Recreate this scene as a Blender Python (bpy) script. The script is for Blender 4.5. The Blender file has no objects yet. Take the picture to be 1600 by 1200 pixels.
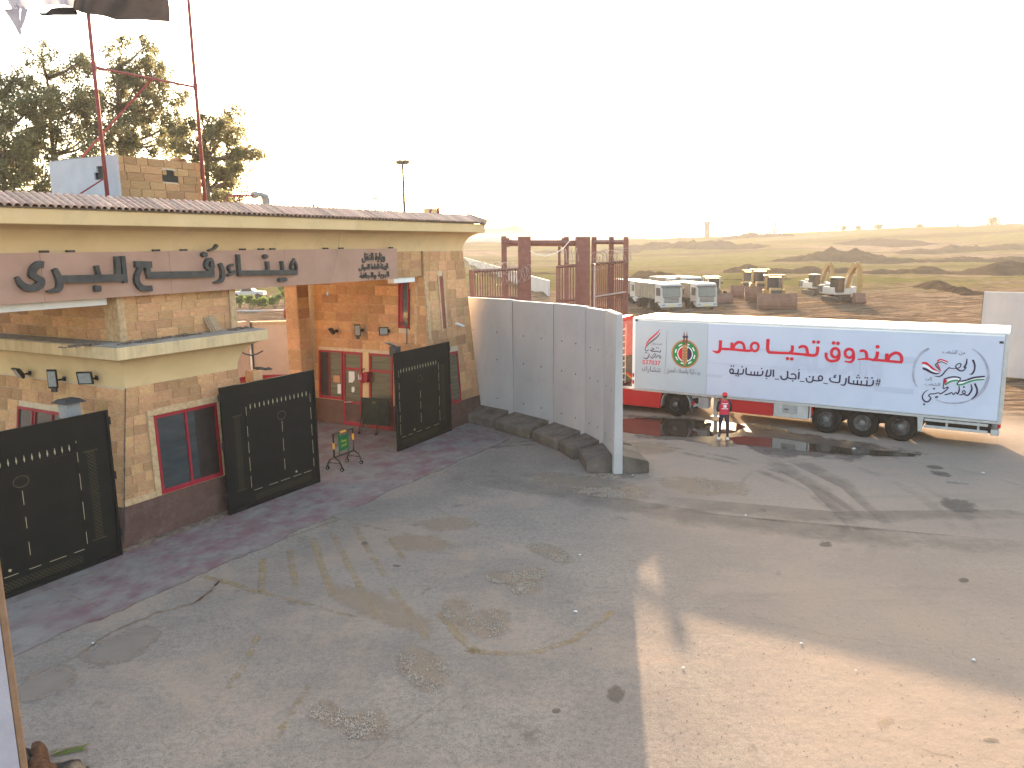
import bpy, bmesh, math, random, unicodedata
from mathutils import Vector, Matrix, noise
random.seed(7)
S = bpy.context.scene
COL = S.collection
R = math.radians

# ------------------------------------------------------------------ camera
F_PX, PITCH, ROLL, CAM_H = 1214.0, R(9.974), R(-0.7776), 7.1
fw = Vector((0, math.cos(PITCH), -math.sin(PITCH)))
r0 = Vector((1, 0, 0)); u0 = Vector((0, math.sin(PITCH), math.cos(PITCH)))
cr = r0 * math.cos(ROLL) + u0 * math.sin(ROLL)
cu = -r0 * math.sin(ROLL) + u0 * math.cos(ROLL)
CAM = Vector((0, 0, CAM_H))
cam = bpy.data.cameras.new('camera'); camo = bpy.data.objects.new('camera', cam); COL.objects.link(camo)
M = Matrix((cr, cu, -fw)).transposed().to_4x4(); M.translation = CAM
camo.matrix_world = M
cam.sensor_width = 36; cam.lens = 36 * F_PX / 1600; cam.clip_start = .1; cam.clip_end = 12000
S.camera = camo

# ------------------------------------------------------------------ sky, sun, exposure
SUN_AZ, SUN_EL = R(6.6), R(12.3)          # azimuth clockwise from +Y
W = bpy.data.worlds.new('World'); S.world = W; W.use_nodes = True
wn = W.node_tree.nodes; wl = W.node_tree.links
sky = wn.new('ShaderNodeTexSky'); sky.sky_type = 'NISHITA'; sky.sun_disc = False
sky.sun_elevation = SUN_EL; sky.sun_rotation = SUN_AZ
sky.air_density = 1.0; sky.dust_density = 3.0; sky.ozone_density = 0.3; sky.altitude = 0
wn['Background'].inputs['Strength'].default_value = 0.112
wl.new(sky.outputs['Color'], wn['Background'].inputs['Color'])
sd = bpy.data.lights.new('sun', 'SUN'); sd.energy = 3.1; sd.angle = R(0.5); sd.color = (1.0, .76, .52)
so = bpy.data.objects.new('sun', sd); COL.objects.link(so)
sdir = Vector((math.sin(SUN_AZ) * math.cos(SUN_EL), math.cos(SUN_AZ) * math.cos(SUN_EL), math.sin(SUN_EL)))
so.rotation_euler = sdir.to_track_quat('Z', 'Y').to_euler(); so.location = (0, 30, 60)
S.view_settings.view_transform = 'Standard'; S.view_settings.look = 'None'
S.view_settings.gamma = 1; S.view_settings.exposure = 2.95; S.view_settings.use_curve_mapping = False
HAZE_DENSITY = 0.00032

# ------------------------------------------------------------------ frames and helpers
def ray(x, y): return fw + cr * ((x - 800) / F_PX) - cu * ((y - 600) / F_PX)
def gnd(x, y, z=0.0):
    d = ray(x, y); return CAM + d * ((z - CAM_H) / d.z)
def at_y(x, y, Y):
    d = ray(x, y); return CAM + d * (Y / d.y)
FA = R(60.3); FO = Vector((-9.467, 17.771, 0))            # facade frame: x along the front, y into the building
FM = Matrix.Translation(FO) @ Matrix.Rotation(FA, 4, 'Z')
TA = R(-33); TO = Vector((14.02, 27.24, 0))               # trailer frame: x to the rear, y away from the camera
TM = Matrix.Translation(TO) @ Matrix.Rotation(TA, 4, 'Z')
FMI, TMI = FM.inverted(), TM.inverted()
def on_plane(x, y, MI, d):
    """pixel ray cut with the plane local y = d of a frame -> (x, z) in that plane"""
    o = MI @ CAM; v = MI.to_3x3() @ ray(x, y); t = (d - o.y) / v.y; p = o + v * t
    return p.x, p.z

ORG = {}
def empty(name, loc, rz=0.0, org=(0, 0, 0)):
    o = bpy.data.objects.new(name, None); COL.objects.link(o)
    o.location = loc; o.rotation_euler = (0, 0, rz); o.empty_display_size = .2
    ORG[o.name] = Vector(org); return o
def tag(o, label=None, cat=None, group=None, kind=None):
    if label: o['label'] = label
    if cat: o['category'] = cat
    if group: o['group'] = group
    if kind: o['kind'] = kind
    return o
def fthing(name, label, cat, p, group=None):      # a thing in the facade frame
    return tag(empty(name, FM @ Vector(p), FA, p), label, cat, group)
def tthing(name, label, cat, p, group=None):
    return tag(empty(name, TM @ Vector(p), TA, p), label, cat, group)
def wthing(name, label, cat, p, rz=0, group=None):
    return tag(empty(name, p, rz), label, cat, group)
def kids(o): return [c for c in bpy.data.objects if c.parent == o]
def copy_tree(o, loc, rz, label, parent=None):
    c = o.copy(); COL.objects.link(c)
    if parent is None:
        c.location = loc; c.rotation_euler = (0, 0, rz)
        if label: c['label'] = label
    else: c.parent = parent
    for ch in kids(o): copy_tree(ch, None, None, None, c)
    return c

class Face:
    def __init__(s, o, x, y):
        s.o = Vector(o); s.x = Vector(x).normalized(); s.y = Vector(y).normalized(); s.n = s.x.cross(s.y)
    def __call__(s, x, y, n=0.0): return s.o + s.x * x + s.y * y + s.n * n
XZ = Face((0, 0, 0), (1, 0, 0), (0, 0, 1))        # normal towards -y

class MB:
    def __init__(s): s.bm = bmesh.new()
    def hexa(s, P):
        v = [s.bm.verts.new(p) for p in P]
        for f in ((0, 3, 2, 1), (4, 5, 6, 7), (0, 1, 5, 4), (1, 2, 6, 5), (2, 3, 7, 6), (3, 0, 4, 7)):
            s.bm.faces.new([v[i] for i in f])
        return s
    def box(s, x0, x1, y0, y1, z0, z1, M=None):
        P = [Vector(p) for p in ((x0, y0, z0), (x1, y0, z0), (x1, y1, z0), (x0, y1, z0), (x0, y0, z1), (x1, y0, z1), (x1, y1, z1), (x0, y1, z1))]
        if M: P = [M @ p for p in P]
        return s.hexa(P)
    def fbox(s, F, x0, x1, y0, y1, n0, n1):
        return s.hexa([F(x0, y0, n0), F(x1, y0, n0), F(x1, y1, n0), F(x0, y1, n0), F(x0, y0, n1), F(x1, y0, n1), F(x1, y1, n1), F(x0, y1, n1)])
    def prism(s, pts, F, n0, n1, caps=True):
        a = [s.bm.verts.new(F(x, y, n0)) for x, y in pts]; b = [s.bm.verts.new(F(x, y, n1)) for x, y in pts]
        k = len(pts)
        if caps: s.bm.faces.new(b); s.bm.faces.new(a[::-1])
        for i in range(k): s.bm.faces.new((a[i], a[(i + 1) % k], b[(i + 1) % k], b[i]))
        return s
    def loft(s, rings, caps=True, closed=True):
        V = [[s.bm.verts.new(p) for p in r] for r in rings]
        for A, B in zip(V, V[1:]):
            k = len(A)
            for i in range(k if closed else k - 1):
                try: s.bm.faces.new((A[i], A[(i + 1) % k], B[(i + 1) % k], B[i]))
                except ValueError: pass
        if caps and closed:
            s.bm.faces.new(V[0][::-1]); s.bm.faces.new(V[-1])
        return s
    def cyl(s, p0, p1, r, r1=None, n=10, caps=True):
        return s.tube([p0, p1], [r, r if r1 is None else r1], n, caps)
    def tube(s, pts, r, n=6, caps=True):
        pts = [Vector(p) for p in pts]; k = len(pts)
        rs = r if isinstance(r, (list, tuple)) else [r] * k
        rings = []; ref = None
        for i, p in enumerate(pts):
            t = (pts[min(i + 1, k - 1)] - pts[max(i - 1, 0)])
            if t.length < 1e-9: t = Vector((0, 0, 1))
            t.normalize()
            if ref is None or abs(ref.dot(t)) > .95:
                ref = Vector((0, 0, 1)) if abs(t.z) < .9 else Vector((1, 0, 0))
            a = (ref - t * ref.dot(t)).normalized(); b = t.cross(a); ref = a
            rings.append([p + (a * math.cos(2 * math.pi * j / n) + b * math.sin(2 * math.pi * j / n)) * rs[i] for j in range(n)])
        return s.loft(rings, caps)
    def lathe(s, prof, axis_o, axis, n=24):
        o = Vector(axis_o); ax = Vector(axis).normalized()
        a = (Vector((0, 0, 1)) if abs(ax.z) < .9 else Vector((1, 0, 0))).cross(ax).normalized(); b = ax.cross(a)
        return s.loft([[o + ax * h + (a * math.cos(2 * math.pi * j / n) + b * math.sin(2 * math.pi * j / n)) * max(r, 1e-3) for j in range(n)] for r, h in prof])
    def stroke(s, pts, w, F, n0, n1):
        """a ribbon of varying width along pts in the face plane, extruded n0..n1"""
        k = len(pts); ws = w if isinstance(w, (list, tuple)) else [w] * k
        P = [Vector((p[0], p[1])) for p in pts]; L = []; Rr = []
        for i in range(k):
            t = (P[min(i + 1, k - 1)] - P[max(i - 1, 0)]).normalized(); q = Vector((-t.y, t.x)) * ws[i] / 2
            L.append(P[i] + q); Rr.append(P[i] - q)
        rings = []
        for a, b in zip(L, Rr):
            rings.append([F(a.x, a.y, n0), F(b.x, b.y, n0), F(b.x, b.y, n1), F(a.x, a.y, n1)])
        return s.loft(rings)
    def flat(s, pts, F, n):
        s.bm.faces.new([s.bm.verts.new(F(x, y, n)) for x, y in pts]); return s
    def ribbon(s, pts, w, F, n):
        k = len(pts); ws = w if isinstance(w, (list, tuple)) else [w] * k
        P = [Vector((p[0], p[1])) for p in pts]; prev = None
        for i in range(k):
            t = (P[min(i + 1, k - 1)] - P[max(i - 1, 0)]).normalized(); q = Vector((-t.y, t.x)) * ws[i] / 2
            a, b = P[i] + q, P[i] - q
            cur = (s.bm.verts.new(F(a.x, a.y, n)), s.bm.verts.new(F(b.x, b.y, n)))
            if prev: s.bm.faces.new((prev[0], prev[1], cur[1], cur[0]))
            prev = cur
        return s
    def build(s, name, mat, parent=None, smooth=False, bev=0, seg=1):
        bmesh.ops.recalc_face_normals(s.bm, faces=s.bm.faces)
        if bev:
            es = [e for e in s.bm.edges if len(e.link_faces) == 2 and e.calc_face_angle(0) > .5]
            bmesh.ops.bevel(s.bm, geom=es, offset=bev, segments=seg, affect='EDGES', clamp_overlap=True)
        off = ORG.get(parent.name, Vector()) if parent else Vector()
        if off.length: bmesh.ops.translate(s.bm, verts=s.bm.verts, vec=-off)
        m = bpy.data.meshes.new(name); s.bm.to_mesh(m); s.bm.free()
        if smooth is True:
            for p in m.polygons: p.use_smooth = True
        elif smooth:
            m.shade_smooth() if hasattr(m, 'shade_smooth') else None
            try: m.set_sharp_from_angle(angle=smooth)
            except Exception: pass
        for k in (mat if isinstance(mat, (list, tuple)) else [mat]): m.materials.append(k)
        o = bpy.data.objects.new(name, m); COL.objects.link(o)
        if parent: o.parent = parent; ORG[o.name] = off
        return o

# ------------------------------------------------------------------ materials
def pm(name, c1, c2=None, scale=3.0, rough=.8, bump=0.0, bscale=40.0, metal=0.0, spec=.25, rnd=0.0, streak=None, dirt=None, trans=0.0, detail=5):
    m = bpy.data.materials.new(name); m.use_nodes = True; nt = m.node_tree; N = nt.nodes; L = nt.links
    b = N['Principled BSDF']; b.inputs['Roughness'].default_value = rough; b.inputs['Metallic'].default_value = metal
    b.inputs['Specular IOR Level'].default_value = spec
    tc = N.new('ShaderNodeTexCoord')
    col = None
    if c2:
        nz = N.new('ShaderNodeTexNoise'); nz.inputs['Scale'].default_value = scale; nz.inputs['Detail'].default_value = detail; nz.inputs['Roughness'].default_value = .62
        if streak:
            mp = N.new('ShaderNodeMapping'); mp.inputs['Scale'].default_value = streak
            L.new(tc.outputs['Object'], mp.inputs['Vector']); L.new(mp.outputs['Vector'], nz.inputs['Vector'])
        else: L.new(tc.outputs['Object'], nz.inputs['Vector'])
        rp = N.new('ShaderNodeValToRGB'); rp.color_ramp.elements[0].position = .32; rp.color_ramp.elements[1].position = .70
        rp.color_ramp.elements[0].color = (*c1, 1); rp.color_ramp.elements[1].color = (*c2, 1)
        L.new(nz.outputs['Fac'], rp.inputs['Fac']); col = rp.outputs['Color']
    else:
        rg = N.new('ShaderNodeRGB'); rg.outputs[0].default_value = (*c1, 1); col = rg.outputs[0]
    if dirt:
        dc, amt, dsc = dirt
        n2 = N.new('ShaderNodeTexNoise'); n2.inputs['Scale'].default_value = dsc; n2.inputs['Detail'].default_value = 6; n2.inputs['Roughness'].default_value = .7
        L.new(tc.outputs['Object'], n2.inputs['Vector'])
        r2 = N.new('ShaderNodeMapRange'); r2.inputs[1].default_value = .52; r2.inputs[2].default_value = .75; r2.inputs[4].default_value = amt
        L.new(n2.outputs['Fac'], r2.inputs[0])
        mx = N.new('ShaderNodeMixRGB'); mx.inputs[2].default_value = (*dc, 1); L.new(r2.outputs[0], mx.inputs[0]); L.new(col, mx.inputs[1]); col = mx.outputs[0]
    if rnd:
        oi = N.new('ShaderNodeObjectInfo'); hs = N.new('ShaderNodeHueSaturation')
        mr = N.new('ShaderNodeMapRange'); mr.inputs[3].default_value = 1 - rnd; mr.inputs[4].default_value = 1 + rnd
        L.new(oi.outputs['Random'], mr.inputs[0]); L.new(mr.outputs[0], hs.inputs['Value'])
        mh = N.new('ShaderNodeMapRange'); mh.inputs[3].default_value = .490; mh.inputs[4].default_value = .504
        mu = N.new('ShaderNodeMath'); mu.operation = 'MULTIPLY'; mu.inputs[1].default_value = 7.31
        fr = N.new('ShaderNodeMath'); fr.operation = 'FRACT'
        L.new(oi.outputs['Random'], mu.inputs[0]); L.new(mu.outputs[0], fr.inputs[0]); L.new(fr.outputs[0], mh.inputs[0]); L.new(mh.outputs[0], hs.inputs['Hue'])
        L.new(col, hs.inputs['Color']); col = hs.outputs['Color']
    L.new(col, b.inputs['Base Color'])
    if bump:
        n3 = N.new('ShaderNodeTexNoise'); n3.inputs['Scale'].default_value = bscale; n3.inputs['Detail'].default_value = 6
        L.new(tc.outputs['Object'], n3.inputs['Vector'])
        bp = N.new('ShaderNodeBump'); bp.inputs['Strength'].default_value = bump; bp.inputs['Distance'].default_value = .02
        L.new(n3.outputs['Fac'], bp.inputs['Height']); L.new(bp.outputs['Normal'], b.inputs['Normal'])
    if trans:
        t = N.new('ShaderNodeBsdfTranslucent'); L.new(col, t.inputs['Color'])
        ms = N.new('ShaderNodeMixShader'); ms.inputs[0].default_value = trans
        L.new(b.outputs[0], ms.inputs[1]); L.new(t.outputs[0], ms.inputs[2]); L.new(ms.outputs[0], N['Material Output'].inputs['Surface'])
    return m

MT = dict(
    stone=pm('sandstone_block', (.42, .222, .100), (.58, .345, .172), 4, .9, .6, 30, rnd=.25, dirt=((.29, .175, .095), .5, 1.3)),
    carved=pm('carved_sandstone', (.40, .25, .13), (.60, .42, .24), 9, .9, 1.0, 22, dirt=((.2, .13, .08), .5, 3)),
    mortar=pm('pale_mortar', (.50, .38, .25), (.60, .48, .33), 6, .95, .3),
    plaster=pm('cream_plaster', (.60, .425, .215), (.68, .49, .265), .8, .9, .15, 60, dirt=((.42, .31, .19), .5, 1.1)),
    plaster_strk=pm('streaked_plaster', (.50, .365, .20), (.68, .51, .295), 1.6, .9, .15, 60, streak=(3, 3, .25), dirt=((.30, .22, .15), .6, 2.0)),
    pinkwall=pm('pink_plaster', (.50, .34, .24), (.57, .40, .29), 1.0, .9, .1, 50, dirt=((.3, .2, .14), .5, .7)),
    pink=pm('pink_painted_concrete', (.36, .21, .15), (.435, .265, .195), 1.2, .85, .12, 60, dirt=((.33, .2, .16), .5, .9)),
    letter=pm('blackened_metal_letter', (.035, .034, .034), (.075, .07, .065), 5, .55, .2, 30),
    tile=pm('faded_terracotta', (.38, .235, .17), (.52, .36, .27), 6, .9, .4, 25, rnd=.22, dirt=((.2, .13, .1), .5, 5)),
    plinth=pm('brown_plinth_paint', (.085, .045, .035), (.13, .07, .055), 2.5, .8, .3, 30, dirt=((.19, .14, .115), .55, 3)),
    red=pm('red_window_paint', (.26, .012, .022), (.33, .022, .035), 3, .45, .05, 40),
    dred=pm('dull_red_steel', (.22, .045, .045), (.30, .08, .07), 4, .6, .2, 40),
    glass=pm('dark_window_glass', (.022, .030, .034), (.045, .055, .06), 2, .05, spec=.9, streak=(.4, .4, 2)),
    curtain=pm('drawn_curtain', (.02, .015, .014), (.04, .03, .028), 3, .4),
    olive=pm('olive_reflecting_glass', (.075, .068, .038), (.15, .135, .08), 3, .12, spec=.7, streak=(.3, .3, 5)),
    glass2=pm('frosted_lower_glass', (.10, .13, .125), (.15, .18, .17), 2, .12, spec=.8),
    gate=pm('black_green_gate_metal', (.007, .0072, .0065), (.012, .0115, .010), 1.5, .5, .06, 12, spec=.16, dirt=((.022, .018, .015), .5, 2)),
    gold=pm('faded_gold_trim', (.34, .29, .17), (.46, .40, .26), 8, .5),
    dgold=pm('dull_brass_lattice', (.06, .052, .022), (.10, .085, .04), 10, .6),
    white=pm('white_paint', (.74, .73, .70), (.80, .79, .77), 3, .6, dirt=((.5, .45, .4), .4, 2)),
    greyplaster=pm('grey_white_plaster', (.40, .375, .38), (.48, .45, .455), 2, .9, .2, 40, dirt=((.4, .38, .38), .5, 3)),
    conc=pm('precast_concrete', (.395, .362, .345), (.455, .418, .395), .9, .85, .12, 70, rnd=.05, dirt=((.30, .27, .24), .4, 1.3), streak=(1.2, 1.2, .4)),
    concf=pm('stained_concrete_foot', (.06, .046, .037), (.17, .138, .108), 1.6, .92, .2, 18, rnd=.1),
    concdust=pm('dusty_concrete_ledge', (.22, .20, .17), (.34, .31, .27), 3, .95, .4, 30),
    steel=pm('dark_brown_steel', (.13, .055, .045), (.19, .09, .075), 3, .65, .15, 30, dirt=((.16, .085, .065), .5, 4)),
    wire=pm('razor_wire_steel', (.28, .25, .22), (.36, .32, .28), 10, .5, metal=.4),
    black=pm('black_painted_steel', (.012, .012, .012), (.022, .022, .021), 5, .5),
    dgrey=pm('dark_grey_plastic', (.04, .04, .042), (.06, .06, .06), 6, .6),
    grey=pm('grey_enclosure', (.25, .24, .235), (.32, .31, .30), 4, .5, dirt=((.14, .12, .1), .5, 6)),
    lens=pm('lamp_lens', (.24, .25, .24), (.32, .32, .31), 12, .15, spec=.7),
    yellow=pm('yellow_reflective_tape', (.75, .33, .02), (.80, .40, .04), 8, .5),
    green=pm('green_sign_plate', (.008, .11, .03), (.012, .14, .045), 3, .45),
    dgreen=pm('dark_green_board', (.012, .022, .018), (.02, .03, .025), 3, .5),
    ytext=pm('yellow_lettering', (.65, .48, .03), None, rough=.5),
    paper=pm('white_paper', (.60, .59, .56), (.68, .67, .64), 6, .9),
    wood=pm('weathered_board', (.28, .19, .12), (.38, .27, .17), 4, .9, .3, 30, streak=(1, 1, 8)),
    rubble=pm('roof_rubble', (.10, .075, .055), (.24, .17, .12), 5, .95, .3),
    truckwhite=pm('trailer_white_paint', (.80, .80, .79), (.84, .84, .83), 2, .35, dirt=((.62, .58, .52), .35, 1.2)),
    bannerl=pm('grey_blue_banner', (.40, .45, .49), (.44, .49, .53), .6, .6),
    banner=pm('pale_blue_banner', (.49, .515, .61), (.53, .56, .65), .5, .6, .25, 2.2, dirt=((.42, .43, .50), .5, .8)),
    bannerf=pm('faint_show_through', (.455, .48, .575), None, rough=.6),
    btxt=pm('navy_print', (.035, .022, .06), None, rough=.6),
    rtxt=pm('red_print', (.60, .014, .035), None, rough=.6),
    gtxt=pm('grey_print', (.12, .10, .13), None, rough=.6),
    wtxt=pm('white_print', (.78, .78, .78), None, rough=.6),
    grtxt=pm('green_print', (.02, .22, .07), None, rough=.6),
    ring=pm('grey_ring_print', (.24, .23, .29), (.42, .42, .50), 2.5, .6),
    ortxt=pm('ochre_print', (.42, .20, .085), (.48, .25, .11), 4, .6),
    brtxt=pm('brown_print', (.13, .055, .03), (.2, .09, .045), 14, .6),
    truckred=pm('truck_red_paint', (.36, .010, .014), (.42, .016, .020), 2, .3, spec=.5, dirt=((.33, .05, .04), .5, 1.5)),
    tyre=pm('tyre_rubber', (.012, .011, .011), (.024, .021, .019), 6, .9, .3, 30, spec=.08),
    rim=pm('steel_rim', (.12, .115, .11), (.20, .19, .18), 6, .45, metal=.3),
    chassis=pm('greasy_chassis', (.03, .022, .02), (.06, .045, .038), 4, .7),
    alu=pm('dull_aluminium', (.42, .41, .40), (.52, .51, .49), 5, .4, metal=.35, dirt=((.3, .26, .22), .5, 4)),
    lampred=pm('red_tail_lamp', (.45, .01, .01), None, rough=.2),
    skin=pm('brown_skin', (.22, .115, .07), (.26, .14, .09), 5, .6),
    vest=pm('red_vest_cloth', (.50, .025, .05), (.57, .04, .07), 6, .85),
    capred=pm('red_cap_cloth', (.56, .012, .02), (.62, .02, .03), 6, .8),
    sleeve=pm('dark_sleeve_cloth', (.022, .02, .026), (.035, .032, .04), 6, .9),
    navy=pm('navy_trouser_cloth', (.014, .015, .035), (.026, .026, .05), 7, .9),
    shoe=pm('white_shoe', (.68, .67, .64), None, rough=.7),
    hair=pm('black_hair', (.012, .01, .009), None, rough=.8),
    trunk=pm('brown_bark', (.095, .065, .048), (.16, .115, .085), 5, .95, .5, 20),
    leaf=pm('grey_green_leaf', (.125, .13, .06), (.235, .22, .115), .7, .6, trans=.5),
    leaf2=pm('dusty_green_leaf', (.135, .135, .06), (.255, .225, .115), .7, .6, trans=.5),
    bush=pm('bright_green_leaf', (.08, .13, .02), (.17, .24, .04), 2, .6, trans=.45),  # bright green is the leaf's own colour
    fartree=pm('far_tree_leaf', (.05, .055, .03), (.08, .08, .045), 1, .8),
    cbrick=pm('brown_tower_brick', (.34, .19, .085), (.45, .28, .14), 5, .9, .4, 30, rnd=.18),
    flagb=pm('dark_flag_cloth', (.035, .03, .03), (.05, .042, .042), 4, .9, trans=.25),
    flagw=pm('pale_flag_cloth', (.40, .37, .41), (.48, .45, .49), 3, .9, trans=.3),
    mound=pm('turned_earth', (.018, .011, .007), (.052, .034, .022), .5, .95, .6, 3, detail=8, spec=0),
    dozer=pm('dusty_yellow_paint', (.30, .165, .04), (.37, .225, .085), 1.5, .6, dirt=((.3, .2, .13), .6, 1)),
    rust=pm('rusty_blade_steel', (.14, .065, .045), (.22, .115, .075), 2, .7, .2, 10),
    dirtywhite=pm('dusty_white_cab', (.40, .37, .33), (.50, .47, .43), 1.5, .4),
    tipper=pm('dusty_tipper_body', (.28, .22, .16), (.36, .29, .22), 1.2, .7),
    windsc=pm('windscreen', (.02, .025, .03), None, rough=.06, spec=.8),
    pillar=pm('lilac_grey_render', (.33, .30, .335), (.40, .37, .40), 3, .9, .35, 45),
    strip=pm('brown_edge_strip', (.19, .105, .06), (.27, .16, .095), 6, .8, .3, 30),
    fur=pm('rust_brown_sacking', (.035, .016, .009), (.12, .052, .022), 14, .95, .8, 60),
    tarp_and_hole=pm('black_plastic_and_hole_dark', (.012, .012, .011), (.02, .02, .018), 5, .4, .4, 12),  # black plastic, and the painted dark of the turret openings
)

# ------------------------------------------------------------------ ground
def ground_material():
    m = bpy.data.materials.new('worn_yard_and_fields'); m.use_nodes = True; nt = m.node_tree; N = nt.nodes; L = nt.links
    b = N['Principled BSDF']; b.inputs['Specular IOR Level'].default_value = 0.0
    g = N.new('ShaderNodeNewGeometry'); pos = g.outputs['Position']
    def noise_(scale, detail=6, rough=.6, vec=None, dist=0):
        n = N.new('ShaderNodeTexNoise'); n.inputs['Scale'].default_value = scale; n.inputs['Detail'].default_value = detail
        n.inputs['Roughness'].default_value = rough; n.inputs['Distortion'].default_value = dist
        L.new(vec or pos, n.inputs['Vector']); return n.outputs['Fac']
    def rng(v, a, bb, c=0.0, d=1.0, smooth=True):
        r = N.new('ShaderNodeMapRange'); r.interpolation_type = 'SMOOTHSTEP' if smooth else 'LINEAR'
        r.inputs[1].default_value = a; r.inputs[2].default_value = bb; r.inputs[3].default_value = c; r.inputs[4].default_value = d
        L.new(v, r.inputs[0]); return r.outputs[0]
    def mth(op, a, bb=None):
        q = N.new('ShaderNodeMath'); q.operation = op
        for i, v in enumerate((a, bb)):
            if v is None: continue
            if isinstance(v, (int, float)): q.inputs[i].default_value = v
            else: L.new(v, q.inputs[i])
        return q.outputs[0]
    def mix(f, c1, c2, mode='MIX'):
        x = N.new('ShaderNodeMixRGB'); x.blend_type = mode
        if isinstance(f, (int, float)): x.inputs[0].default_value = f
        else: L.new(f, x.inputs[0])
        for i, c in ((1, c1), (2, c2)):
            if isinstance(c, tuple): x.inputs[i].default_value = (*c, 1)
            else: L.new(c, x.inputs[i])
        return x.outputs[0]
    def mapped(scale, rot=0):
        mp = N.new('ShaderNodeMapping'); mp.inputs['Scale'].default_value = scale; mp.inputs['Rotation'].default_value = (0, 0, rot)
        L.new(pos, mp.inputs['Vector']); return mp.outputs['Vector']
    sx = N.new('ShaderNodeSeparateXYZ'); L.new(pos, sx.inputs[0]); X, Y = sx.outputs[0], sx.outputs[1]
    # yard: worn asphalt, dusted with sand
    base = mix(rng(noise_(.35, 8, .65), .35, .65), (.200, .172, .147), (.268, .228, .188))
    base = mix(rng(noise_(9, 5, .75), .42, .64, 0, .55), base, (.125, .113, .10))
    base = mix(rng(noise_(26, 4, .8), .52, .63, 0, .6), base, (.085, .075, .066))
    base = mix(rng(noise_(60, 3, .8), .53, .63, 0, .7), base, (.06, .054, .05))
    base = mix(rng(noise_(3.2, 8, .8), .53, .66, 0, .5), base, (.115, .098, .083))
    base = mix(rng(noise_(48, 3, .7), .34, .43, .55, 0), base, (.36, .32, .27))
    dust = mth('MULTIPLY', rng(noise_(.22, 7, .7, dist=.4), .47, .68), .7)
    base = mix(dust, base, (.29, .22, .165))
    # sandier on the right, where traffic passes
    side = rng(mth('ADD', X, mth('MULTIPLY', noise_(.3, 5), 5)), 2.0, 9.0, 0, .55)
    base = mix(side, base, (.29, .222, .168))
    # faint long drag marks across the yard
    drag = rng(noise_(1.0, 6, .7, mapped((.10, .9, 1), R(-12))), .55, .75, 0, .35)
    base = mix(drag, base, (.145, .118, .098))
    drag2 = rng(noise_(1.6, 6, .7, mapped((.08, 1.2, 1), R(-20))), .58, .75, 0, .45)
    base = mix(drag2, base, (.29, .23, .175))
    # tyre tracks: rings round a few turning centres, broken by noise
    brk = mth('MULTIPLY', rng(noise_(.8, 5), .40, .62), rng(Y, 16, 20))
    for cx, cy, rad, wd, dk in ((1.5, 20.5, 7.1, .15, .55), (1.5, 20.5, 7.6, .12, .5), (3.2, 21.4, 8.3, .16, .25), (3.2, 21.4, 8.9, .13, .2), (10.8, 21.0, 4.2, .07, .2), (14.5, 8.5, 10.5, .15, .14), (14.5, 8.5, 12.3, .15, .14)):
        dx = mth('SUBTRACT', X, cx); dy = mth('SUBTRACT', Y, cy)
        d = mth('SQRT', mth('ADD', mth('MULTIPLY', dx, dx), mth('MULTIPLY', dy, dy)))
        q = rng(mth('ABSOLUTE', mth('SUBTRACT', d, rad)), wd * .4, wd * 1.5, dk, 0)
        base = mix(mth('MULTIPLY', q, brk), base, (.085, .07, .058))
    # dark blotches
    base = mix(rng(noise_(.9, 4, .6, mapped((1, 1, 1), 1.1)), .66, .74, 0, .5), base, (.09, .077, .066))
    # dirt yard beyond the walls
    dirt = mix(rng(noise_(.12, 8, .7), .35, .68), (.075, .050, .034), (.195, .14, .096))
    dirt = mix(rng(noise_(1.2, 6, .75, mapped((.22, 1.6, 1), R(-25))), .46, .58, 0, .85), dirt, (.06, .036, .023))
    dirt = mix(rng(noise_(1.0, 6, .75, mapped((.16, 1.8, 1), R(38))), .50, .60, 0, .75), dirt, (.27, .20, .14))
    dirt = mix(rng(noise_(2.2, 5, .8), .52, .62, 0, .5), dirt, (.07, .045, .03))
    far = mth('ADD', Y, mth('MULTIPLY', X, .62))
    far = mth('ADD', far, mth('MULTIPLY', noise_(.15, 5), 8))
    col = mix(rng(far, 45, 52), base, dirt)
    # grass beyond the turned earth
    rad_ = mth('SQRT', mth('ADD', mth('MULTIPLY', X, X), mth('MULTIPLY', Y, Y)))
    gm = mth('MULTIPLY', rng(mth('ADD', rad_, mth('MULTIPLY', noise_(.03, 4), 70)), 150, 185), rng(noise_(.018, 8, .62, mapped((.45, 1, 1))), .38, .50))
    grass = mix(rng(noise_(.25, 8, .7), .35, .65), (.052, .055, .010), (.098, .088, .025))
    col = mix(mth('MULTIPLY', gm, .9), col, grass)
    fb = rng(noise_(.02, 8, .65, mapped((.25, 1.6, 1), .1)), .5, .62, 0, .8)
    col = mix(mth('MULTIPLY', fb, rng(rad_, 190, 300)), col, (.05, .031, .02))
    L.new(col, b.inputs['Base Color'])
    b.inputs['Roughness'].default_value = .92
    bp = N.new('ShaderNodeBump'); bp.inputs['Strength'].default_value = .55; bp.inputs['Distance'].default_value = .012
    L.new(noise_(55, 5, .7), bp.inputs['Height'])
    b2 = N.new('ShaderNodeBump'); b2.inputs['Strength'].default_value = .5; b2.inputs['Distance'].default_value = .05
    L.new(noise_(1.5, 7, .7), b2.inputs['Height']); L.new(bp.outputs['Normal'], b2.inputs['Normal']); 
    b3 = N.new('ShaderNodeBump'); b3.inputs['Strength'].default_value = .9; b3.inputs['Distance'].default_value = .8
    L.new(mth('MULTIPLY', noise_(.55, 7, .72, mapped((.6, 1.3, 1), R(20))), rng(far, 47, 58)), b3.inputs['Height']); L.new(b2.outputs['Normal'], b3.inputs['Normal']); L.new(b3.outputs['Normal'], b.inputs['Normal'])
    return m

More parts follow.
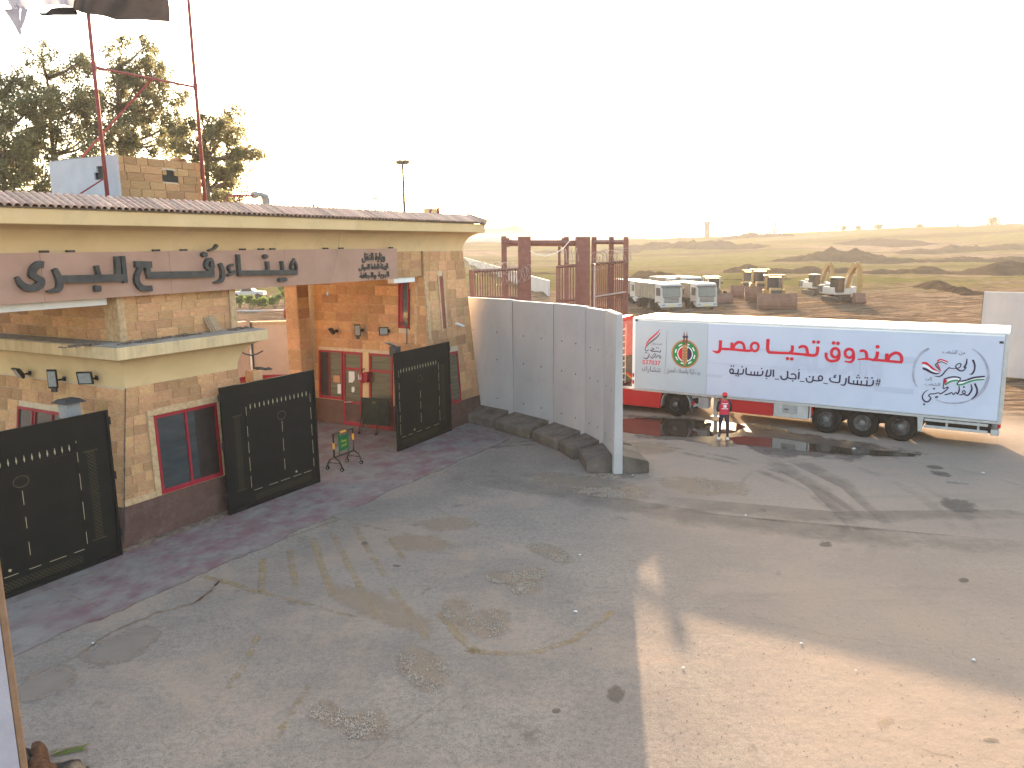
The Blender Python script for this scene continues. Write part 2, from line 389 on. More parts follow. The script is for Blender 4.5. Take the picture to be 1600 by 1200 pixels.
def smooth(a, b, x):
    t = min(1, max(0, (x - a) / (b - a))); return t * t * (3 - 2 * t)
def terrain_z(x, y):
    r = math.hypot(x, y); az = math.atan2(x, y)
    z = 0.0
    dd = y + .62 * x
    if dd > 48 and r > 45:                       # rutted earth of the works yard
        k = smooth(48, 60, dd) * (1 - .5 * smooth(150, 250, r))
        z += k * (.55 * (noise.fractal(Vector((x * .09, y * .09, 3)), 1, 2, 5)) + .22 * noise.noise(Vector((x * .5, y * .5, 9)))) * (1 if r > 60 else .5)
    z += 1.6 * smooth(160, 300, r) * noise.fractal(Vector((x * .012, y * .012, 1)), 1, 2, 5)
    if az > -.6:
        top = 12.5 + 6.5 * smooth(.1, .6, az) + 1.0 * noise.noise(Vector((az * 14, 0, 5)))
    else: top = 12.5
    z += top * smooth(330, 720, r) - (top + 25) * smooth(760, 2500, r)
    return z
bm = bmesh.new()
rad = [0, 3, 6, 10, 15, 20, 26, 32, 38, 44]
while rad[-1] < 900: rad.append(rad[-1] * 1.018 + .1)
rad += [1000, 1300, 1800, 2500]
angs = [R(-180 + 10 * i) for i in range(13)] + [R(-58 + .4 * i) for i in range(270)] + [R(52 + 8 * i) for i in range(16)]
rows = []
for r in rad[1:]:
    rows.append([bm.verts.new((r * math.sin(a), r * math.cos(a), terrain_z(r * math.sin(a), r * math.cos(a)))) for a in angs])
c0 = bm.verts.new((0, 0, 0)); k = len(angs)
for i in range(k): bm.faces.new((c0, rows[0][(i + 1) % k], rows[0][i]))
for A, B in zip(rows, rows[1:]):
    for i in range(k): bm.faces.new((A[i], A[(i + 1) % k], B[(i + 1) % k], B[i]))
gm_ = bpy.data.meshes.new('ground'); bmesh.ops.recalc_face_normals(bm, faces=bm.faces); bm.to_mesh(gm_); bm.free()
for p in gm_.polygons: p.use_smooth = True
gm_.materials.append(ground_material())
ground = bpy.data.objects.new('ground', gm_); COL.objects.link(ground); ground['kind'] = 'structure'

# patches: irregular sheets whose border fades out by noise
def patch_mat(name, c1, c2, scale=4, rough=.9, amount=1.0, edge=(.25, .75), nscale=3.0, ior_spec=.3):
    m = pm(name, c1, c2, scale, rough, .3, 40, spec=ior_spec); nt = m.node_tree; N = nt.nodes; L = nt.links
    at = N.new('ShaderNodeAttribute'); at.attribute_name = 'fade'
    g = N.new('ShaderNodeNewGeometry')
    nz = N.new('ShaderNodeTexNoise'); nz.inputs['Scale'].default_value = nscale; nz.inputs['Detail'].default_value = 7; nz.inputs['Roughness'].default_value = .7
    L.new(g.outputs['Position'], nz.inputs['Vector'])
    ad = N.new('ShaderNodeMath'); ad.operation = 'ADD'; su = N.new('ShaderNodeMath'); su.operation = 'SUBTRACT'; su.inputs[1].default_value = .5
    L.new(nz.outputs['Fac'], su.inputs[0])
    mu = N.new('ShaderNodeMath'); mu.operation = 'MULTIPLY'; mu.inputs[1].default_value = 2.6; L.new(su.outputs[0], mu.inputs[0])
    L.new(at.outputs['Fac'], ad.inputs[0]); L.new(mu.outputs[0], ad.inputs[1])
    mr = N.new('ShaderNodeMapRange'); mr.inputs[1].default_value = edge[0]; mr.inputs[2].default_value = edge[1]; mr.inputs[4].default_value = amount
    L.new(ad.outputs[0], mr.inputs[0])
    tr = N.new('ShaderNodeBsdfTransparent'); ms = N.new('ShaderNodeMixShader')
    L.new(mr.outputs[0], ms.inputs[0]); L.new(tr.outputs[0], ms.inputs[1]); L.new(N['Principled BSDF'].outputs[0], ms.inputs[2])
    L.new(ms.outputs[0], N['Material Output'].inputs['Surface']); return m
def resample(P, step):
    out = []; k = len(P)
    for i in range(k):
        a, b = P[i], P[(i + 1) % k]; n = max(1, int((b - a).length / step))
        out += [a.lerp(b, j / n) for j in range(n)]
    return out
def patch(name, pts, z, mat, wob=.12, step=.25, fade=True):
    P = [Vector((p[0], p[1], 0)) for p in pts]; P = resample(P, step)
    c = sum(P, Vector()) / len(P); k = len(P)
    P = [p + (p - c).normalized() * wob * noise.noise(Vector((p.x * 1.7, p.y * 1.7, z * 100))) * 2 for p in P]
    me = bpy.data.meshes.new(name); V = []; Fc = []; fd = []
    fr = [1.0, .82, .6, .3]
    for i, f in enumerate(fr):
        for p in P: V.append((c.x + (p.x - c.x) * f, c.y + (p.y - c.y) * f, z)); fd.append((0, .45, .85, 1)[i] if fade else 1)
    V.append((c.x, c.y, z)); fd.append(1)
    for i in range(3):
        for j in range(k): Fc.append((i * k + j, i * k + (j + 1) % k, (i + 1) * k + (j + 1) % k, (i + 1) * k + j))
    for j in range(k): Fc.append((3 * k + j, 3 * k + (j + 1) % k, 4 * k))
    me.from_pydata(V, [], Fc); a = me.attributes.new('fade', 'FLOAT', 'POINT'); a.data.foreach_set('value', fd)
    me.materials.append(mat); o = bpy.data.objects.new(name, me); COL.objects.link(o); o['kind'] = 'structure'; return o
def pxg(L): return [gnd(x, y) for x, y in L]

# red-stained apron in front of the building
def apron():
    m = pm('red_stained_concrete', (.165, .148, .132), (.22, .196, .174), 1.5, .9, .4, 45, dirt=((.08, .068, .06), .8, 2.2)); nt = m.node_tree; N = nt.nodes; L = nt.links
    b = N['Principled BSDF']; src = b.inputs['Base Color'].links[0].from_socket
    g = N.new('ShaderNodeTexCoord')
    mp = N.new('ShaderNodeMapping'); mp.inputs['Scale'].default_value = (.75, 1.1, 1); L.new(g.outputs['Object'], mp.inputs['Vector'])
    nz = N.new('ShaderNodeTexNoise'); nz.inputs['Scale'].default_value = 1.3; nz.inputs['Detail'].default_value = 8; nz.inputs['Roughness'].default_value = .7; L.new(mp.outputs[0], nz.inputs['Vector'])
    mr = N.new('ShaderNodeMapRange'); mr.inputs[1].default_value = .40; mr.inputs[2].default_value = .62; mr.inputs[4].default_value = .75
    L.new(nz.outputs['Fac'], mr.inputs[0])
    nb = N.new('ShaderNodeTexNoise'); nb.inputs['Scale'].default_value = .3; nb.inputs['Detail'].default_value = 4; L.new(g.outputs['Object'], nb.inputs['Vector'])
    m2 = N.new('ShaderNodeMapRange'); m2.inputs[1].default_value = .34; m2.inputs[2].default_value = .52; L.new(nb.outputs['Fac'], m2.inputs[0])
    mm = N.new('ShaderNodeMath'); mm.operation = 'MULTIPLY'; L.new(mr.outputs[0], mm.inputs[0]); L.new(m2.outputs[0], mm.inputs[1])
    mx = N.new('ShaderNodeMixRGB'); mx.inputs[2].default_value = (.145, .062, .068, 1); L.new(mm.outputs[0], mx.inputs[0]); L.new(src, mx.inputs[1]); L.new(mx.outputs[0], b.inputs['Base Color'])
    edge = []
    u = -6.0
    while u < 14.0:
        edge.append((u, -(2.85 + .22 * noise.noise(Vector((u * .8, 2, 0))) + .08 * noise.noise(Vector((u * 4, 5, 0)))))); u += .12
    edge += [(14.2, -2.3), (15.2, -1.2), (16.2, -.4)]
    pts = [(-6, 9)] + edge + [(16.3, 9)]
    mb = MB(); mb.prism([(x, y) for x, y in pts], Face((0, 0, 0), (1, 0, 0), (0, 1, 0)), -.02, .035)
    e = fthing('pavement', None, None, (0, 0, 0)); e['kind'] = 'structure'
    # joints cut the slab into bays
    o = mb.build('slab', m, e)
    for i, uu in enumerate((-2.1, 2.6, 6.9, 10.9)):
        J = MB(); J.box(uu, uu + .025, -2.55, 8.9, .034, .0362); J.build('joint', MT['rubble'], e)
    GRM = MB(); rgm = random.Random(8); a_ = -.05
    while a_ < 3.2:
        GRM.box(a_, a_ + .13, -.05 - rgm.uniform(.12, .26), -.03, .034, .05 + rgm.uniform(0, .03)); a_ += .13
    GRM.build('grime', MT['rubble'], e)
    J = MB(); J.box(-5.9, 13.8, -.62, -.59, .034, .0362); J.build('joint', MT['rubble'], e)
apron()

# painted hatching, almost worn away
YP = patch_mat('worn_yellow_paint', (.27, .175, .07), (.31, .225, .11), 6, .9, .55, (.35, .95), 4.0)
def marking(px, w, amt=1):
    P = [gnd(x, y) for x, y in px]
    V = []; Fc = []; fd = []
    Q = []
    for a, b in zip(P, P[1:]):
        n = max(2, int((b - a).length / .25)); Q += [a.lerp(b, i / n) for i in range(n)]
    Q.append(P[-1])
    for i, p in enumerate(Q):
        t = (Q[min(i + 1, len(Q) - 1)] - Q[max(i - 1, 0)]).normalized(); s = Vector((-t.y, t.x, 0))
        for j, (off, f) in enumerate(((-.5, .2), (-.3, .75), (.3, .75), (.5, .2))):
            V.append((p.x + s.x * w * off, p.y + s.y * w * off, .004)); fd.append(f * amt)
        if i:
            for j in range(3): Fc.append(((i - 1) * 4 + j, (i - 1) * 4 + j + 1, i * 4 + j + 1, i * 4 + j))
    me = bpy.data.meshes.new('road_marking'); me.from_pydata(V, [], Fc)
    a = me.attributes.new('fade', 'FLOAT', 'POINT'); a.data.foreach_set('value', fd); me.materials.append(YP)
    o = bpy.data.objects.new('road_marking', me); COL.objects.link(o); o['kind'] = 'structure'
c2 = lambda L: [(260 + x / 2.963, 760 + y / 2.963) for x, y in L]
c3 = lambda L: [(700 + x / 3.2, 680 + y / 3.2) for x, y in L]
for L_, w_, a_ in (([(160, 415), (300, 450), (420, 490)], .2, 1), ([(445, 335), (440, 490)], .2, 1), ([(570, 290), (585, 380), (600, 475)], .2, .9), ([(675, 240), (720, 370), (770, 505)], .22, 1),
                   ([(770, 220), (840, 360), (910, 490), (975, 610)], .2, .85), ([(865, 170), (960, 340), (1020, 420)], .2, .8), ([(1040, 470), (1120, 580), (1210, 710)], .2, .85), ([(1035, 240), (1100, 340)], .2, .8),
                   ([(1260, 590), (1350, 690), (1440, 775)], .22, .95), ([(420, 490), (560, 520), (740, 570), (880, 610)], .16, .75), ([(840, 160), (1000, 200), (1130, 220)], .16, .7),
                   ([(700, 125), (800, 150)], .16, .9), ([(430, 680), (370, 810), (280, 940)], .16, .7), ([(660, 920), (580, 1050), (500, 1180)], .16, .7), ([(1300, 400), (1180, 500)], .14, .6)):
    marking(c2(L_), w_, a_)
marking(c3([(90, 1070), (160, 1085), (300, 1095), (460, 1080), (620, 1030), (740, 950), (820, 880)]), .2, .85)
marking([(345, 880), (420, 850), (530, 812)], .14, .9)

# puddles, mud and stains
MUD = patch_mat('wet_mud', (.055, .04, .03), (.095, .07, .05), 1.2, .45, .9, (.2, .7), 1.2, .5)
patch('mud', pxg([(966, 646), (1040, 648), (1120, 654), (1220, 668), (1330, 688), (1420, 700), (1460, 712), (1400, 722), (1300, 722), (1200, 712), (1140, 700), (1060, 692), (966, 684)]), .004, MUD, .3, .5)
WAT = pm('puddle_water', (.045, .034, .024), (.06, .045, .032), .7, .03, .03, 3, spec=.5)
patch('puddle', pxg([(966, 655), (1010, 653), (1060, 655), (1105, 657), (1150, 662), (1168, 668), (1140, 676), (1112, 681), (1060, 683), (1010, 680), (966, 673)]), .009, WAT, .12, .2, False)
patch('puddle', pxg([(1130, 684), (1165, 682), (1210, 685), (1260, 692), (1330, 701), (1400, 706), (1442, 711), (1432, 714), (1380, 713), (1300, 709), (1250, 704), (1200, 699), (1150, 694)]), .009, WAT, .1, .2, False)
DUST = patch_mat('sand_drift', (.235, .175, .12), (.28, .21, .145), 3, .95, .5, (.2, .9), 2.2)
STAIN = patch_mat('oil_stain', (.075, .062, .05), (.11, .09, .072), 3, .85, .6, (.3, .8), 3.0)
PALE = patch_mat('pale_concrete_patch', (.195, .16, .13), (.235, .195, .16), 3, .9, .7, (.1, .5), 2.0)
CRK = patch_mat('tar_seam', (.06, .052, .045), (.10, .085, .07), 5, .85, 1.0, (.35, .6), 6)
def ell(cx, cy, rx, ry, rot=0, n=14):
    return [(cx + rx * math.cos(2 * math.pi * i / n) * math.cos(rot) - ry * math.sin(2 * math.pi * i / n) * math.sin(rot), cy + rx * math.cos(2 * math.pi * i / n) * math.sin(rot) + ry * math.sin(2 * math.pi * i / n) * math.cos(rot)) for i in range(n)]
zz = .0042
for e_, mt_ in ((ell(195, 1012, 72, 26, -.38), 'P'), (ell(70, 1068, 55, 26, -.38), 'P'), (ell(590, 950, 110, 26, .35), 'D'), (ell(660, 850, 70, 18, .1), 'D'), (ell(700, 820, 60, 14, 0), 'D'), (ell(920, 755, 120, 14, .12), 'D'), (ell(1100, 760, 90, 16, .1), 'D'), (ell(1010, 700, 60, 12, 0), 'D'),
                (ell(1500, 790, 36, 12, .2), 'S'), (ell(1290, 850, 16, 6, 0), 'S'), (ell(1508, 906, 10, 4, 0), 'S'), (ell(965, 1086, 12, 14, 0), 'S'), (ell(870, 1110, 14, 9, 0), 'S'), (ell(1385, 1128, 22, 14, 0), 'D'), (ell(1550, 1156, 16, 5, 0), 'S'), (ell(620, 884, 12, 4, 0), 'S'), (ell(568, 848, 10, 4, 0), 'S'), (ell(1470, 740, 20, 4, .15), 'S'), (ell(1460, 730, 14, 3, .15), 'S')):
    zz += .00012
    patch({'P': 'pale_patch', 'D': 'sand_drift', 'S': 'stain'}[mt_], pxg(e_), zz, {'P': PALE, 'D': DUST, 'S': STAIN}[mt_], .08, .15)
BAND = patch_mat('faint_traffic_band', (.115, .092, .073), (.16, .13, .10), 1.5, .9, .34, (.1, 1.1), 1.3)
for i, b_ in enumerate(([(690, 732), (800, 744), (900, 763), (1100, 800), (1350, 830), (1640, 850), (1640, 876), (1350, 856), (1100, 826), (900, 790), (800, 768), (690, 752)], [(1000, 772), (1300, 798), (1640, 796), (1640, 812), (1300, 820), (1000, 795)], [(1180, 716), (1260, 760), (1330, 830), (1350, 830), (1290, 755), (1210, 714)], [(1220, 716), (1310, 760), (1390, 830), (1405, 828), (1335, 752), (1250, 714)])):
    patch('traffic_band', pxg(b_), .00405 + i * .00002, BAND, .2, .6)
def seam(px, w):
    P = pxg(px); Q = []
    for a, b in zip(P, P[1:]):
        n = max(2, int((b - a).length / .08)); Q += [a.lerp(b, i / n) for i in range(n)]
    mb = MB(); prev = None
    for i, p in enumerate(Q):
        t = (Q[min(i + 1, len(Q) - 1)] - Q[max(i - 1, 0)]).normalized(); s = Vector((-t.y, t.x, 0))
        p = p + s * .07 * noise.noise(Vector((p.x * 5, p.y * 5, 0)))
        ww = w * (.35 + .9 * abs(noise.noise(Vector((p.x * 3, p.y * 3, 4)))))
        cur = [mb.bm.verts.new((p.x + s.x * q, p.y + s.y * q, .0052)) for q in (-ww, ww)]
        if prev: mb.bm.faces.new((prev[0], prev[1], cur[1], cur[0]))
        prev = cur
    o = mb.build('seam', MT['rubble']); o['kind'] = 'structure'
seam([(38, 1060), (110, 1030), (180, 985), (240, 960), (310, 940), (345, 905)], .05)
seam([(345, 905), (330, 925), (300, 945)], .06)
seam([(130, 1030), (165, 1036), (215, 1020), (240, 1000), (232, 990), (190, 990), (140, 1012), (130, 1030)], .03)
seam([(36, 1094), (80, 1082), (120, 1056), (110, 1046), (60, 1056), (38, 1066)], .03)

seam([(1180, 965), (1260, 985), (1340, 1000), (1430, 1012), (1512, 1029)], .006); seam([(1320, 1140), (1400, 1160), (1500, 1186)], .004); seam([(1440, 1172), (1520, 1184), (1590, 1196)], .004); seam([(985, 742), (1040, 770), (1150, 790)], .007); seam([(560, 1190), (700, 1090), (850, 1020), (905, 960)], .008); seam([(640, 770), (760, 840), (900, 880)], .008)
# gravel
GR = pm('mixed_gravel', (.085, .06, .042), (.56, .46, .36), 60, .95, rnd=0)
def gravel(px, n, spread_seed, size=(.008, .024)):
    P = pxg(px); rng_ = random.Random(spread_seed); c = sum(P, Vector()) / len(P)
    V = []; Fc = []
    for _ in range(n):
        i = rng_.randrange(len(P)); a, b = P[i], P[(i + 1) % len(P)]
        e = a.lerp(b, rng_.random()); t = math.sqrt(rng_.random()) * (1.0 if rng_.random() < .85 else 1.35)
        q = c.lerp(e, t)
        if noise.noise(Vector((q.x * 2.2, q.y * 2.2, spread_seed))) < -.08 and rng_.random() < .85: continue
        s = rng_.uniform(*size) * (1 if rng_.random() < .9 else 1.7); k = len(V)
        az = rng_.random() * 6.28; ca, sa = math.cos(az), math.sin(az)
        for x, y, z in ((1, 0, .1), (-.4, .8, .0), (-.5, -.8, .15), (.1, .05, .8), (-.1, 0, -.3)):
            V.append((q.x + (x * ca - y * sa) * s, q.y + (x * sa + y * ca) * s, .0075 + z * s * rng_.uniform(.5, .9)))
        Fc += [(k, k + 1, k + 3), (k + 1, k + 2, k + 3), (k + 2, k, k + 3), (k + 1, k, k + 4), (k + 2, k + 1, k + 4), (k, k + 2, k + 4)]
    me = bpy.data.meshes.new('gravel'); me.from_pydata(V, [], Fc); me.materials.append(GR)
    o = bpy.data.objects.new('gravel', me); COL.objects.link(o); o['kind'] = 'stuff'
    o['label'] = 'loose brown gravel spilled in a worn patch of the yard'; o['category'] = 'gravel'
gp = [(c2(ell(1350, 580, 70, 45)), 420), (c2(ell(1480, 640, 100, 60)), 700), (c2(ell(1190, 850, 120, 80, .4)), 1100), (c2(ell(750, 1060, 90, 55)), 700), (c2(ell(930, 1110, 110, 70)), 900),
      (c3(ell(520, 590, 110, 32, .35)), 700), (c3(ell(275, 710, 85, 32)), 500), (c3(ell(425, 700, 75, 30)), 420), (c3(ell(385, 765, 85, 32)), 500), (c3(ell(830, 290, 180, 26, .05)), 1500), (c3(ell(1300, 245, 60, 20, .3)), 350),
      (c3(ell(830, 205, 175, 10, .02)), 700), (c3(ell(720, 1068, 18, 12)), 60), (c3(ell(608, 828, 20, 8)), 50)]
for i, (e_, n_) in enumerate(gp):
    gravel(e_, n_, i)
    P = e_; cx = sum(p[0] for p in P) / len(P); cy = sum(p[1] for p in P) / len(P)
    patch('sand_drift', pxg([(cx + (p[0] - cx) * 1.35, cy + (p[1] - cy) * 1.45) for p in P]), .0066 + i * .0001, DUST, .1, .15)
# chips and pebbles strewn over the whole yard
rng_ = random.Random(5); V = []; Fc = []
for _ in range(1100):
    x, y = rng_.uniform(120, 1600), 700 + 500 * rng_.random() ** .8
    q = gnd(x, y)
    if (FMI @ q).y > -3.0: continue
    s = rng_.uniform(.006, .015); k = len(V); az = rng_.random() * 6.28; ca, sa = math.cos(az) * s, math.sin(az) * s
    for a, b, z in ((1.6, 0, .05), (-.6, .7, .05), (-.7, -.7, .05), (0, 0, .6)): V.append((q.x + a * ca - b * sa, q.y + a * sa + b * ca, .004 + z * s))
    Fc += [(k, k + 1, k + 3), (k + 1, k + 2, k + 3), (k + 2, k, k + 3)]
me = bpy.data.meshes.new('pebbles'); me.from_pydata(V, [], Fc); me.materials.append(MT['rubble'])
o = bpy.data.objects.new('pebbles', me); COL.objects.link(o); o['kind'] = 'stuff'; o['label'] = 'tiny dark stone chips scattered over the yard'; o['category'] = 'pebbles'
# ------------------------------------------------------------------ lettering
_forms = {}
for cp in range(0xFE80, 0xFEFD):
    d = unicodedata.decomposition(chr(cp)).split()
    if len(d) >= 2: _forms[(''.join(chr(int(x, 16)) for x in d[1:]), d[0])] = chr(cp)
def shape_ar(t):
    """join Arabic letters into their connected forms, laid out left to right"""
    t = t.replace('لا', '\ue001').replace('لإ', '\ue002')
    lig = {'\ue001': 'لا', '\ue002': 'لإ'}
    dual = set('بتثجحخسشصضطظعغفقكلمنهيئـ'); right = set('اأإآدذرزوؤةى') | set(lig)
    out = []
    for i, c in enumerate(t):
        p = t[i - 1] if i else ' '; n = t[i + 1] if i + 1 < len(t) else ' '
        if c not in dual and c not in right: out.append(c); continue
        jp = p in dual; jn = c in dual and (n in dual or n in right)
        if c == 'ـ': out.append(c); continue
        f = '<medial>' if jp and jn else '<final>' if jp else '<initial>' if jn else '<isolated>'
        out.append(_forms.get((lig.get(c, c), f), c))
    return ''.join(reversed(out))
def text_bm(body, bold=0.0, depth=0.0, res=2):
    cv = bpy.data.curves.new('t', 'FONT'); cv.body = body; cv.resolution_u = res; cv.offset = bold; cv.extrude = depth
    ob = bpy.data.objects.new('t', cv); COL.objects.link(ob)
    dg = bpy.context.evaluated_depsgraph_get(); me = bpy.data.meshes.new_from_object(ob.evaluated_get(dg))
    bm = bmesh.new(); bm.from_mesh(me); bpy.data.objects.remove(ob); bpy.data.curves.remove(cv); bpy.data.meshes.remove(me)
    return bm
def text_on(name, body, F, rect, n, mat, parent, bold=0.02, depth=0.0, shape=True, res=2):
    x0, y0, x1, y1 = rect
    bm = text_bm(shape_ar(body) if shape else body, 0, .01 if depth else 0, res)
    xs = [v.co.x for v in bm.verts]; ys = [v.co.y for v in bm.verts]
    ax, bx, ay, by = min(xs), max(xs), min(ys), max(ys)
    for v in bm.verts:
        x = x0 + (v.co.x - ax) / (bx - ax) * (x1 - x0); y = y0 + (v.co.y - ay) / (by - ay) * (y1 - y0)
        v.co = F(x, y, n + (depth if v.co.z > 0 else 0))
    if bold:                                                     # thicken: the same outline laid again a little to each side
        g0 = list(bm.verts) + list(bm.edges) + list(bm.faces); hh = (y1 - y0) * bold / max(.3, by - ay)
        for i, (dx, dy) in enumerate(((1, 0), (-1, 0), (0, 1), (0, -1))):
            d = bmesh.ops.duplicate(bm, geom=g0)
            bmesh.ops.translate(bm, verts=[v for v in d['geom'] if isinstance(v, bmesh.types.BMVert)], vec=F.x * dx * hh + F.y * dy * hh + F.n * .00035 * (i + 1))
    mb = MB(); mb.bm.free(); mb.bm = bm
    return mb.build(name, mat, parent)

# ------------------------------------------------------------------ masonry
_stone_me = {}
def unit_stone(mat):
    if mat.name not in _stone_me:
        rg = random.Random(3); L_ = []
        for _ in range(4):
            mb = MB(); mb.box(-.5, .5, -.5, .5, 0, 1)
            for v in mb.bm.verts:
                if v.co.z > .5: v.co += Vector((rg.uniform(-.012, .012), rg.uniform(-.03, .03), rg.uniform(-.22, .1)))
            m = bpy.data.meshes.new('stone'); bmesh.ops.recalc_face_normals(mb.bm, faces=mb.bm.faces); mb.bm.to_mesh(m); mb.bm.free(); m.materials.append(mat); L_.append(m)
        _stone_me[mat.name] = L_
    return random.choice(_stone_me[mat.name])
def masonry(parent, F, y0, y1, xlim, mat, course=.29, length=.55, thick=.016, holes=(), name='stone', gap=.012):
    off = ORG[parent.name]; rg = random.Random(hash_(F.o) + int(y0 * 10)); n = 0
    rows = max(1, round((y1 - y0) / course)); h = (y1 - y0) / rows
    for j in range(rows):
        ya, yb = y0 + j * h, y0 + (j + 1) * h
        lo, hi = xlim((ya + yb) / 2); iv = [(lo, hi)]
        for hx0, hx1, hy0, hy1 in holes:
            if min(yb, hy1) - max(ya, hy0) > .3 * h:
                nv = []
                for a, b in iv:
                    if hx1 <= a or hx0 >= b: nv.append((a, b)); continue
                    if hx0 - a > .05: nv.append((a, hx0))
                    if b - hx1 > .05: nv.append((hx1, b))
                iv = nv
        for a, b in iv:
            x = a; first = True
            while x < b - .02:
                w = length * rg.uniform(.75, 1.35) * (rg.uniform(.45, .8) if first else 1); first = False
                e = x + w
                if b - e < length * .35: e = b
                o = bpy.data.objects.new(name, unit_stone(mat)); COL.objects.link(o); o.parent = parent
                c = F((x + e) / 2, (ya + yb) / 2, 0) - off
                M = Matrix((F.x * (e - x - gap), F.y * (h - gap), F.n * thick * rg.uniform(.8, 1.25))).transposed().to_4x4(); M.translation = c
                o.matrix_basis = M; n += 1; x = e
    return n
def hash_(v): return int(abs(v.x * 131 + v.y * 57 + v.z * 17)) % 1000

def rect_ring(a0, a1, d0, d1, z): return [Vector((a0, d0, z)), Vector((a1, d0, z)), Vector((a1, d1, z)), Vector((a0, d1, z))]
BT = .0642
# ------------------------------------------------------------------ the two-storey stone kiosk between the lanes
kiosk = fthing('gate_kiosk', 'small stone gate kiosk with cream flared ledge between the two gate lanes', 'gatehouse', (0, 0, 0))
KW, KD = 4.3, 8.0
zs = 3.9; KA0, KA1, SL, SR, SFR = .02, 4.5, .1436, .1385, .0256          # base ends, side and front batters
KF = Face((0, 0, 0), (1, 0, 0), (0, SFR, 1)); KL = Face((KA0, KD, 0), (0, -1, 0), (SL, 0, 1))
def inset(z, g=0): return rect_ring(KA0 + SL * z - g, KA1 - SR * z + g, SFR * z - g, KD, z)
MB().loft([inset(0), inset(zs)]).build('wall', MT['mortar'], kiosk)
MB().loft([inset(0, .03), inset(1.05, .03)]).build('plinth', MT['plinth'], kiosk)
ws = (1.22, 3.12, 1.08, 3.10)                                   # window on the front
lw = (3.4, 5.5, 1.05, 3.12)                                     # window on the lane side
hs = [(ws[0] - .18, ws[1] + .18, ws[2] - .02, ws[3] + .16)]
masonry(kiosk, KF, 1.06, zs, lambda y: (KA0 + SL * y, KA1 - SR * y), MT['stone'], .24, .43, holes=hs)
masonry(kiosk, KL, 1.06, zs, lambda y: (1.2, KD - SFR * y), MT['stone'], .30, .62, holes=[(lw[0], lw[1], .9, lw[3] + .05)])
def surround(F, r, parent, w=.17, sides='LTR', mat='carved'):
    x0, x1, y0, y1 = r
    if 'L' in sides: MB().fbox(F, x0 - w, x0 - .004, y0, y1, -.01, .055).build('window_jamb', MT[mat], parent, bev=.012)
    if 'R' in sides: MB().fbox(F, x1 + .004, x1 + w, y0, y1, -.01, .055).build('window_jamb', MT[mat], parent, bev=.012)
    if 'T' in sides: MB().fbox(F, x0 - w, x1 + w, y1 + .004, y1 + w, -.01, .06).build('window_lintel', MT[mat], parent, bev=.012)
def window(F, r, parent, bars=(), hbars=(), fr=.075, label=None, curtains=(), glass='glass', sill=True, depth=.03):
    x0, x1, y0, y1 = r
    w = MB()
    w.fbox(F, x0, x0 + fr, y0, y1, .0, .05); w.fbox(F, x1 - fr, x1, y0, y1, .0, .05)
    w.fbox(F, x0 + fr, x1 - fr, y1 - fr, y1, .0, .05); w.fbox(F, x0 + fr, x1 - fr, y0, y0 + fr * 1.5, .0, .055)
    for b in bars: w.fbox(F, b - fr * .4, b + fr * .4, y0 + fr * 1.5, y1 - fr, .0, .047)
    for b in hbars: w.fbox(F, x0 + fr, x1 - fr, b - fr * .5, b + fr * .5, .0, .044)
    fo = w.build('window_frame', MT['red'], parent)
    xs_ = [x0 + fr] + list(bars) + [x1 - fr]; ys_ = [y0 + fr * 1.5] + list(hbars) + [y1 - fr]
    for i in range(len(xs_) - 1):
        for j in range(len(ys_) - 1):
            MB().fbox(F, xs_[i] + .001, xs_[i + 1] - .001, ys_[j] + .001, ys_[j + 1] - .001, .004, .014).build('pane', MT[glass], fo)
    for a, b in curtains: MB().fbox(F, a, b, y0 + fr * 1.5, y1 - fr, .016, .02).build('curtain', MT['curtain'], fo)
    return fo
window(KF, ws, kiosk, bars=(2.14,), curtains=((2.42, 3.04),))
surround(KF, ws, kiosk)
MB().fbox(KF, KA0 + SL * 1.2, ws[0] - .18, 1.06, 1.22, .0, .06).build('base_course', MT['carved'], kiosk, bev=.01)
window(KL, lw, kiosk, bars=(4.1, 4.22, 5.0), hbars=(2.4,))
MB().tube([KF(KA0 + .04, .2, .04), KF(KA0 + SL * zs - .01, zs, .03)], .012, 5).build('corner_cable', MT['dgrey'], kiosk)
# cove and ledge
def cove(parent, a0, a1, d0, d1, z0, e, h, name='cove', mat='plaster', z1=None, d1fix=True):
    rings = []
    for i in range(11):
        t = math.pi / 2 * i / 10; q = e * (1 - math.cos(t)); rings.append(rect_ring(a0 - q, a1 + q, d0 - q, d1 if d1fix else d1 + q, z0 + h * math.sin(t)))
    return MB().loft(rings).build(name, MT[mat], parent, smooth=R(40))
rings = []
for i in range(13):
    t = math.pi / 2 * i / 12; k = 1 - math.cos(t)
    rings.append(rect_ring(.58 - .42 * k, 3.96 + .66 * k, .1 - .50 * k, KD, zs + .002 + .745 * math.sin(t)))
MB().loft(rings).build('cove', MT['plaster'], kiosk, smooth=R(40))
MB().loft([rect_ring(.13, 4.65, -.43, KD, 4.65), rect_ring(.13, 4.65, -.43, KD, 4.94)]).build('ledge', MT['plaster_strk'], kiosk, bev=.012)
MB().box(.17, 4.61, -.39, KD, 4.942, 4.965).build('ledge_top', MT['concdust'], kiosk, bev=.006)
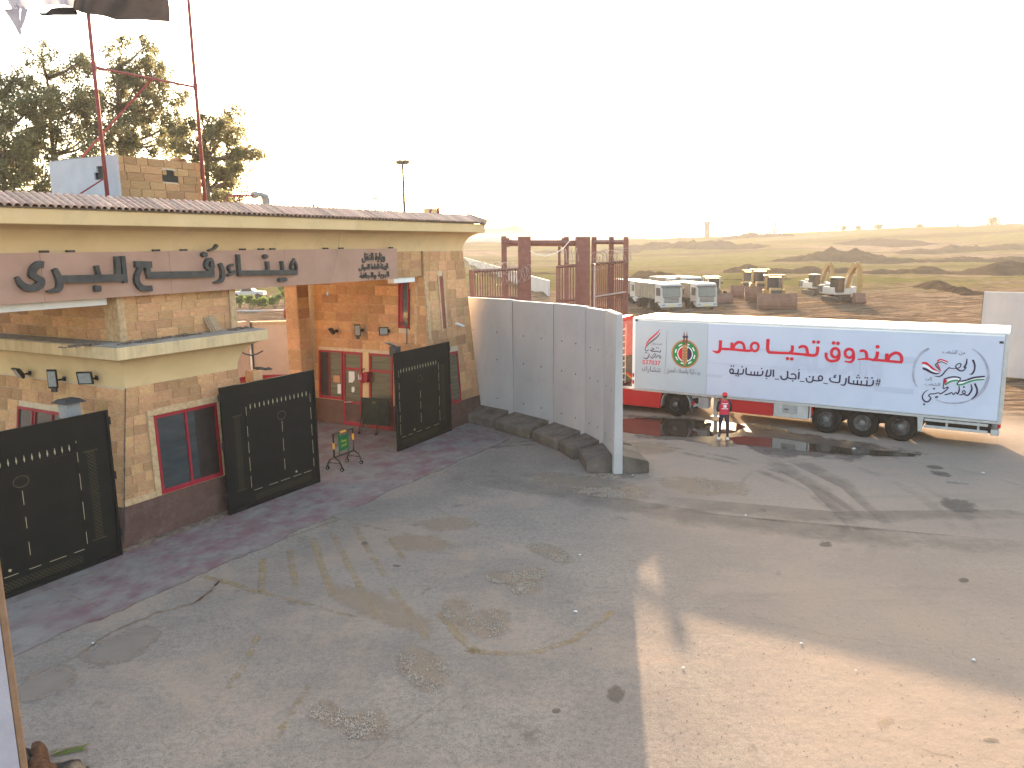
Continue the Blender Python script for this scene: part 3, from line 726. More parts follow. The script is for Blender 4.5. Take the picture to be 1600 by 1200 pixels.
# upper wall under the sign beam
UX0, UX1, UD = .82, 4.32, .45
MB().box(UX0, UX1, UD, KD - .3, 4.967, 7.0).build('upper_wall', MT['mortar'], kiosk)
UF = Face((0, UD, 0), (1, 0, 0), (0, 0, 1)); UL = Face((UX0, KD, 0), (0, -1, 0), (0, 0, 1))
masonry(kiosk, UF, 4.975, 6.06, lambda y: (UX0 + .17, UX1 - .2), MT['stone'], .235, .5)
masonry(kiosk, UL, 4.975, 6.06, lambda y: (.6, KD - UD - .17), MT['stone'], .30, .62)
for a, b in ((UX0 - .03, UX0 + .16), (UX1 - .19, UX1 + .03)): MB().box(a, b, UD - .06, UD + .16, 4.968, 6.06).build('corner_pilaster', MT['carved'], kiosk, bev=.012)
MB().box(UX0 - .03, UX0 + .05, UD + .2, UD + .5, 4.968, 6.06).build('corner_pilaster', MT['carved'], kiosk, bev=.012)

# rubble and boards lying on the ledge
for k_, (a, d, n_, sz) in enumerate(((.9, -.02, 26, .05), (1.55, .12, 30, .045), (2.35, .18, 34, .05), (4.1, .2, 30, .05), (-.1, .6, 30, .045))):
    rg = random.Random(k_); mb = MB()
    for _ in range(n_):
        x, y = a + rg.gauss(0, .22), d + rg.gauss(0, .07); s = sz * rg.uniform(.4, 1.3)
        mb.box(-s, s, -s * .6, s * .6, 0, s * .7, Matrix.Translation((x, y, 4.967)) @ Matrix.Rotation(rg.random() * 6, 4, 'Z') @ Matrix.Rotation(rg.uniform(-.3, .3), 4, 'X'))
    o = mb.build('rubble', MT['rubble']); o.location = FM.translation; o.rotation_euler = (0, 0, FA)
    tag(o, 'brown masonry rubble lying on the dusty kiosk ledge', 'rubble', 'heaps of rubble on the kiosk ledge', 'stuff')
for k_, (a, w, lab) in enumerate(((3.30, .05, 'narrow weathered board leaning on the upper kiosk wall, left of the pair'), (3.45, .22, 'wide weathered board leaning on the upper kiosk wall, right of the pair'))):
    t = fthing('plank', lab, 'board', (a, .2, 4.967), 'boards leaning on the kiosk wall')
    M_ = Matrix.Translation((a, .22, 4.97)) @ Matrix.Rotation(R(-26), 4, 'X') @ Matrix.Rotation(R(-9), 4, 'Y')
    MB().box(0, w, 0, .035, 0, .46, M_).build('board', MT['wood'], t, bev=.006)
    if k_: MB().box(-.07, -.02, .005, .04, 0, .44, M_).build('batten', MT['wood'], t)

# ------------------------------------------------------------------ the taller stone gatehouse at the right end
gh = fthing('stone_gatehouse', 'tall sandstone gatehouse with glazed red door, right of the open lane', 'gatehouse', (12.85, 0, 0))
GA0, GA1, GD, GZ = 12.85, 16.45, 6.6, 7.0
GF = Face((GA0, 0, 0), (1, 0, 0), (0, BT, 1)); GL = Face((GA0, 7, 0), (0, -1, 0), (BT, 0, 1)); GW = GA1 - GA0
gi = lambda z: rect_ring(GA0 + BT * z, GA1 - BT * z, BT * z, GD, z)
MB().loft([gi(0), gi(GZ)]).build('wall', MT['mortar'], gh)
g_ = .03
MB().loft([rect_ring(GA0 - g_, GA1 + g_, -g_, GD, 0), rect_ring(GA0 - g_ + BT, GA1 + g_ - BT, BT - g_, GD, 1.02)]).build('plinth', MT['plinth'], gh)
slit = (1.26, 1.60, 3.98, 6.05); rw = (1.45, 2.18, 1.0, 3.05)
masonry(gh, GF, 1.03, GZ, lambda y: (BT * y, GW - BT * y), MT['stone'], .38, .50, holes=[slit, (rw[0] - .1, rw[1] + .1, .9, rw[3] + .1)])
lwin, ldoor, lgl, dk = (1.30, 2.58, 1.05, 3.05), (2.62, 3.62, .06, 3.05), (3.98, 5.15, .06, 3.05), (5.42, 5.92, 4.1, 5.92)
masonry(gh, GL, 1.03, 6.05, lambda y: (1.05, 7 - BT * y), MT['stone'], .36, .66, holes=[(1.25, 5.2, .5, 3.1), dk])
masonry(gh, GL, 6.05, GZ, lambda y: (1.05, 7 - BT * y), MT['stone'], .40, 1.0)
window(GL, lwin, gh, bars=(1.88,), curtains=((1.38, 1.85),), glass='olive')
d_ = window(GL, ldoor, gh, hbars=(2.36,), fr=.10, glass='olive')
MB().fbox(GL, 2.74, 3.5, .96, 1.05, .012, .05).build('door_rail', MT['red'], d_)
MB().fbox(GL, 2.74, 3.5, .22, .955, .016, .022).build('lower_pane', MT['glass2'], d_)
MB().tube([GL(2.72, .98, .07), GL(3.1, 1.03, .09), GL(3.1, 1.03, .05)], .02, 6).build('door_handle', MT['alu'], d_)
window(GL, lgl, gh, hbars=(2.36,), fr=.09, glass='olive')
MB().fbox(GL, 3.64, 3.96, 1.03, 3.1, 0, .05).build('door_jamb', MT['plaster'], gh, bev=.01)
dw = window(GL, dk, gh, fr=.05, curtains=())
MB().fbox(GL, 5.50, 5.62, 4.18, 5.86, .02, .035).build('shutter_strip', MT['red'], dw)
window(GF, rw, gh, fr=.08, glass='olive')
sl = MB(); sl.fbox(GF, slit[0] + .05, slit[1] - .05, slit[2], slit[3], .0, .012); sl.build('slit_window', MT['dred'], gh)
for a, b in ((slit[0] - .05, slit[0] + .045), (slit[1] - .045, slit[1] + .05)): MB().fbox(GF, a, b, slit[2] - .05, slit[3] + .05, .0, .05).build('slit_jamb', MT['carved'], gh, bev=.008)
MB().fbox(GF, -.0 + BT * 5, .17 + BT * 5, 3.6, 6.1, -.01, .05).build('corner_strip', MT['carved'], gh, bev=.01)
MB().fbox(GL, 6.2, 6.3, 3.5, 6.1, -.005, .05).build('corner_strip', MT['carved'], gh, bev=.01)
MB().tube([GL(5.98, 4.05, .06), GL(5.98, 5.6, .06)], .018, 5).build('conduit', MT['dgrey'], gh)
MB().tube([GL(5.85, 3.5, .06), GL(5.85, 4.3, .06), GL(5.5, 4.3, .06)], .018, 5).build('conduit', MT['dgrey'], gh)
# rear pilaster closing the lane
MB().box(12.22, 12.86, 5.95, 6.62, 0, 6.06).build('rear_pier', MT['mortar'], gh)
PF = Face((12.22, 5.95, 0), (1, 0, 0), (0, 0, 1)); PL = Face((12.22, 6.62, 0), (0, -1, 0), (0, 0, 1))
masonry(gh, PF, 1.0, 6.05, lambda y: (0, .64), MT['stone'], .42, .7); masonry(gh, PL, 1.0, 6.05, lambda y: (0, .67), MT['stone'], .42, .7)
MB().box(12.2, 12.86, 5.93, 6.62, 0, 1.0).build('pier_plinth', MT['plinth'], gh)

# ------------------------------------------------------------------ roof, cove and tiles spanning both lanes
roof = fthing('gateway_roof', 'long cream gateway roof with terracotta tile edge over both lanes', 'roof', (-8, -.2, 7))
RA0, RA1, RD0, RD1, EE = -8.0, GA1 - BT * GZ, BT * GZ, 7.2, .66
MB().box(RA0, GA0 + .1, RD0 + .02, RD0 + .6, 6.07, 7.0).build('lintel_beam', MT['mortar'], roof)
LF = Face((0, RD0 + .02, 0), (1, 0, 0), (0, 0, 1))
masonry(roof, LF, 6.08, 7.0, lambda y: (11.3, GA0 + .32), MT['stone'], .31, .5)
cove(roof, RA0 + EE, RA1, RD0, RD1, 7.004, EE, .70)
MB().box(RA0, RA1 + EE + .02, RD0 - EE - .02, RD1, 7.706, 8.04).build('fascia', MT['plaster'], roof, bev=.015)
MB().box(RA0, RA1 + EE - .3, RD0 - EE + .3, RD1, 8.042, 8.30).build('roof_slab', MT['concdust'], roof)
# one row of half-round tiles along the eave
tw = .172; tm_ = []
for v_ in range(3):
    mb = MB(); rg = random.Random(v_); rings = []
    for yy, zz_, rr in ((0, 0, .088), (.32, .155, .083), (.62, .30, .074)):
        rings.append([Vector((rr * math.cos(math.pi * j / 8), yy, zz_ + rr * .85 * math.sin(math.pi * j / 8))) for j in range(9)] +
                     [Vector(((rr - .018) * math.cos(math.pi * j / 8), yy, zz_ + (rr - .018) * .85 * math.sin(math.pi * j / 8))) for j in range(8, -1, -1)])
    mb.loft(rings); m = bpy.data.meshes.new('roof_tile'); bmesh.ops.recalc_face_normals(mb.bm, faces=mb.bm.faces); mb.bm.to_mesh(m); mb.bm.free(); m.materials.append(MT['tile']); tm_.append(m)
a = RA0 + 2.6; off = ORG[roof.name]; rg = random.Random(2)
MB().hexa([(RA0, RD0 - EE - .06, 8.042), (RA1 + EE - .1, RD0 - EE - .06, 8.042), (RA1 + EE - .1, RD0 - EE + .55, 8.32), (RA0, RD0 - EE + .55, 8.32),
           (RA0, RD0 - EE - .06, 8.058), (RA1 + EE - .1, RD0 - EE - .06, 8.058), (RA1 + EE - .1, RD0 - EE + .55, 8.336), (RA0, RD0 - EE + .55, 8.336)]).build('tile_bed', MT['rubble'], roof)
while a < RA1 + EE - .25:
    o = bpy.data.objects.new('roof_tile', rg.choice(tm_)); COL.objects.link(o); o.parent = roof
    o.location = Vector((a, RD0 - EE - .10 + rg.uniform(-.012, .012), 8.062 + rg.uniform(-.004, .006))) - off; o.rotation_euler = (rg.uniform(-.015, .015), 0, rg.uniform(-.02, .02)); a += tw
MB().tube([(RA1 + EE - .08, RD0 - EE - .12, 8.10), (RA1 + EE - .12, RD0 - EE + .3, 8.24), (RA1 + EE - .16, RD0 - EE + .7, 8.38)], [.13, .13, .11], 10).build('hip_tile', MT['tile'], roof, smooth=R(50))
for a0, a1 in ((-8, .62), (11.55, 12.82)):
    MB().box(a0, a1, RD0 + .06, RD0 + .34, 5.88, 6.066).build('white_soffit_strip', MT['white'], roof, bev=.01)

# ------------------------------------------------------------------ sign board with raised letters
SN = .22                                                         # face of the board (local y)
SF = Face((0, SN, 0), (1, 0, 0), (0, 0, 1))
sign = fthing('sign_board', 'long pink sign beam with raised black Arabic letters across the lanes', 'sign', (-6, SN, 6))
sx1 = on_plane(621, 414, FMI, SN)[0]
for a, b in ((-6, -1.0), (-.995, 2.2), (2.205, 6.1), (6.105, sx1)):
    MB().box(a, b, SN, RD0 + .018, 6.06, 7.12).build('sign_panel', MT['pink'], sign, bev=.004)
def SP(x, y): return on_plane(x, y, FMI, SN - .10)
cA = lambda L: [SP(x / 6.667, 385 + y / 6.667) for x, y in L]
cB = lambda L: [SP(180 + x / 5.333, 375 + y / 5.333) for x, y in L]
sA, sB = .00218, .00275                                           # metres per crop pixel (vertical), near enough for stroke widths
_ln = [0]
def letter(strokes, conv, sc, name='letter'):
    mb = MB()
    for pts, w in strokes:
        _ln[0] += 1; e = (_ln[0] % 7) * .0012
        P = conv(pts); n = len(P)
        if n > 2:                                                # smooth the bends
            Q = []
            for i in range(n - 1):
                p0, p1, p2, p3 = P[max(i - 1, 0)], P[i], P[i + 1], P[min(i + 2, n - 1)]
                for s in range(4):
                    t = s / 4
                    Q.append(tuple(.5 * (2 * p1[c] + (p2[c] - p0[c]) * t + (2 * p0[c] - 5 * p1[c] + 4 * p2[c] - p3[c]) * t * t + (3 * p1[c] - p0[c] - 3 * p2[c] + p3[c]) * t ** 3) for c in (0, 1)))
            Q.append(P[-1])
            ws = w if isinstance(w, (list, tuple)) else [w] * n
            W_ = [ws[min(int(i / 4), n - 2)] + (ws[min(int(i / 4) + 1, n - 1)] - ws[min(int(i / 4), n - 2)]) * (i / 4 - int(i / 4)) for i in range(len(Q) - 1)] + [ws[-1]]
            P, w = Q, W_
        else: w = w if isinstance(w, (list, tuple)) else [w] * n
        mb.stroke(P, [x * sc for x in w], SF, -.004, .10 + e)
    return mb.build(name, MT['letter'], sign)
dot = lambda x, y, r, conv, sc: letter([([(x - r, y), (x + r, y)], [1.5 * r, 1.5 * r]), ([(x, y - r), (x, y + r)], [1.5 * r, 1.5 * r])], conv, sc, 'letter_dot')
letter([([(460, 192), (415, 188), (365, 225), (345, 275), (345, 318)], 68), ([(338, 298), (395, 330), (452, 362)], 62), ([(432, 345), (428, 395), (370, 432), (290, 432), (225, 388), (185, 318)], [70, 74, 74, 72, 56, 30])], cA, sA)
letter([([(575, 235), (608, 300), (628, 360), (628, 420), (590, 462), (500, 470)], [48, 58, 62, 64, 48, 14]), ([(620, 345), (1290, 328)], 80), ([(1012, 200), (1040, 320)], 42), ([(1228, 105), (1240, 330)], 56)], cA, sA)
letter([([(1283, 100), (1315, 380)], [52, 46])], cA, sA)
dot(1025, 440, 34, cA, sA)
letter([([(172, 203), (308, 205)], 58), ([(222, 225), (190, 290), (190, 355), (235, 402), (312, 402)], [36, 42, 48, 54, 50]), ([(272, 225), (285, 292)], 44), ([(270, 294), (830, 284)], 62), ([(812, 300), (812, 200)], 40), ([(822, 230), (805, 165), (775, 172), (762, 215), (790, 245), (822, 240)], [34, 34, 34, 34, 30, 26])], cB, sB)
dot(750, 122, 22, cB, sB)
letter([([(785, 88), (830, 72), (855, 42)], [14, 22, 26])], cB, sB, 'letter_accent')
letter([([(880, 195), (902, 265), (892, 335), (830, 358)], [34, 40, 40, 12])], cB, sB)
letter([([(988, 205), (955, 222), (965, 258), (1004, 262)], 22), ([(1004, 270), (942, 296)], 22)], cB, sB)
letter([([(1030, 120), (1042, 302)], 36), ([(1036, 276), (1522, 270)], 52), ([(1274, 178), (1280, 260)], 32), ([(1393, 175), (1405, 260)], 28), ([(1512, 275), (1515, 215), (1494, 175), (1472, 225), (1490, 258)], [22, 24, 22, 22, 22]), ([(1490, 178), (1500, 155)], 10)], cB, sB)
dot(1258, 138, 18, cB, sB); dot(1384, 332, 17, cB, sB); dot(1418, 330, 17, cB, sB)
for x, y in ((70, 391), (111, 391), (245, 390.5), (288, 390.5), (380, 389), (409, 390), (427, 390), (510, 390.5), (534, 390.5), (612, 390)):
    a, z = on_plane(x, y, FMI, SN + .05); MB().box(a - .11, a + .09, SN + .02, SN + .12, 7.122, 7.17, Matrix.Identity(4)).build('bracket', MT['letter'], sign, bev=.015)
def px_rect(fn, l, r, t, b): return (fn(*l)[0], fn(*b)[1], fn(*r)[0], fn(*t)[1])
SP0 = lambda x, y: on_plane(x, y, FMI, SN)
for body, l, r, t, b in (('وزارة النقل', (565, 402), (600.5, 402), (583, 395), (583, 410)), ('الهيئة العامة للموانى', (560, 417), (605.5, 417), (583, 412), (583, 423)), ('البرية والجافة', (561.5, 430), (607, 430), (585, 425), (585, 436))):
    text_on('lettering', body, SF, px_rect(SP0, l, r, t, b), .002, MT['letter'], sign, .022, .035, res=1)

# ------------------------------------------------------------------ brick turret with flag poles on the roof
tur = fthing('roof_turret', 'square rooftop turret with one tan brick side and one white side', 'turret', (1.9, 1.5, 8.3))
T0_, T1_, TD0, TD1, TZ = 1.9, 4.42, 1.5, 4.42, 9.52
MB().box(T0_ + .05, T1_ - .02, TD0 + .05, TD1, 8.302, TZ - .03).build('wall', MT['mortar'], tur)
TF = Face((T0_, TD0 + .05, 0), (1, 0, 0), (0, 0, 1)); TL = Face((T0_ + .05, TD1, 0), (0, -1, 0), (0, 0, 1))
hole = (1.3, 1.78, 8.98, 9.26)
masonry(tur, TF, 8.31, TZ, lambda y: (0, T1_ - T0_), MT['cbrick'], .205, .42, .028, holes=[hole], name='brick', gap=.018)
op = MB(); op.fbox(TF, 1.3, 1.78, 8.95, 9.12, .001, .006); op.fbox(TF, 1.42, 1.66, 9.121, 9.26, .001, .006); op.build('opening_dark_panel', MT['tarp_and_hole'], tur)  # flat black panel: shade inside the opening put in as colour
for a, b in ((1.3, 1.415), (1.665, 1.78)): MB().fbox(TF, a, b, 9.125, 9.24, 0, .045).build('brick', MT['cbrick'], tur)
sd_ = TD1 - TD0; w = MB(); hx = (1.95, 2.45)
w.fbox(TL, 0, hx[0], 8.31, TZ, 0, .055); w.fbox(TL, hx[1], sd_ - .0, 8.31, TZ, 0, .055); w.fbox(TL, hx[0], hx[1], 8.31, 8.95, 0, .055); w.fbox(TL, hx[0], hx[1], 9.28, TZ, 0, .055)
w.fbox(TL, hx[0], hx[0] + .12, 9.13, 9.28, 0, .055); w.fbox(TL, hx[1] - .12, hx[1], 9.13, 9.28, 0, .055)
w.build('white_render', MT['greyplaster'], tur)
MB().fbox(TL, hx[0], hx[1], 8.95, 9.28, .001, .006).build('opening_dark_panel', MT['tarp_and_hole'], tur)  # black panel painted as the shaded hole in the white side
cp = MB(); rg = random.Random(4)
for i in range(12): cp.box(T0_ + .04, T0_ + .16, TD0 + .3 + i * .22, TD0 + .3 + (i + 1) * .22, TZ - .01, TZ + rg.uniform(.01, .05))
cp.build('parapet_mortar', MT['concdust'], tur)
lp = MB()
for i in range(9): lp.box(3.75 + rg.uniform(-.15, .2), 3.98 + rg.uniform(-.1, .1), 1.6, 1.8, TZ, TZ + rg.uniform(.04, .1))
lp.build('parapet_rubble', MT['stone'], tur)

fl = fthing('flag_poles', 'pair of red steel flag poles joined by a crossbar above the turret', 'flag pole', (1.45, 1.35, 8.3))
pa, pb = on_plane(167, 315, FMI, 1.35), on_plane(318, 325, FMI, 1.35)
xa, xb = 1.46, 4.36
for xx in (xa, xb): MB().tube([(xx, 1.35, 8.30), (xx - .02, 1.35, 12), (xx - .03, 1.35, 17)], [.05, .045, .035], 8).build('pole', MT['dred'], fl, smooth=True)
MB().tube([(xa, 1.35, 11.49), (xb, 1.35, 11.50)], .03, 6).build('crossbar', MT['dred'], fl)
MB().tube([(3.0, 1.36, 11.48), (2.2, 3.5, 9.56)], .032, 6).build('brace', MT['dred'], fl)
for xx in (xa, xb): MB().tube([(xx - .02, 1.35, 11.42), (xx - .02, 1.35, 11.6)], .062, 8).build('clamp', MT['dred'], fl)
MB().tube([(1.0, 2.4, 8.32), (1.42, 1.36, 8.9)], .02, 5).build('stay', MT['dred'], fl)
def flag(pxs, mat, dep, parent_label, cat, name, bands=None, amp=.12):
    """cloth: grid between an upper and a lower edge given in pixels on the plane local y = dep"""
    t = fthing(name, parent_label, cat, (xa, dep, 13))
    top, bot = pxs; U = [on_plane(x, y, FMI, dep) for x, y in top]; B = [on_plane(x, y, FMI, dep) for x, y in bot]
    def along(P, s):
        s *= len(P) - 1; i = min(int(s), len(P) - 2); f = s - i
        return P[i][0] + (P[i + 1][0] - P[i][0]) * f, P[i][1] + (P[i + 1][1] - P[i][1]) * f
    nx, ny = 26, 12
    def grid(y0, y1, mt, nm):
        mb = MB(); V = []
        for i in range(nx + 1):
            row = []
            for j in range(ny + 1):
                s = i / nx; v = y0 + (y1 - y0) * j / ny
                a, b = along(U, s), along(B, s); x = a[0] + (b[0] - a[0]) * v; z = a[1] + (b[1] - a[1]) * v
                row.append(mb.bm.verts.new((x, dep + amp * math.sin(s * 9 + v * 2) * (.25 + s) + .04 * math.sin(s * 23 + v * 7), z)))
            V.append(row)
        for i in range(nx):
            for j in range(ny): mb.bm.faces.new((V[i][j], V[i + 1][j], V[i + 1][j + 1], V[i][j + 1]))
        o = mb.build(nm, mt, t, smooth=True)
        return o
    for (y0, y1, mt, nm) in bands: grid(y0, y1, mt, nm)
    return t
flag(([(122, -75), (190, -78), (262, -70)], [(116, 12), (124, 20), (150, 24), (190, 30), (225, 30), (258, 36)]), None, 1.30, 'dark banded flag flying right from the left pole', 'flag', 'flag',
     [(0, .33, MT['capred'], 'red_band'), (.33, .60, MT['flagw'], 'white_band'), (.60, 1.0, MT['flagb'], 'black_band')])
flag(([(118, -70), (60, -72), (-10, -60)], [(117, 10), (98, 8), (80, 8), (60, 8), (36, 12), (24, 24), (6, 8)]), None, 1.42, 'torn pale flag flying left from the left pole', 'flag', 'flag',
     [(0, 1, MT['flagw'], 'cloth')])
t_ = [o for o in bpy.data.objects if o.name == 'flag.001'][0]
tp = lambda L: [on_plane(x, y, FMI, 1.44) for x, y in L]
F144 = Face((0, 1.44, 0), (1, 0, 0), (0, 0, 1))
MB().stroke(tp([(18, 14), (26, 36), (32, 54)]), [.34, .16, .05], F144, 0, .006).build('torn_strip', MT['flagw'], t_)
MB().stroke(tp([(38, 12), (35, 30), (32, 44)]), [.14, .10, .04], F144, .01, .016).build('torn_strip', MT['flagw'], t_)
MB().stroke(tp([(121, 17), (100, 17), (84, 18), (74, 22), (66, 22), (61, 19)]), [.17, .17, .14, .06, .05, .02], F144, -.03, -.024).build('dark_hem', MT['flagb'], t_)
text_on('faded_letter', 'وف', F144, (*tp([(22, 14)])[0], *tp([(28, 6)])[0]), .03, MT['gtxt'], t_, .02)

# ------------------------------------------------------------------ small things on the roof
rl = fthing('roof_pipe', 'red roof pipe rail ending in a grey gooseneck vent', 'pipe', (5.2, 1.0, 8.3))
P_ = lambda x, y: (lambda q: Vector((q[0], 1.0, q[1])))(on_plane(x, y, FMI, 1.0))
MB().tube([P_(356, 328), P_(355, 308), P_(360, 305.5), P_(397, 306)], .03, 6).build('rail', MT['dred'], rl)
MB().tube([P_(374, 328), P_(374, 307)], .025, 6).build('post', MT['dred'], rl)
MB().tube([P_(395, 305), P_(401, 304)], [.10, .10], 10).build('flange', MT['grey'], rl)
MB().tube([P_(400, 304.5), P_(408, 304), P_(414, 307), P_(416, 314), P_(415, 328)], [.06, .07, .12, .13, .07], 10).build('gooseneck', MT['grey'], rl, smooth=True)
ch = fthing('roof_stub', 'small broken cream masonry stub near the right end of the roof', 'chimney', (14.4, 1.2, 8.3))
q_ = on_plane(679, 343, FMI, 1.2); qa = on_plane(672.5, 330, FMI, 1.2); qb = on_plane(684, 326, FMI, 1.2)
MB().box(qa[0], qb[0], 1.2, 1.55, 8.3, qb[1]).build('stub', MT['plaster'], ch, bev=.03)
MB().tube([(qa[0] + .02, 1.19, qb[1] - .05), (qa[0] - .10, 1.19, qb[1] - .28)], [.05, .03], 5).build('bent_plate', MT['dred'], ch)
MB().tube([(qb[0], 1.19, 8.42), (qb[0] + .02, 1.19, qb[1] + .16)], [.08, .03], 5).build('rebar_stub', MT['dred'], ch)
MB().box(qb[0] - .05, qb[0] + .2, 1.2, 1.5, 8.3, 8.5).build('block', MT['stone'], ch)
lm = fthing('roof_lamp', 'thin rooftop lamp pin behind the tiles', 'lamp', (8.5, 2, 8.3))
qq = on_plane(490, 322, FMI, 2.0); MB().tube([(qq[0], 2, 8.3), (qq[0], 2, qq[1])], .015, 5).build('stem', MT['dgrey'], lm); MB().tube([(qq[0], 2, qq[1] - .05), (qq[0], 2, qq[1] + .07)], [.05, .03], 6).build('head', MT['dgrey'], lm)
cbl = [on_plane(x, y, FMI, SN - .16) for x, y in ((533, 348), (531, 365), (528, 390), (522, 420), (514, 443), (511, 456))]
cb = fthing('hanging_cable', 'thin cable hanging from the roof edge across the sign with a small bulb', 'cable', (cbl[0][0], SN - .16, 6))
MB().tube([(a, SN - .16, z) for a, z in cbl], .008, 4).build('cable', MT['wood'], cb); MB().tube([(cbl[-1][0], SN - .16, cbl[-1][1]), (cbl[-1][0], SN - .16, cbl[-1][1] - .1)], [.02, .035], 6).build('bulb', MT['lens'], cb)

# ------------------------------------------------------------------ gate leaves
def make_gate(label, a0, d0, W_, flip, rot=0.0, H_=3.50):
    g = tag(empty('gate_leaf', FM @ Vector((a0, d0, 0)), FA + rot), label, 'gate', 'black metal gate leaves')
    X = (lambda x: W_ - x) if flip else (lambda x: x)
    def fb(mb, x0, x1, z0, z1, y0, y1):
        a, b = sorted((X(x0), X(x1))); mb.box(a, b, y0, y1, z0, z1); return mb
    fb(MB(), 0, W_, .05, H_ + .05, 0, .03).build('sheet', MT['gate'], g)
    f = MB(); fb(f, 0, .06, .05, H_ + .05, -.03, -.001); fb(f, W_ - .06, W_, .05, H_ + .05, -.03, -.001); fb(f, .06, W_ - .06, H_ - .02, H_ + .05, -.03, -.001); fb(f, .06, W_ - .06, .05, .14, -.03, -.001); f.build('frame', MT['gate'], g)
    p = MB(); fb(p, .80, W_ - .2, .48, .52, -.014, -.001); fb(p, .80, .84, .52, 3.02, -.014, -.001); fb(p, W_ - .24, W_ - .2, .52, 3.02, -.014, -.001); fb(p, .84, W_ - .24, 2.72, 2.75, -.014, -.001); p.build('moulding', MT['gate'], g)
    n = 14; om = None
    for i in range(n):                                       # row of small spear ornaments
        x = .98 + (W_ - .36 - .98) * i / (n - 1)
        if om is None:
            mb = MB(); mb.prism([(0, -.07), (.008, -.03), (.016, 0), (.008, .03), (0, .08), (-.008, .03), (-.016, 0), (-.008, -.03)], XZ, .001, .016)
            bmesh.ops.recalc_face_normals(mb.bm, faces=mb.bm.faces); om = bpy.data.meshes.new('ornament'); mb.bm.to_mesh(om); mb.bm.free(); om.materials.append(MT['gold'])
        o = bpy.data.objects.new('ornament', om); COL.objects.link(o); o.parent = g; o.location = (X(x), 0, 2.87)
    rg = random.Random(int(a0 * 10))
    def dash(x0, z0, x1, z1, w=.010):
        L_ = math.hypot(x1 - x0, z1 - z0); t = 0
        while t < L_:
            e = min(L_, t + rg.uniform(.22, .42)); s0, s1 = t / L_, e / L_
            ax, az, bx, bz = x0 + (x1 - x0) * s0, z0 + (z1 - z0) * s0, x0 + (x1 - x0) * s1, z0 + (z1 - z0) * s1
            mb = MB()
            if abs(z1 - z0) > abs(x1 - x0): fb(mb, ax - w / 2, ax + w / 2, az, bz, -.020, -.015)
            else: fb(mb, ax, bx, az - w / 2, az + w / 2, -.020, -.015)
            t = e + rg.uniform(.06, .3); mb.build('gold_trim', MT['gold'], g)
    dash(.82, .6, .82, 3.0); dash(W_ - .22, .6, W_ - .22, 2.95); dash(.9, .5, W_ - .3, .5); dash(2.08, .8, 2.08, 2.25)
    la = MB()                                                # lattice column and lattice foot band
    def xx(x0, x1, z0, z1, nx, nz):
        for i in range(nx):
            for j in range(nz):
                ax, bx = x0 + (x1 - x0) * i / nx, x0 + (x1 - x0) * (i + 1) / nx; az, bz = z0 + (z1 - z0) * j / nz, z0 + (z1 - z0) * (j + 1) / nz
                la.ribbon([(X(ax), az), (X(bx), bz)], .006, XZ, .004); la.ribbon([(X(ax), bz), (X(bx), az)], .006, XZ, .0045)
    xx(.40, .60, .62, 2.70, 2, 24); xx(.95, W_ - .35, .2, .38, 24, 2)
    for z in (.62, 2.70): la.ribbon([(X(.33), z), (X(.67), z)], .014, XZ, .005)
    la.build('lattice', MT['dgold'], g)['kind'] = 'stuff'
    rng2 = MB(); rng2.tube([(X(2.08) + .16 * math.cos(t * .4), -.012, 2.42 + .12 * math.sin(t * .4)) for t in range(17)], .008, 4); rng2.build('ring_emblem', MT['dgold'], g)
    MB().cyl((X(2.52), -.02, .62), (X(2.52), -.002, .62), .03, n=10).build('lock_plate', MT['gold'], g)
    hg = MB()
    for z in (.5, 1.9, 3.2): hg.cyl((X(-.03), .0, z), (X(-.03), .0, z + .18), .03, n=8)
    hg.build('hinge', MT['black'], g)
    return g
make_gate('black metal gate leaf standing nearest the grey pillar, partly hidden by it', -3.62, -.36, 3.46, True, R(1.5))
make_gate('black metal gate leaf beside the red framed kiosk window', 2.94, -.33, 3.46, False, R(-.5))
make_gate('black metal gate leaf in front of the glazed gatehouse door', 10.36, -.30, 3.60, True, R(2.2))

# ornamental strip beside the first leaf
og = fthing('scroll_grille', 'narrow black scrollwork grille squeezed between gate leaf and kiosk corner', 'grille', (-.2, .05, 0))
w = MB()
for xg in (-.20, -.02): w.box(xg - .02, xg + .02, .03, .07, .95, 2.95)
for zg in (.97, 2.93): w.box(-.22, 0, .03, .07, zg - .02, zg + .02)
w.build('frame', MT['black'], og)
for i in range(6):
    z = 1.12 + i * .3; MB().tube([(-.11 + .065 * math.cos(t * .5), .05, z + .12 * math.sin(t * .5) * (1 if i % 2 else -1)) for t in range(9)], .010, 4).build('scroll', MT['black'], og)
MB().box(-.16, -.07, .02, .08, 0, .95).build('post', MT['grey'], og)

# boxes on posts behind the leaves
def motor_box(label, a, d, z, mat, cap=True, s=.26):
    t = fthing('gate_motor_box', label, 'control box', (a, d, 0), 'control boxes behind the gate leaves')
    MB().box(a - .05, a + .05, d - .05, d + .05, 0, z).build('post', MT['dgrey'], t)
    MB().box(a - s / 2, a + s / 2, d - s / 2, d + s / 2, z, z + .36).build('box', MT[mat], t, bev=.012)
    if cap: MB().hexa([(a - s * .8, d - s * .8, z + .365), (a + s * .8, d - s * .8, z + .365), (a + s * .8, d + s * .8, z + .365), (a - s * .8, d + s * .8, z + .365), (a - s * .5, d - s * .5, z + .45), (a + s * .5, d - s * .5, z + .45), (a + s * .5, d + s * .5, z + .45), (a - s * .5, d + s * .5, z + .45)]).build('cap', MT['dgrey'], t)
    return t
motor_box('grey box with dark cap rising behind the nearest gate leaf', -.42, .75, 3.32, 'grey', True, .34)
t = motor_box('beige box topped with broken pieces behind the middle gate leaf', 4.75, .35, 3.36, 'stone', False, .34)
rg = random.Random(9); w = MB()
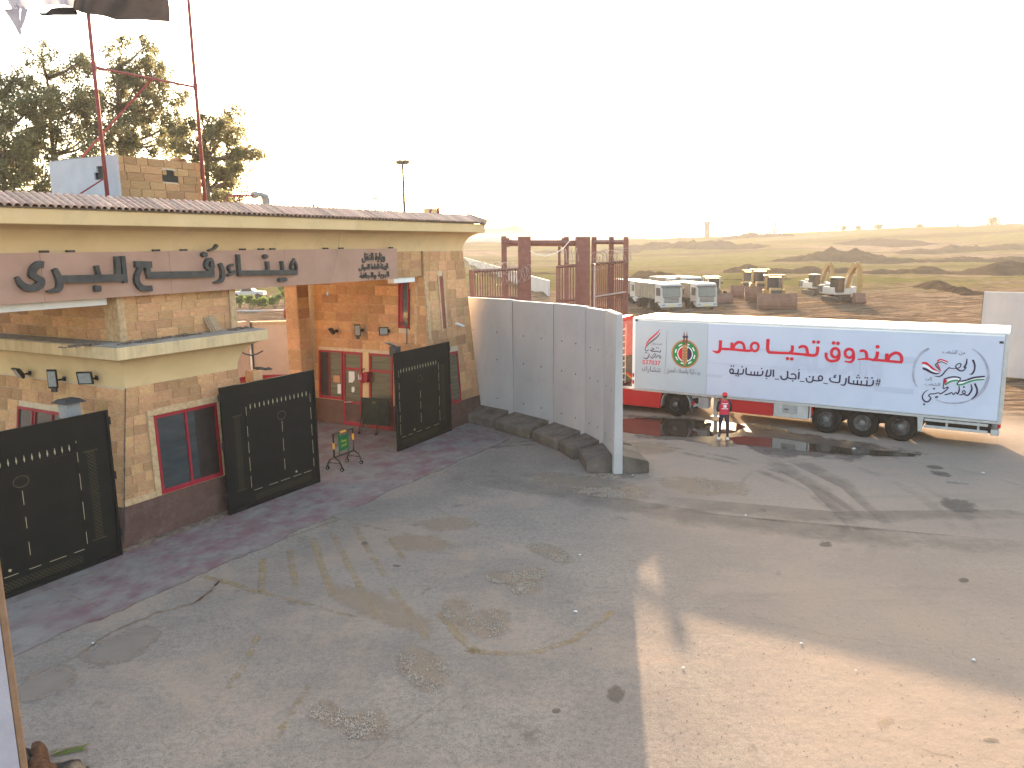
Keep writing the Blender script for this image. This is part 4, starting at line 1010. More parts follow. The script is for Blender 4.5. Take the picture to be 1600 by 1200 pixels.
for i in range(7): w.box(-.09, .09, -.05, .05, 0, .05, Matrix.Translation((4.9 + i * .07, .35, 3.73 - i * .012)) @ Matrix.Rotation(rg.random() * 3, 4, 'Z') @ Matrix.Rotation(rg.uniform(-.5, .5), 4, 'Y'))
w.build('broken_cap', MT['dgrey'], t)
t = motor_box('dark box with tilted grey plate behind the gate leaf at the glazed door', 11.2, .3, 3.30, 'dgrey', False, .30)
MB().box(-.3, .2, -.12, .12, 0, .03, Matrix.Translation((11.05, .3, 3.72)) @ Matrix.Rotation(R(22), 4, 'Y')).build('plate', MT['grey'], t)

# flood lamps on the lane walls
def flood(label, F, x, y, yaw, tilt, kind=0):
    p = F(x, y, 0); t = fthing('flood_lamp', label, 'flood lamp', p, 'flood lamps on the lane walls')
    out = F.n; hd = p + out * .34
    MB().box(-.06, .06, -.06, .06, 0, .02, Matrix((F.x, F.y, F.n)).transposed().to_4x4().copy() if False else Matrix.Translation(p + out * .04) @ out.to_track_quat('Z', 'Y').to_matrix().to_4x4()).build('wall_plate', MT['black'], t)
    MB().tube([p + out * .05, p + out * .18 + Vector((0, 0, -.03)), hd], .025, 6).build('arm', MT['black'], t)
    dirn = Matrix.Rotation(yaw, 3, 'Z') @ out; dirn = (dirn + Vector((0, 0, tilt))).normalized()
    Q = Matrix.Translation(hd) @ dirn.to_track_quat('Z', 'Y').to_matrix().to_4x4()
    a, b = ((.20, .15), (.12, .24), (.18, .16))[kind]
    mb = MB(); mb.loft([[Q @ Vector((x_ * s, y_ * s, z_)) for x_, y_ in ((-a, -b), (a, -b), (a, b), (-a, b))] for s, z_ in ((.6, -.09), (1, -.02), (1, .03))]); mb.build('housing', MT['black'], t, bev=.01)
    MB().box(-a * .8, a * .8, -b * .8, b * .8, .031, .036, Q).build('lens', MT['lens'], t)
    if kind == 1: MB().box(-.06, .06, -b - .1, -b, -.06, .02, Q).build('ballast', MT['dgrey'], t)
flood('black flood lamp on the kiosk side wall, nearest the left picture edge', KL, 3.95, 4.04, R(-10), -.7, 0)
flood('upright street lamp head on the kiosk side wall between two flood lamps', KL, 5.5, 4.0, R(30), -.15, 1)
flood('black flood lamp on the kiosk side wall above the grey capped box', KL, 6.85, 4.12, R(35), -.35, 2)
flood('flood lamp tilted down above the papered door, left of the three on the gatehouse', GL, 2.3, 3.86, R(-60), -.8, 0)
flood('upright grey lamp head on the gatehouse side wall, middle of three', GL, 3.65, 3.95, R(30), -.1, 1)
flood('square flood lamp on the gatehouse side wall nearest the tall dark window', GL, 4.95, 3.97, R(40), -.2, 2)
cc = fthing('security_camera', 'white tube camera on the gatehouse front beside the slit window', 'camera', GF(2.2, 4.1, 0))
MB().tube([GF(2.2, 4.1, 0), GF(2.2, 4.1, .14)], .02, 6).build('bracket', MT['white'], cc); MB().tube([GF(2.05, 4.16, .16), GF(2.5, 4.0, .2)], .05, 8).build('body', MT['white'], cc)

# notices, extinguisher and a folded barricade at the gatehouse door
for nm, lab, x, y, w_, h_, mt in (('paper_notice', 'white paper notice stuck to the glass left of the red door', 2.30, 1.30, .26, .40, 'paper'), ('paper_notice', 'torn white notice on the upper glass of the red door', 2.9, 1.80, .32, .46, 'paper'),
                                  ('paper_notice', 'small torn paper scrap below the notice on the red door', 3.05, 1.42, .16, .22, 'paper'), ('sticker', 'yellow sticker on the glass left of the red door', 2.08, 1.76, .36, .28, 'ortxt')):
    t = fthing(nm, lab, 'notice', GL(x, y, .03)); rg = random.Random(int(x * 100))
    P = [(x, y), (x + w_ * .6, y + rg.uniform(-.02, .02)), (x + w_, y + (0 if 'torn' not in lab else h_ * .3)), (x + w_ * .95, y + h_), (x + w_ * .02, y + h_ * .98)]
    MB().prism(P, GL, .024, .027).build('sheet', MT[mt], t)
fe = fthing('fire_extinguisher', 'red fire extinguisher with white label hung beside the glazed door', 'fire extinguisher', GL(3.72, 2.0, .1))
MB().lathe([(.02, .46), (.035, .42), (.10, .38), (.12, .33), (.12, .02), (.10, 0)], GL(3.74, 1.86, .19), (0, 0, 1), 14).build('cylinder', MT['red'], fe, smooth=R(40))
MB().tube([GL(3.74, 2.3, .19), GL(3.74, 2.4, .19), GL(3.86, 2.42, .19)], .03, 6).build('valve', MT['black'], fe)
MB().fbox(GL, 3.65, 3.8, 2.0, 2.2, .312, .316).build('label', MT['paper'], fe)
MB().fbox(GL, 3.86, 4.06, 1.9, 2.3, .06, .26).build('hose_box', MT['red'], fe, bev=.02)
bb = fthing('folded_barricade', 'dark green wheeled barricade parked behind the gate leaf at the door', 'barricade', (12.0, 2.6, 0))
x0, x1, y_, = 2.55, 3.75, 2.6
BF = Face((12.2, 2.85, 0), (.15, -1, 0), (0, 0, 1))
MB().fbox(BF, 0, 1.25, .35, 1.42, 0, .03).build('board', MT['dgreen'], bb)
MB().fbox(BF, .5, .66, 1.2, 1.3, .031, .034).build('badge', MT['dgold'], bb)
for x in (.1, .85):
    MB().tube([BF(x, 1.2, .06), BF(x - .05, .12, .32)], .02, 6).build('leg', MT['black'], bb); MB().tube([BF(x + .3, .9, .06), BF(x + .1, .12, .5)], .012, 5).build('strut', MT['black'], bb)
    MB().lathe([(.06, -.02), (.06, .02)], BF(x - .05, .07, .32), BF.x, 12).build('wheel', MT['tyre'], bb)

# wheeled barrier with the green plate
L0, L1, L2, L3 = gnd(513, 735.5), gnd(534, 738.5), gnd(543, 723.5), gnd(564.5, 727)
A_, B_ = (L0 + L1) / 2, (L2 + L3) / 2; ax_ = (B_ - A_); bw = ax_.length; bz = math.atan2(ax_.y, ax_.x)
br = wthing('police_barrier', 'black and yellow wheeled barrier with a green plate in the open lane', 'barrier', (A_.x, A_.y, .035), bz)
H0, H1 = .44, 1.20
fr = MB(); fr.tube([(0, 0, H0), (0, 0, H1), (bw, 0, H1), (bw, 0, H0), (0, 0, H0)], .032, 8); fr.build('frame', MT['black'], br)
for nm, p, q in (('left', (0, 0, .72), (0, 0, .92)), ('top', (bw * .36, 0, H1), (bw * .62, 0, H1)), ('right', (bw, 0, .82), (bw, 0, 1.02))): MB().cyl(p, q, .0345, n=10).build('reflective_band', MT['yellow'], br)
MB().box(bw * .28, bw * .72, -.012, .012, H0 + .14, H1 - .12).build('plate', MT['green'], br, bev=.004)
for x in (.27, .73): MB().box(bw * x - .015, bw * x + .015, -.016, .016, H0 + .02, H1 - .02).build('plate_upright', MT['green'], br)
BFc = Face((0, 0, 0), (1, 0, 0), (0, 0, 1))
for body, z0, z1 in (('نقطة', .86, .94), ('تفتيش', .70, .80)): text_on('lettering', body, BFc, (bw * .37, z0, bw * .63, z1), .0135, MT['ytext'], br, .01)
half = .30
for x in (0, bw):
    MB().tube([(x, -half, .09), (x, -half * .93, .20), (x, -half * .6, .36), (x, 0, H0), (x, half * .6, .36), (x, half * .93, .20), (x, half, .09)], .024, 6).build('leg', MT['black'], br)
    MB().tube([(x, -half * .85, .25), (x, half * .85, .25)], .014, 5).build('leg_tie', MT['black'], br)
    for s in (-1, 1):
        wq = MB().lathe([(.02, -.022), (.062, -.022), (.062, .022), (.02, .022)], (x + .0, half * s, .065), (1, .3, 0), 14).build('wheel', MT['tyre'], br)
        MB().lathe([(.025, -.026), (.025, .026)], (x, half * s, .065), (1, .3, 0), 8).build('hub', MT['grey'], wq)

# ------------------------------------------------------------------ foreground pillar and the things at its foot
e1 = CAM + ray(44, 1200) * (5.6 / ray(44, 1200).y)
pil = wthing('render_pillar', 'lilac grey rendered pillar with brown edge strip at the left picture edge', 'pillar', (e1.x, e1.y, 0), R(36))
MB().box(-1.6, -.055, 0, .5, 0, 9).build('shaft', MT['pillar'], pil)
MB().box(-.054, 0, .005, .48, 0, 9).build('edge_strip', MT['strip'], pil, bev=.008)
g0 = gnd(76, 1196)
sk = wthing('sack_heap', 'rust brown sacking bundle on black plastic at the pillar foot', 'bundle', (g0.x - .03, g0.y - .18, 0), R(40))
def lump(name, mat, c, r, amp, seed, parent, sub=3):
    bm = bmesh.new(); bmesh.ops.create_icosphere(bm, subdivisions=sub, radius=1)
    for v in bm.verts:
        k = 1 + amp * noise.fractal(v.co * 1.6 + Vector((seed, 0, 0)), 1, 2, 4); v.co = Vector((v.co.x * r[0], v.co.y * r[1], v.co.z * r[2])) * k + Vector(c)
        v.co.z = max(v.co.z, 0.0)
    mb = MB(); mb.bm.free(); mb.bm = bm; return mb.build(name, mat, parent, smooth=True)
lump('plastic_sheet', MT['tarp_and_hole'], (-.25, .05, .1), (.33, .3, .3), .25, 1, sk); lump('plastic_sheet', MT['tarp_and_hole'], (.1, -.35, .05), (.4, .25, .2), .25, 2, sk)
lump('sacking', MT['fur'], (.0, .0, .16), (.16, .32, .22), .45, 3, sk); lump('sacking', MT['fur'], (-.02, -.3, .1), (.2, .25, .2), .45, 4, sk)
g1 = gnd(101, 1176)
wd = wthing('dead_sprig', 'broken green sprig lying on the asphalt beside the bundle', 'sprig', (g1.x, g1.y, 0), R(20))
MB().tube([(-.25, -.05, .02), (0, .02, .05), (.28, .06, .03)], .008, 4).build('stem', MT['wood'], wd)
for i in range(9):
    x = -.2 + i * .05; MB().flat([(x, 0), (x + .05, .06 * (-1) ** i), (x + .13, .07 * (-1) ** i), (x + .07, .02)], Face((0, 0, .03), (1, 0, 0), (0, 1, .1)), 0).build('leaf', MT['bush'], wd)
# ------------------------------------------------------------------ precast T-wall
def t_wall(label, a, b, H_, group, holes=True, foot=True, foot_f=1.0, foot_b=.85, close=True):
    """a, b: ends of the near face on the ground, left to right"""
    a, b = Vector((a[0], a[1], 0)), Vector((b[0], b[1], 0)); d = (b - a); L_ = d.length; rz = math.atan2(d.y, d.x)
    t = wthing('concrete_t_wall', label, 'concrete barrier', (a.x, a.y, 0), rz, group)
    mb = MB(); mb.loft([[Vector((.016, 0, 0)), Vector((L_ - .016, 0, 0)), Vector((L_ - .016, .30, 0)), Vector((.016, .30, 0))],
                        [Vector((.016, .04, H_)), Vector((L_ - .016, .04, H_)), Vector((L_ - .016, .25, H_)), Vector((.016, .25, H_))]])
    s = mb.build('panel', MT['conc'], t, bev=.02)
    MB().box(-.016, .016, .05, .22, 0, H_ - .06).build('joint_light_stop', MT['concf'], s)  # dark strip added in the gap so no light shows through
    if holes:
        for x in (.28, .72):
            for z in (1.0, 2.6, H_ - 1.35):
                dd = .04 * z / H_; MB().cyl((L_ * x, dd - .004, z), (L_ * x, dd + .02, z), .03, n=8).build('lifting_socket', MT['black'], s)
    if foot:
        for nm, y0, sgn in (('foot', -.001, -1), ('foot', .301, 1)):
            w = foot_f if sgn < 0 else foot_b
            P = [(0, 0), (w, 0), (w, .34), (w - .06, .40), (.0, .60)]
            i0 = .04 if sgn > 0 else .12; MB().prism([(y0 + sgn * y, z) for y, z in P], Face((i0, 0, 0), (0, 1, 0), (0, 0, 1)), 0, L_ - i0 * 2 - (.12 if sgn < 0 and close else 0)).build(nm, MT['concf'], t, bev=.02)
    return t
TP_ = [(-2.25, 33.0), (.02, 30.68), (1.53, 28.72), (2.55, 26.93), (3.02, 25.5), (3.16, 23.62)]
tl = ['concrete T-wall panel butted against the gatehouse corner, below the picket fence', 'concrete T-wall panel second from the gatehouse corner', 'concrete T-wall panel in the middle of the curved row of five',
      'narrow concrete T-wall panel next to the one at the open end', 'concrete T-wall panel at the open end of the curve, seen almost edge on']
for i in range(5): t_wall(tl[i], TP_[i], TP_[i + 1], (5.07, 5.04, 5.05, 5.02, 5.06)[i], 'curved row of concrete T-walls', foot_f=1.0 if i < 4 else .80)
a, b = gnd(1525, 585), gnd(1600, 592); d = (b - a).normalized() * 2.35
rl_ = ['concrete T-wall panel standing left of the trailer rear door side, beyond the truck', 'concrete T-wall panel at the right picture edge behind the trailer', 'concrete T-wall panel beyond the right picture edge panel']
for i in range(3): t_wall(('concrete T-wall panel beyond the trailer rear, the one with the free left end', rl_[1], rl_[2])[i], a + d * i, a + d * (i + 1), 4.45, 'concrete T-walls beyond the trailer', holes=False, foot=False)
cw = wthing('yard_wall', 'long pale concrete wall running away behind the picket fence', 'wall', (3.2, 121, 0), 0)
A_, B_ = Vector((5.5, 112, 0)), Vector((-27, 440, 0)); dv = (B_ - A_); n_ = 132; off = ORG[cw.name]
rz = math.atan2(dv.y, dv.x); me_ = None
for i in range(60):
    p = A_ + dv * (i / n_)
    if me_ is None:
        mb = MB(); mb.box(.02, dv.length / n_ - .02, -.12, .12, -1, 2.35); me_ = bpy.data.meshes.new('panel'); bmesh.ops.recalc_face_normals(mb.bm, faces=mb.bm.faces); mb.bm.to_mesh(me_); mb.bm.free(); me_.materials.append(MT['conc'])
    o = bpy.data.objects.new('panel', me_); COL.objects.link(o); o.parent = cw; o.location = p - Vector((3.2, 121, 0)); o.rotation_euler = (0, 0, rz)
mb = MB(); p0 = A_ + dv * (60 / n_)
mb.box(0, dv.length * (72 / n_), -.12, .12, -1, 2.35, Matrix.Translation(p0 - Vector((3.2, 121, 0))) @ Matrix.Rotation(rz, 4, 'Z')); o = mb.build('far_wall_run', MT['conc'], cw)

# ------------------------------------------------------------------ steel border gate beyond the T-walls
sg = wthing('steel_gate_frame', 'tall brown steel gate frame rising behind the concrete wall', 'gate', (2.5, 48, 0))
def wbox(px0, px1, pytop, Y, dep, parent, name, zb=0, ytop=None):
    a, b, c = at_y(px0, 400, Y), at_y(px1, 400, Y), at_y((px0 + px1) / 2, pytop, Y)
    q = ORG.get(parent.name, Vector())
    return MB().box(a.x, b.x, Y, Y + dep, zb, c.z, Matrix.Translation(-parent.location)).build(name, MT['steel'], parent, bev=.015)
wbox(809.5, 829.5, 369.6, 48, .8, sg, 'column'); wbox(900, 922, 370, 48, .8, sg, 'column')
for x0, x1, yt, Y in ((783.5, 792, 369, 54), (881.6, 889, 370, 54), (924.5, 932, 370, 51), (952, 959, 370, 49), (975, 982, 370, 47.5)): wbox(x0, x1, yt, Y, .35, sg, 'post')
wbox(872, 876, 385, 49, .15, sg, 'post')
def wbeam(p, q, r=.16):
    mb = MB(); mb.tube([p, q], r, 4); return mb
pz = lambda x, y, Y: at_y(x, y, Y) - sg.location
def beam(x0, y0, Y0, x1, y1, Y1, r):
    MB().tube([pz(x0, y0, Y0), pz(x1, y1, Y1)], r, 4).build('beam', MT['steel'], sg)
beam(788, 379.7, 54, 886, 380, 54, .2); beam(829, 379.7, 48.4, 902, 380, 48.4, .17); beam(928, 378.4, 51, 979, 378.4, 47.6, .13)
for x, Y in ((793, 54), (880, 54)): MB().box(-.12, .12, -.1, .1, -.3, .3, Matrix.Translation(pz(x, 379, Y))).build('gusset', MT['steel'], sg)
lf = wthing('barred_door', 'brown barred steel door hanging left of the wide gate column', 'gate', (3.0, 47.4, 0))
def bars(parent, x0, x1, Y0, Y1, ytop, n, zb, r=.035, rails=(), frame=.09):
    for i in range(n + 1):
        f = i / n; p = at_y(x0 + (x1 - x0) * f, ytop if not isinstance(ytop, tuple) else ytop[0] + (ytop[1] - ytop[0]) * f, Y0 + (Y1 - Y0) * f)
        MB().box(-r, r, -r, r, zb, p.z, Matrix.Translation(Vector((p.x, p.y, 0)) - Vector((parent.location.x, parent.location.y, 0)))).build('bar', MT['steel'], parent)
    for yy in rails:
        p, q = at_y(x0, yy[0], Y0), at_y(x1, yy[1], Y1); l = Vector((parent.location.x, parent.location.y, 0))
        MB().tube([p - l, q - l], frame, 4).build('rail', MT['steel'], parent)
bars(lf, 870, 900, 47.4, 47.4, 416, 7, 1, .05, rails=((417, 415), (470, 468)))
pf = wthing('picket_fence', 'brown steel picket fence topped with razor wire behind the concrete wall', 'fence', (-1.0, 44, 0))
bars(pf, 734, 809, 44, 47.5, (424, 420), 19, 1, .035, rails=((424, 420.5), (466, 466)))
MB().box(-.12, .12, -.12, .12, 0, at_y(736, 423, 44).z, Matrix.Translation(Vector((at_y(736, 400, 44).x + .0, 44.1, 0)) - Vector((-1, 44, 0)))).build('end_post', MT['steel'], pf)
pn = wthing('slatted_gate_panel', 'tall brown slatted steel gate panel next to the red cab', 'gate', (5.6, 46, 0))
bars(pn, 925, 981, 51, 47.3, (412, 408), 18, .5, .042, rails=((413, 408), (464, 458)))
def razor(parent, px, Y, n, r, wr=.012):
    P = [at_y(x, y, yy) - Vector((parent.location.x, parent.location.y, 0)) for (x, y), yy in zip(px, Y)]
    pts = []; tot = 90 * n // 4
    for i in range(tot + 1):
        f = i / tot * (len(P) - 1); k = min(int(f), len(P) - 2); c = P[k].lerp(P[k + 1], f - k); d = (P[k + 1] - P[k]).normalized()
        a = d.cross(Vector((0, 0, 1))).normalized(); t = i / tot * n * 2 * math.pi
        pts.append(c + a * r * math.cos(t) + Vector((0, 0, 1)) * r * math.sin(t) + d * .12 * math.sin(t * .5))
    MB().tube(pts, wr, 3).build('razor_wire', MT['wire'], parent)
razor(pf, [(738, 420), (775, 419), (805, 420)], (44, 46, 47.4), 12, .36)
razor(pf, [(770, 436), (812, 432), (828, 424)], (46, 47.2, 47.6), 9, .42)
razor(pn, [(930, 404), (950, 402), (985, 398)], (50.8, 49, 47.1), 12, .42)
razor(pn, [(925, 414), (955, 408), (982, 400)], (50.9, 49, 47.1), 10, .38)
razor(lf, [(880, 400), (903, 398)], (47.3, 47.3), 5, .4)
lc = wthing('draped_cable', 'slack cable sagging between the steel gate columns', 'cable', (2, 48, 0))
MB().tube([at_y(x, y, 47.8) - Vector((2, 48, 0)) for x, y in ((829, 392), (838, 398), (852, 400), (868, 396), (880, 388), (892, 374))], .022, 4).build('cable', MT['white'], lc)
lp = wthing('lamp_post', 'thin grey lamp post in front of the slatted gate panel', 'lamp post', (at_y(929, 400, 43).x, 43, 0))
MB().tube([(0, 0, 0), (0, 0, at_y(929, 412, 43).z)], .05, 6).build('pole', MT['grey'], lp)
MB().tube([Vector((0, 0, at_y(930, 464, 43).z)), at_y(978, 456, 43) - lp.location], .04, 4).build('arm', MT['grey'], lp)

# ------------------------------------------------------------------ semi trailer
trl = tthing('semi_trailer', 'long white box trailer with a pale blue Arabic banner along its side', 'trailer', (-3.5, 1.25, 0))
X0, X1, TW, Z0, Z1 = -10.52, 2.97, 2.55, 1.06, 4.08
MB().box(X0, X1, .02, TW, Z0, Z1 - .06).build('box_body', MT['truckwhite'], trl, bev=.02)
MB().box(X0 - .02, X1 + .02, -.01, TW + .03, Z1 - .058, Z1 + .02).build('roof_cap', MT['truckwhite'], trl, bev=.02)
MB().box(X0 - .03, X0 + .10, -.005, .10, Z0 - .02, Z1 - .06).build('front_corner_post', MT['truckwhite'], trl, bev=.01)
MB().box(X1 - .10, X1 + .03, -.005, .12, Z0 - .02, Z1 - .06).build('rear_corner_post', MT['alu'], trl, bev=.01)
for k in range(7): MB().box(X0 - .034, X0 - .030, .03, .08, 2.2 + k * .22, 2.32 + k * .22).build('vent_slot', MT['black'], trl)
for k, z in enumerate((1.25, 1.55)): MB().box(X0 - .008, X0 + .07, -.012, -.0055, z, z + .16).build('red_reflector', MT['lampred'], trl)
MB().box(X0, X1, -.004, .019, Z0 - .09, Z0 - .002).build('bottom_rail', MT['alu'], trl, bev=.006)
TFc = Face((0, .012, 0), (1, 0, 0), (0, 0, 1)); TPx = lambda x, y: on_plane(x, y, TMI, 0.0)
xs_ = TPx(1105, 560)[0]
bl = MB(); bl.fbox(TFc, X0 + .11, xs_ - .006, Z0 + .01, Z1 - .10, .0, .014); bl = bl.build('banner', MT['bannerl'], trl)
bmn = MB(); N_ = 90
V_ = []
for i in range(N_ + 1):                                          # the cloth banner, with slight sag folds
    x = xs_ + .006 + (X1 - .11 - xs_ - .006) * i / N_; row = []
    for j in range(9):
        z = Z0 + .03 + (Z1 - .12 - Z0 - .03) * j / 8
        wv = .004 * noise.noise(Vector((x * 1.1, z * .7, 2))) + .010 * max(0, (x - 1.9)) * noise.noise(Vector((x * 5 - z * 1.2, 0, 8)))
        row.append(bmn.bm.verts.new((x, .0 - .004 + wv, z)))
    V_.append(row)
for i in range(N_):
    for j in range(8): bmn.bm.faces.new((V_[i][j], V_[i + 1][j], V_[i + 1][j + 1], V_[i][j + 1]))
bmn = bmn.build('banner', MT['banner'], trl, smooth=True)
PF_ = Face((0, 0, 0), (1, 0, 0), (0, 0, 1))
def print_(body, l, r, t, b, mat, parent, bold, n=.020, shape=True): text_on('lettering', body, PF_, px_rect(TPx, l, r, t, b), n, MT[mat], parent, bold, 0, shape, 3)
# ghost of older lettering showing through the banner
for k, (x0, x1, y0, y1) in enumerate(((1104, 1128, 584, 589), (1366, 1427, 603, 612), (1150, 1245, 542, 545), (1105, 1300, 566, 569), (1395, 1428, 556, 566))):
    a, b = TPx(x0, y0), TPx(x1, y1 + (x1 - x0) * .06); MB().fbox(PF_, a[0], b[0], b[1], a[1], .012 + k * .0003, .0125 + k * .0003).build('faint_band', MT['bannerf'], bmn)
print_('AUDIN', (1240, 575), (1376, 580), (1300, 549), (1300, 583), 'bannerf', bmn, .05, .0145, False)
lines = lambda n: n
def strokes(conv, items, F, n0):
    for k, (pts, w, mat, nm, par) in enumerate(items):
        P = conv(pts); n = len(P); ws = w if isinstance(w, (list, tuple)) else [w] * n; Q = []; W_ = []
        for i in range(n - 1):
            p0, p1, p2, p3 = P[max(i - 1, 0)], P[i], P[i + 1], P[min(i + 2, n - 1)]
            for s in range(5):
                t = s / 5; Q.append(tuple(.5 * (2 * p1[c] + (p2[c] - p0[c]) * t + (2 * p0[c] - 5 * p1[c] + 4 * p2[c] - p3[c]) * t * t + (3 * p1[c] - p0[c] - 3 * p2[c] + p3[c]) * t ** 3) for c in (0, 1))); W_.append(ws[i] + (ws[i + 1] - ws[i]) * t)
        Q.append(P[-1]); W_.append(ws[-1])
        MB().ribbon(Q, W_, F, n0 + k * .00025).build(nm, MT[mat], par)
cL = lambda L: [TPx(1000 + x / 12, 500 + y / 12) for x, y in L]
m_ = lambda *w: [x * .0022 for x in w]                           # crop pixel -> metres on the trailer side
strokes(cL, [([(372, 175), (340, 225), (270, 290), (180, 370), (130, 440), (105, 520)], m_(6, 22, 30, 30, 22, 6), 'rtxt', 'flag_stroke', bl), ([(378, 235), (330, 310), (240, 385), (160, 450), (115, 520)], m_(8, 26, 32, 26, 8), 'gtxt', 'flag_stroke', bl),
             ([(105, 500), (100, 555), (130, 580), (175, 545)], m_(10, 20, 20, 8), 'gtxt', 'calligraphy', bl), ([(215, 515), (265, 550), (195, 570), (250, 590), (320, 585)], m_(12, 22, 18, 22, 22), 'gtxt', 'calligraphy', bl), ([(320, 585), (365, 600), (390, 590), (375, 550)], m_(20, 22, 18, 10), 'gtxt', 'calligraphy', bl),
             ([(300, 515), (318, 525)], m_(22, 22), 'gtxt', 'calligraphy', bl), ([(335, 520), (352, 530)], m_(22, 22), 'gtxt', 'calligraphy', bl),
             ([(175, 625), (160, 690), (115, 725), (62, 700)], m_(14, 24, 24, 8), 'gtxt', 'calligraphy', bl), ([(95, 605), (140, 618)], m_(16, 16), 'gtxt', 'calligraphy', bl), ([(185, 670), (230, 715), (300, 655), (270, 635), (225, 690)], m_(12, 22, 18, 16, 12), 'gtxt', 'calligraphy', bl), ([(290, 715), (340, 670), (380, 680), (385, 715), (350, 700)], m_(16, 22, 22, 20, 12), 'gtxt', 'calligraphy', bl),
             ([(510, 190), (490, 600), (465, 1020)], m_(5, 5, 5), 'gtxt', 'divider', bl)], PF_, .006)
print_('صندوق', *[(1018, 537.5), (1034.6, 537.5), (1026, 534.5), (1026, 540)], 'gtxt', bl, .0, .006)
print_('037037', (1004, 566), (1032, 566), (1018, 563), (1018, 569.8), 'rtxt', bl, .012, .006, False)
print_('نتشارك', (1003.8, 577), (1032, 577), (1018, 572.5), (1018, 583), 'gtxt', bl, .012, .006)
print_('بيت الزكاة والصدقات المصري', (1042, 580), (1094, 582), (1068, 575.5), (1068, 587.5), 'gtxt', bl, .004, .006)
ec = cL([(845, 635)])[0]; er = (cL([(1107, 635)])[0][0] - cL([(582, 635)])[0][0]) / 2 * .985
def disc(r0, r1, n, mat, a0=0, a1=2 * math.pi, name='emblem_ring', sx=1):
    k = 40; mb = MB(); prev = None
    for i in range(k + 1):
        t = a0 + (a1 - a0) * i / k; cur = [mb.bm.verts.new(PF_(ec[0] + r * math.cos(t), ec[1] + r * math.sin(t), n)) for r in (r0, r1)]
        if prev: mb.bm.faces.new((prev[0], prev[1], cur[1], cur[0]))
        prev = cur
    mb.build(name, MT[mat], bl)
disc(er * .90, er, .0060, 'ortxt'); disc(er * .82, er * .90, .0061, 'brtxt'); disc(er * .55, er * .86, .0063, 'grtxt'); disc(.001, er * .56, .0065, 'wtxt', name='emblem_disc')
disc(.001, er * .50, .0067, 'rtxt', R(115), R(250), 'emblem_segment'); disc(.001, er * .50, .0067, 'btxt', R(-65), R(65), 'emblem_segment')
for aa in range(8): disc(er * .66, er * .74, .0069, 'wtxt', R(20 + aa * 45), R(20 + aa * 45 + 22), 'emblem_lettering')
cx_, cz_ = ec
for pts, mat, n in (([(-.20, .62), (.16, .62), (.17, -.52), (0, -.88), (-.20, -.52)], 'ortxt', .0072), ([(-.16, 1.22), (-.16, .62), (-.03, .62), (-.03, 1.22), (-.10, 1.62)], 'brtxt', .0074), ([(.04, 1.22), (.04, .62), (.16, .62), (.16, 1.22), (.10, 1.62)], 'brtxt', .0074),
                    ([(-.20, 1.25), (-.20, 1.12), (.19, 1.12), (.19, 1.25)], 'btxt', .0076), ([(-.2, .92), (-.2, .82), (.19, .82), (.19, .92)], 'brtxt', .0076), ([(-.02, .4), (-.02, -.7), (.0, -.7), (.0, .4)], 'brtxt', .0076)):
    MB().flat([(cx_ + x * er, cz_ + y * er) for x, y in pts], PF_, n).build('emblem_column', MT[mat], bl)
for j in range(5):
    z = cz_ + er * (.35 - j * .2); strokes(lambda L: L, [([(cx_ - er * .15, z + er * .1), (cx_, z), (cx_ + er * .13, z + er * .1)], er * .035, 'brtxt', 'emblem_leaf', bl)], PF_, .0078)
cr1 = lambda L: [TPx(1108 + x / 7.9375, 520 + y / 7.9375) for x, y in L]; cr2 = lambda L: [TPx(1258 + x / 7.9375, 525 + y / 7.9375) for x, y in L]
cn1 = lambda L: [TPx(1130 + x / 9.769, 565 + y / 9.769) for x, y in L]; cn2 = lambda L: [TPx(1250 + x / 9.769, 573 + y / 9.769) for x, y in L]
def ov(cx, cy, rx, ry, n=12): return [(cx + rx * math.cos(2 * math.pi * i / n + .3), cy + ry * math.sin(2 * math.pi * i / n + .3)) for i in range(n + 1)]
def write(conv, items, dots, sc, mat, n0):
    strokes(conv, [(pts, [x * sc for x in (w if isinstance(w, (list, tuple)) else [w] * len(pts))], mat, 'letter', bmn) for pts, w in items], PF_, n0)
    for x, y, r_ in dots:
        c = conv([(x, y)])[0]; MB().flat([(c[0] + r_ * sc * math.cos(k * .5236), c[1] + r_ * sc * math.sin(k * .5236)) for k in range(12)], PF_, n0 + .012).build('letter_dot', MT[mat], bmn)
write(cr1, [([(143, 92), (138, 190), (126, 228), (95, 240), (42, 222)], [38, 38, 36, 32, 8]), ([(140, 198), (300, 206), (475, 222), (530, 214)], 30), ([(284, 120), (280, 205)], 34), ([(300, 206), (318, 150), (370, 115), (425, 140), (442, 218)], 32), (ov(568, 174, 46, 52), 30),
            ([(733, 75), (727, 190), (738, 232), (775, 243), (1000, 252)], [38, 38, 36, 32, 30]), ([(1035, 155), (1030, 222), (996, 252)], 34), ([(990, 250), (1060, 258), (1275, 276)], 30), ([(1112, 188), (1155, 166), (1206, 185), (1224, 268)], [26, 32, 34, 34])], [(975, 318, 20), (1028, 322, 20)], .0034, 'rtxt', .0150)
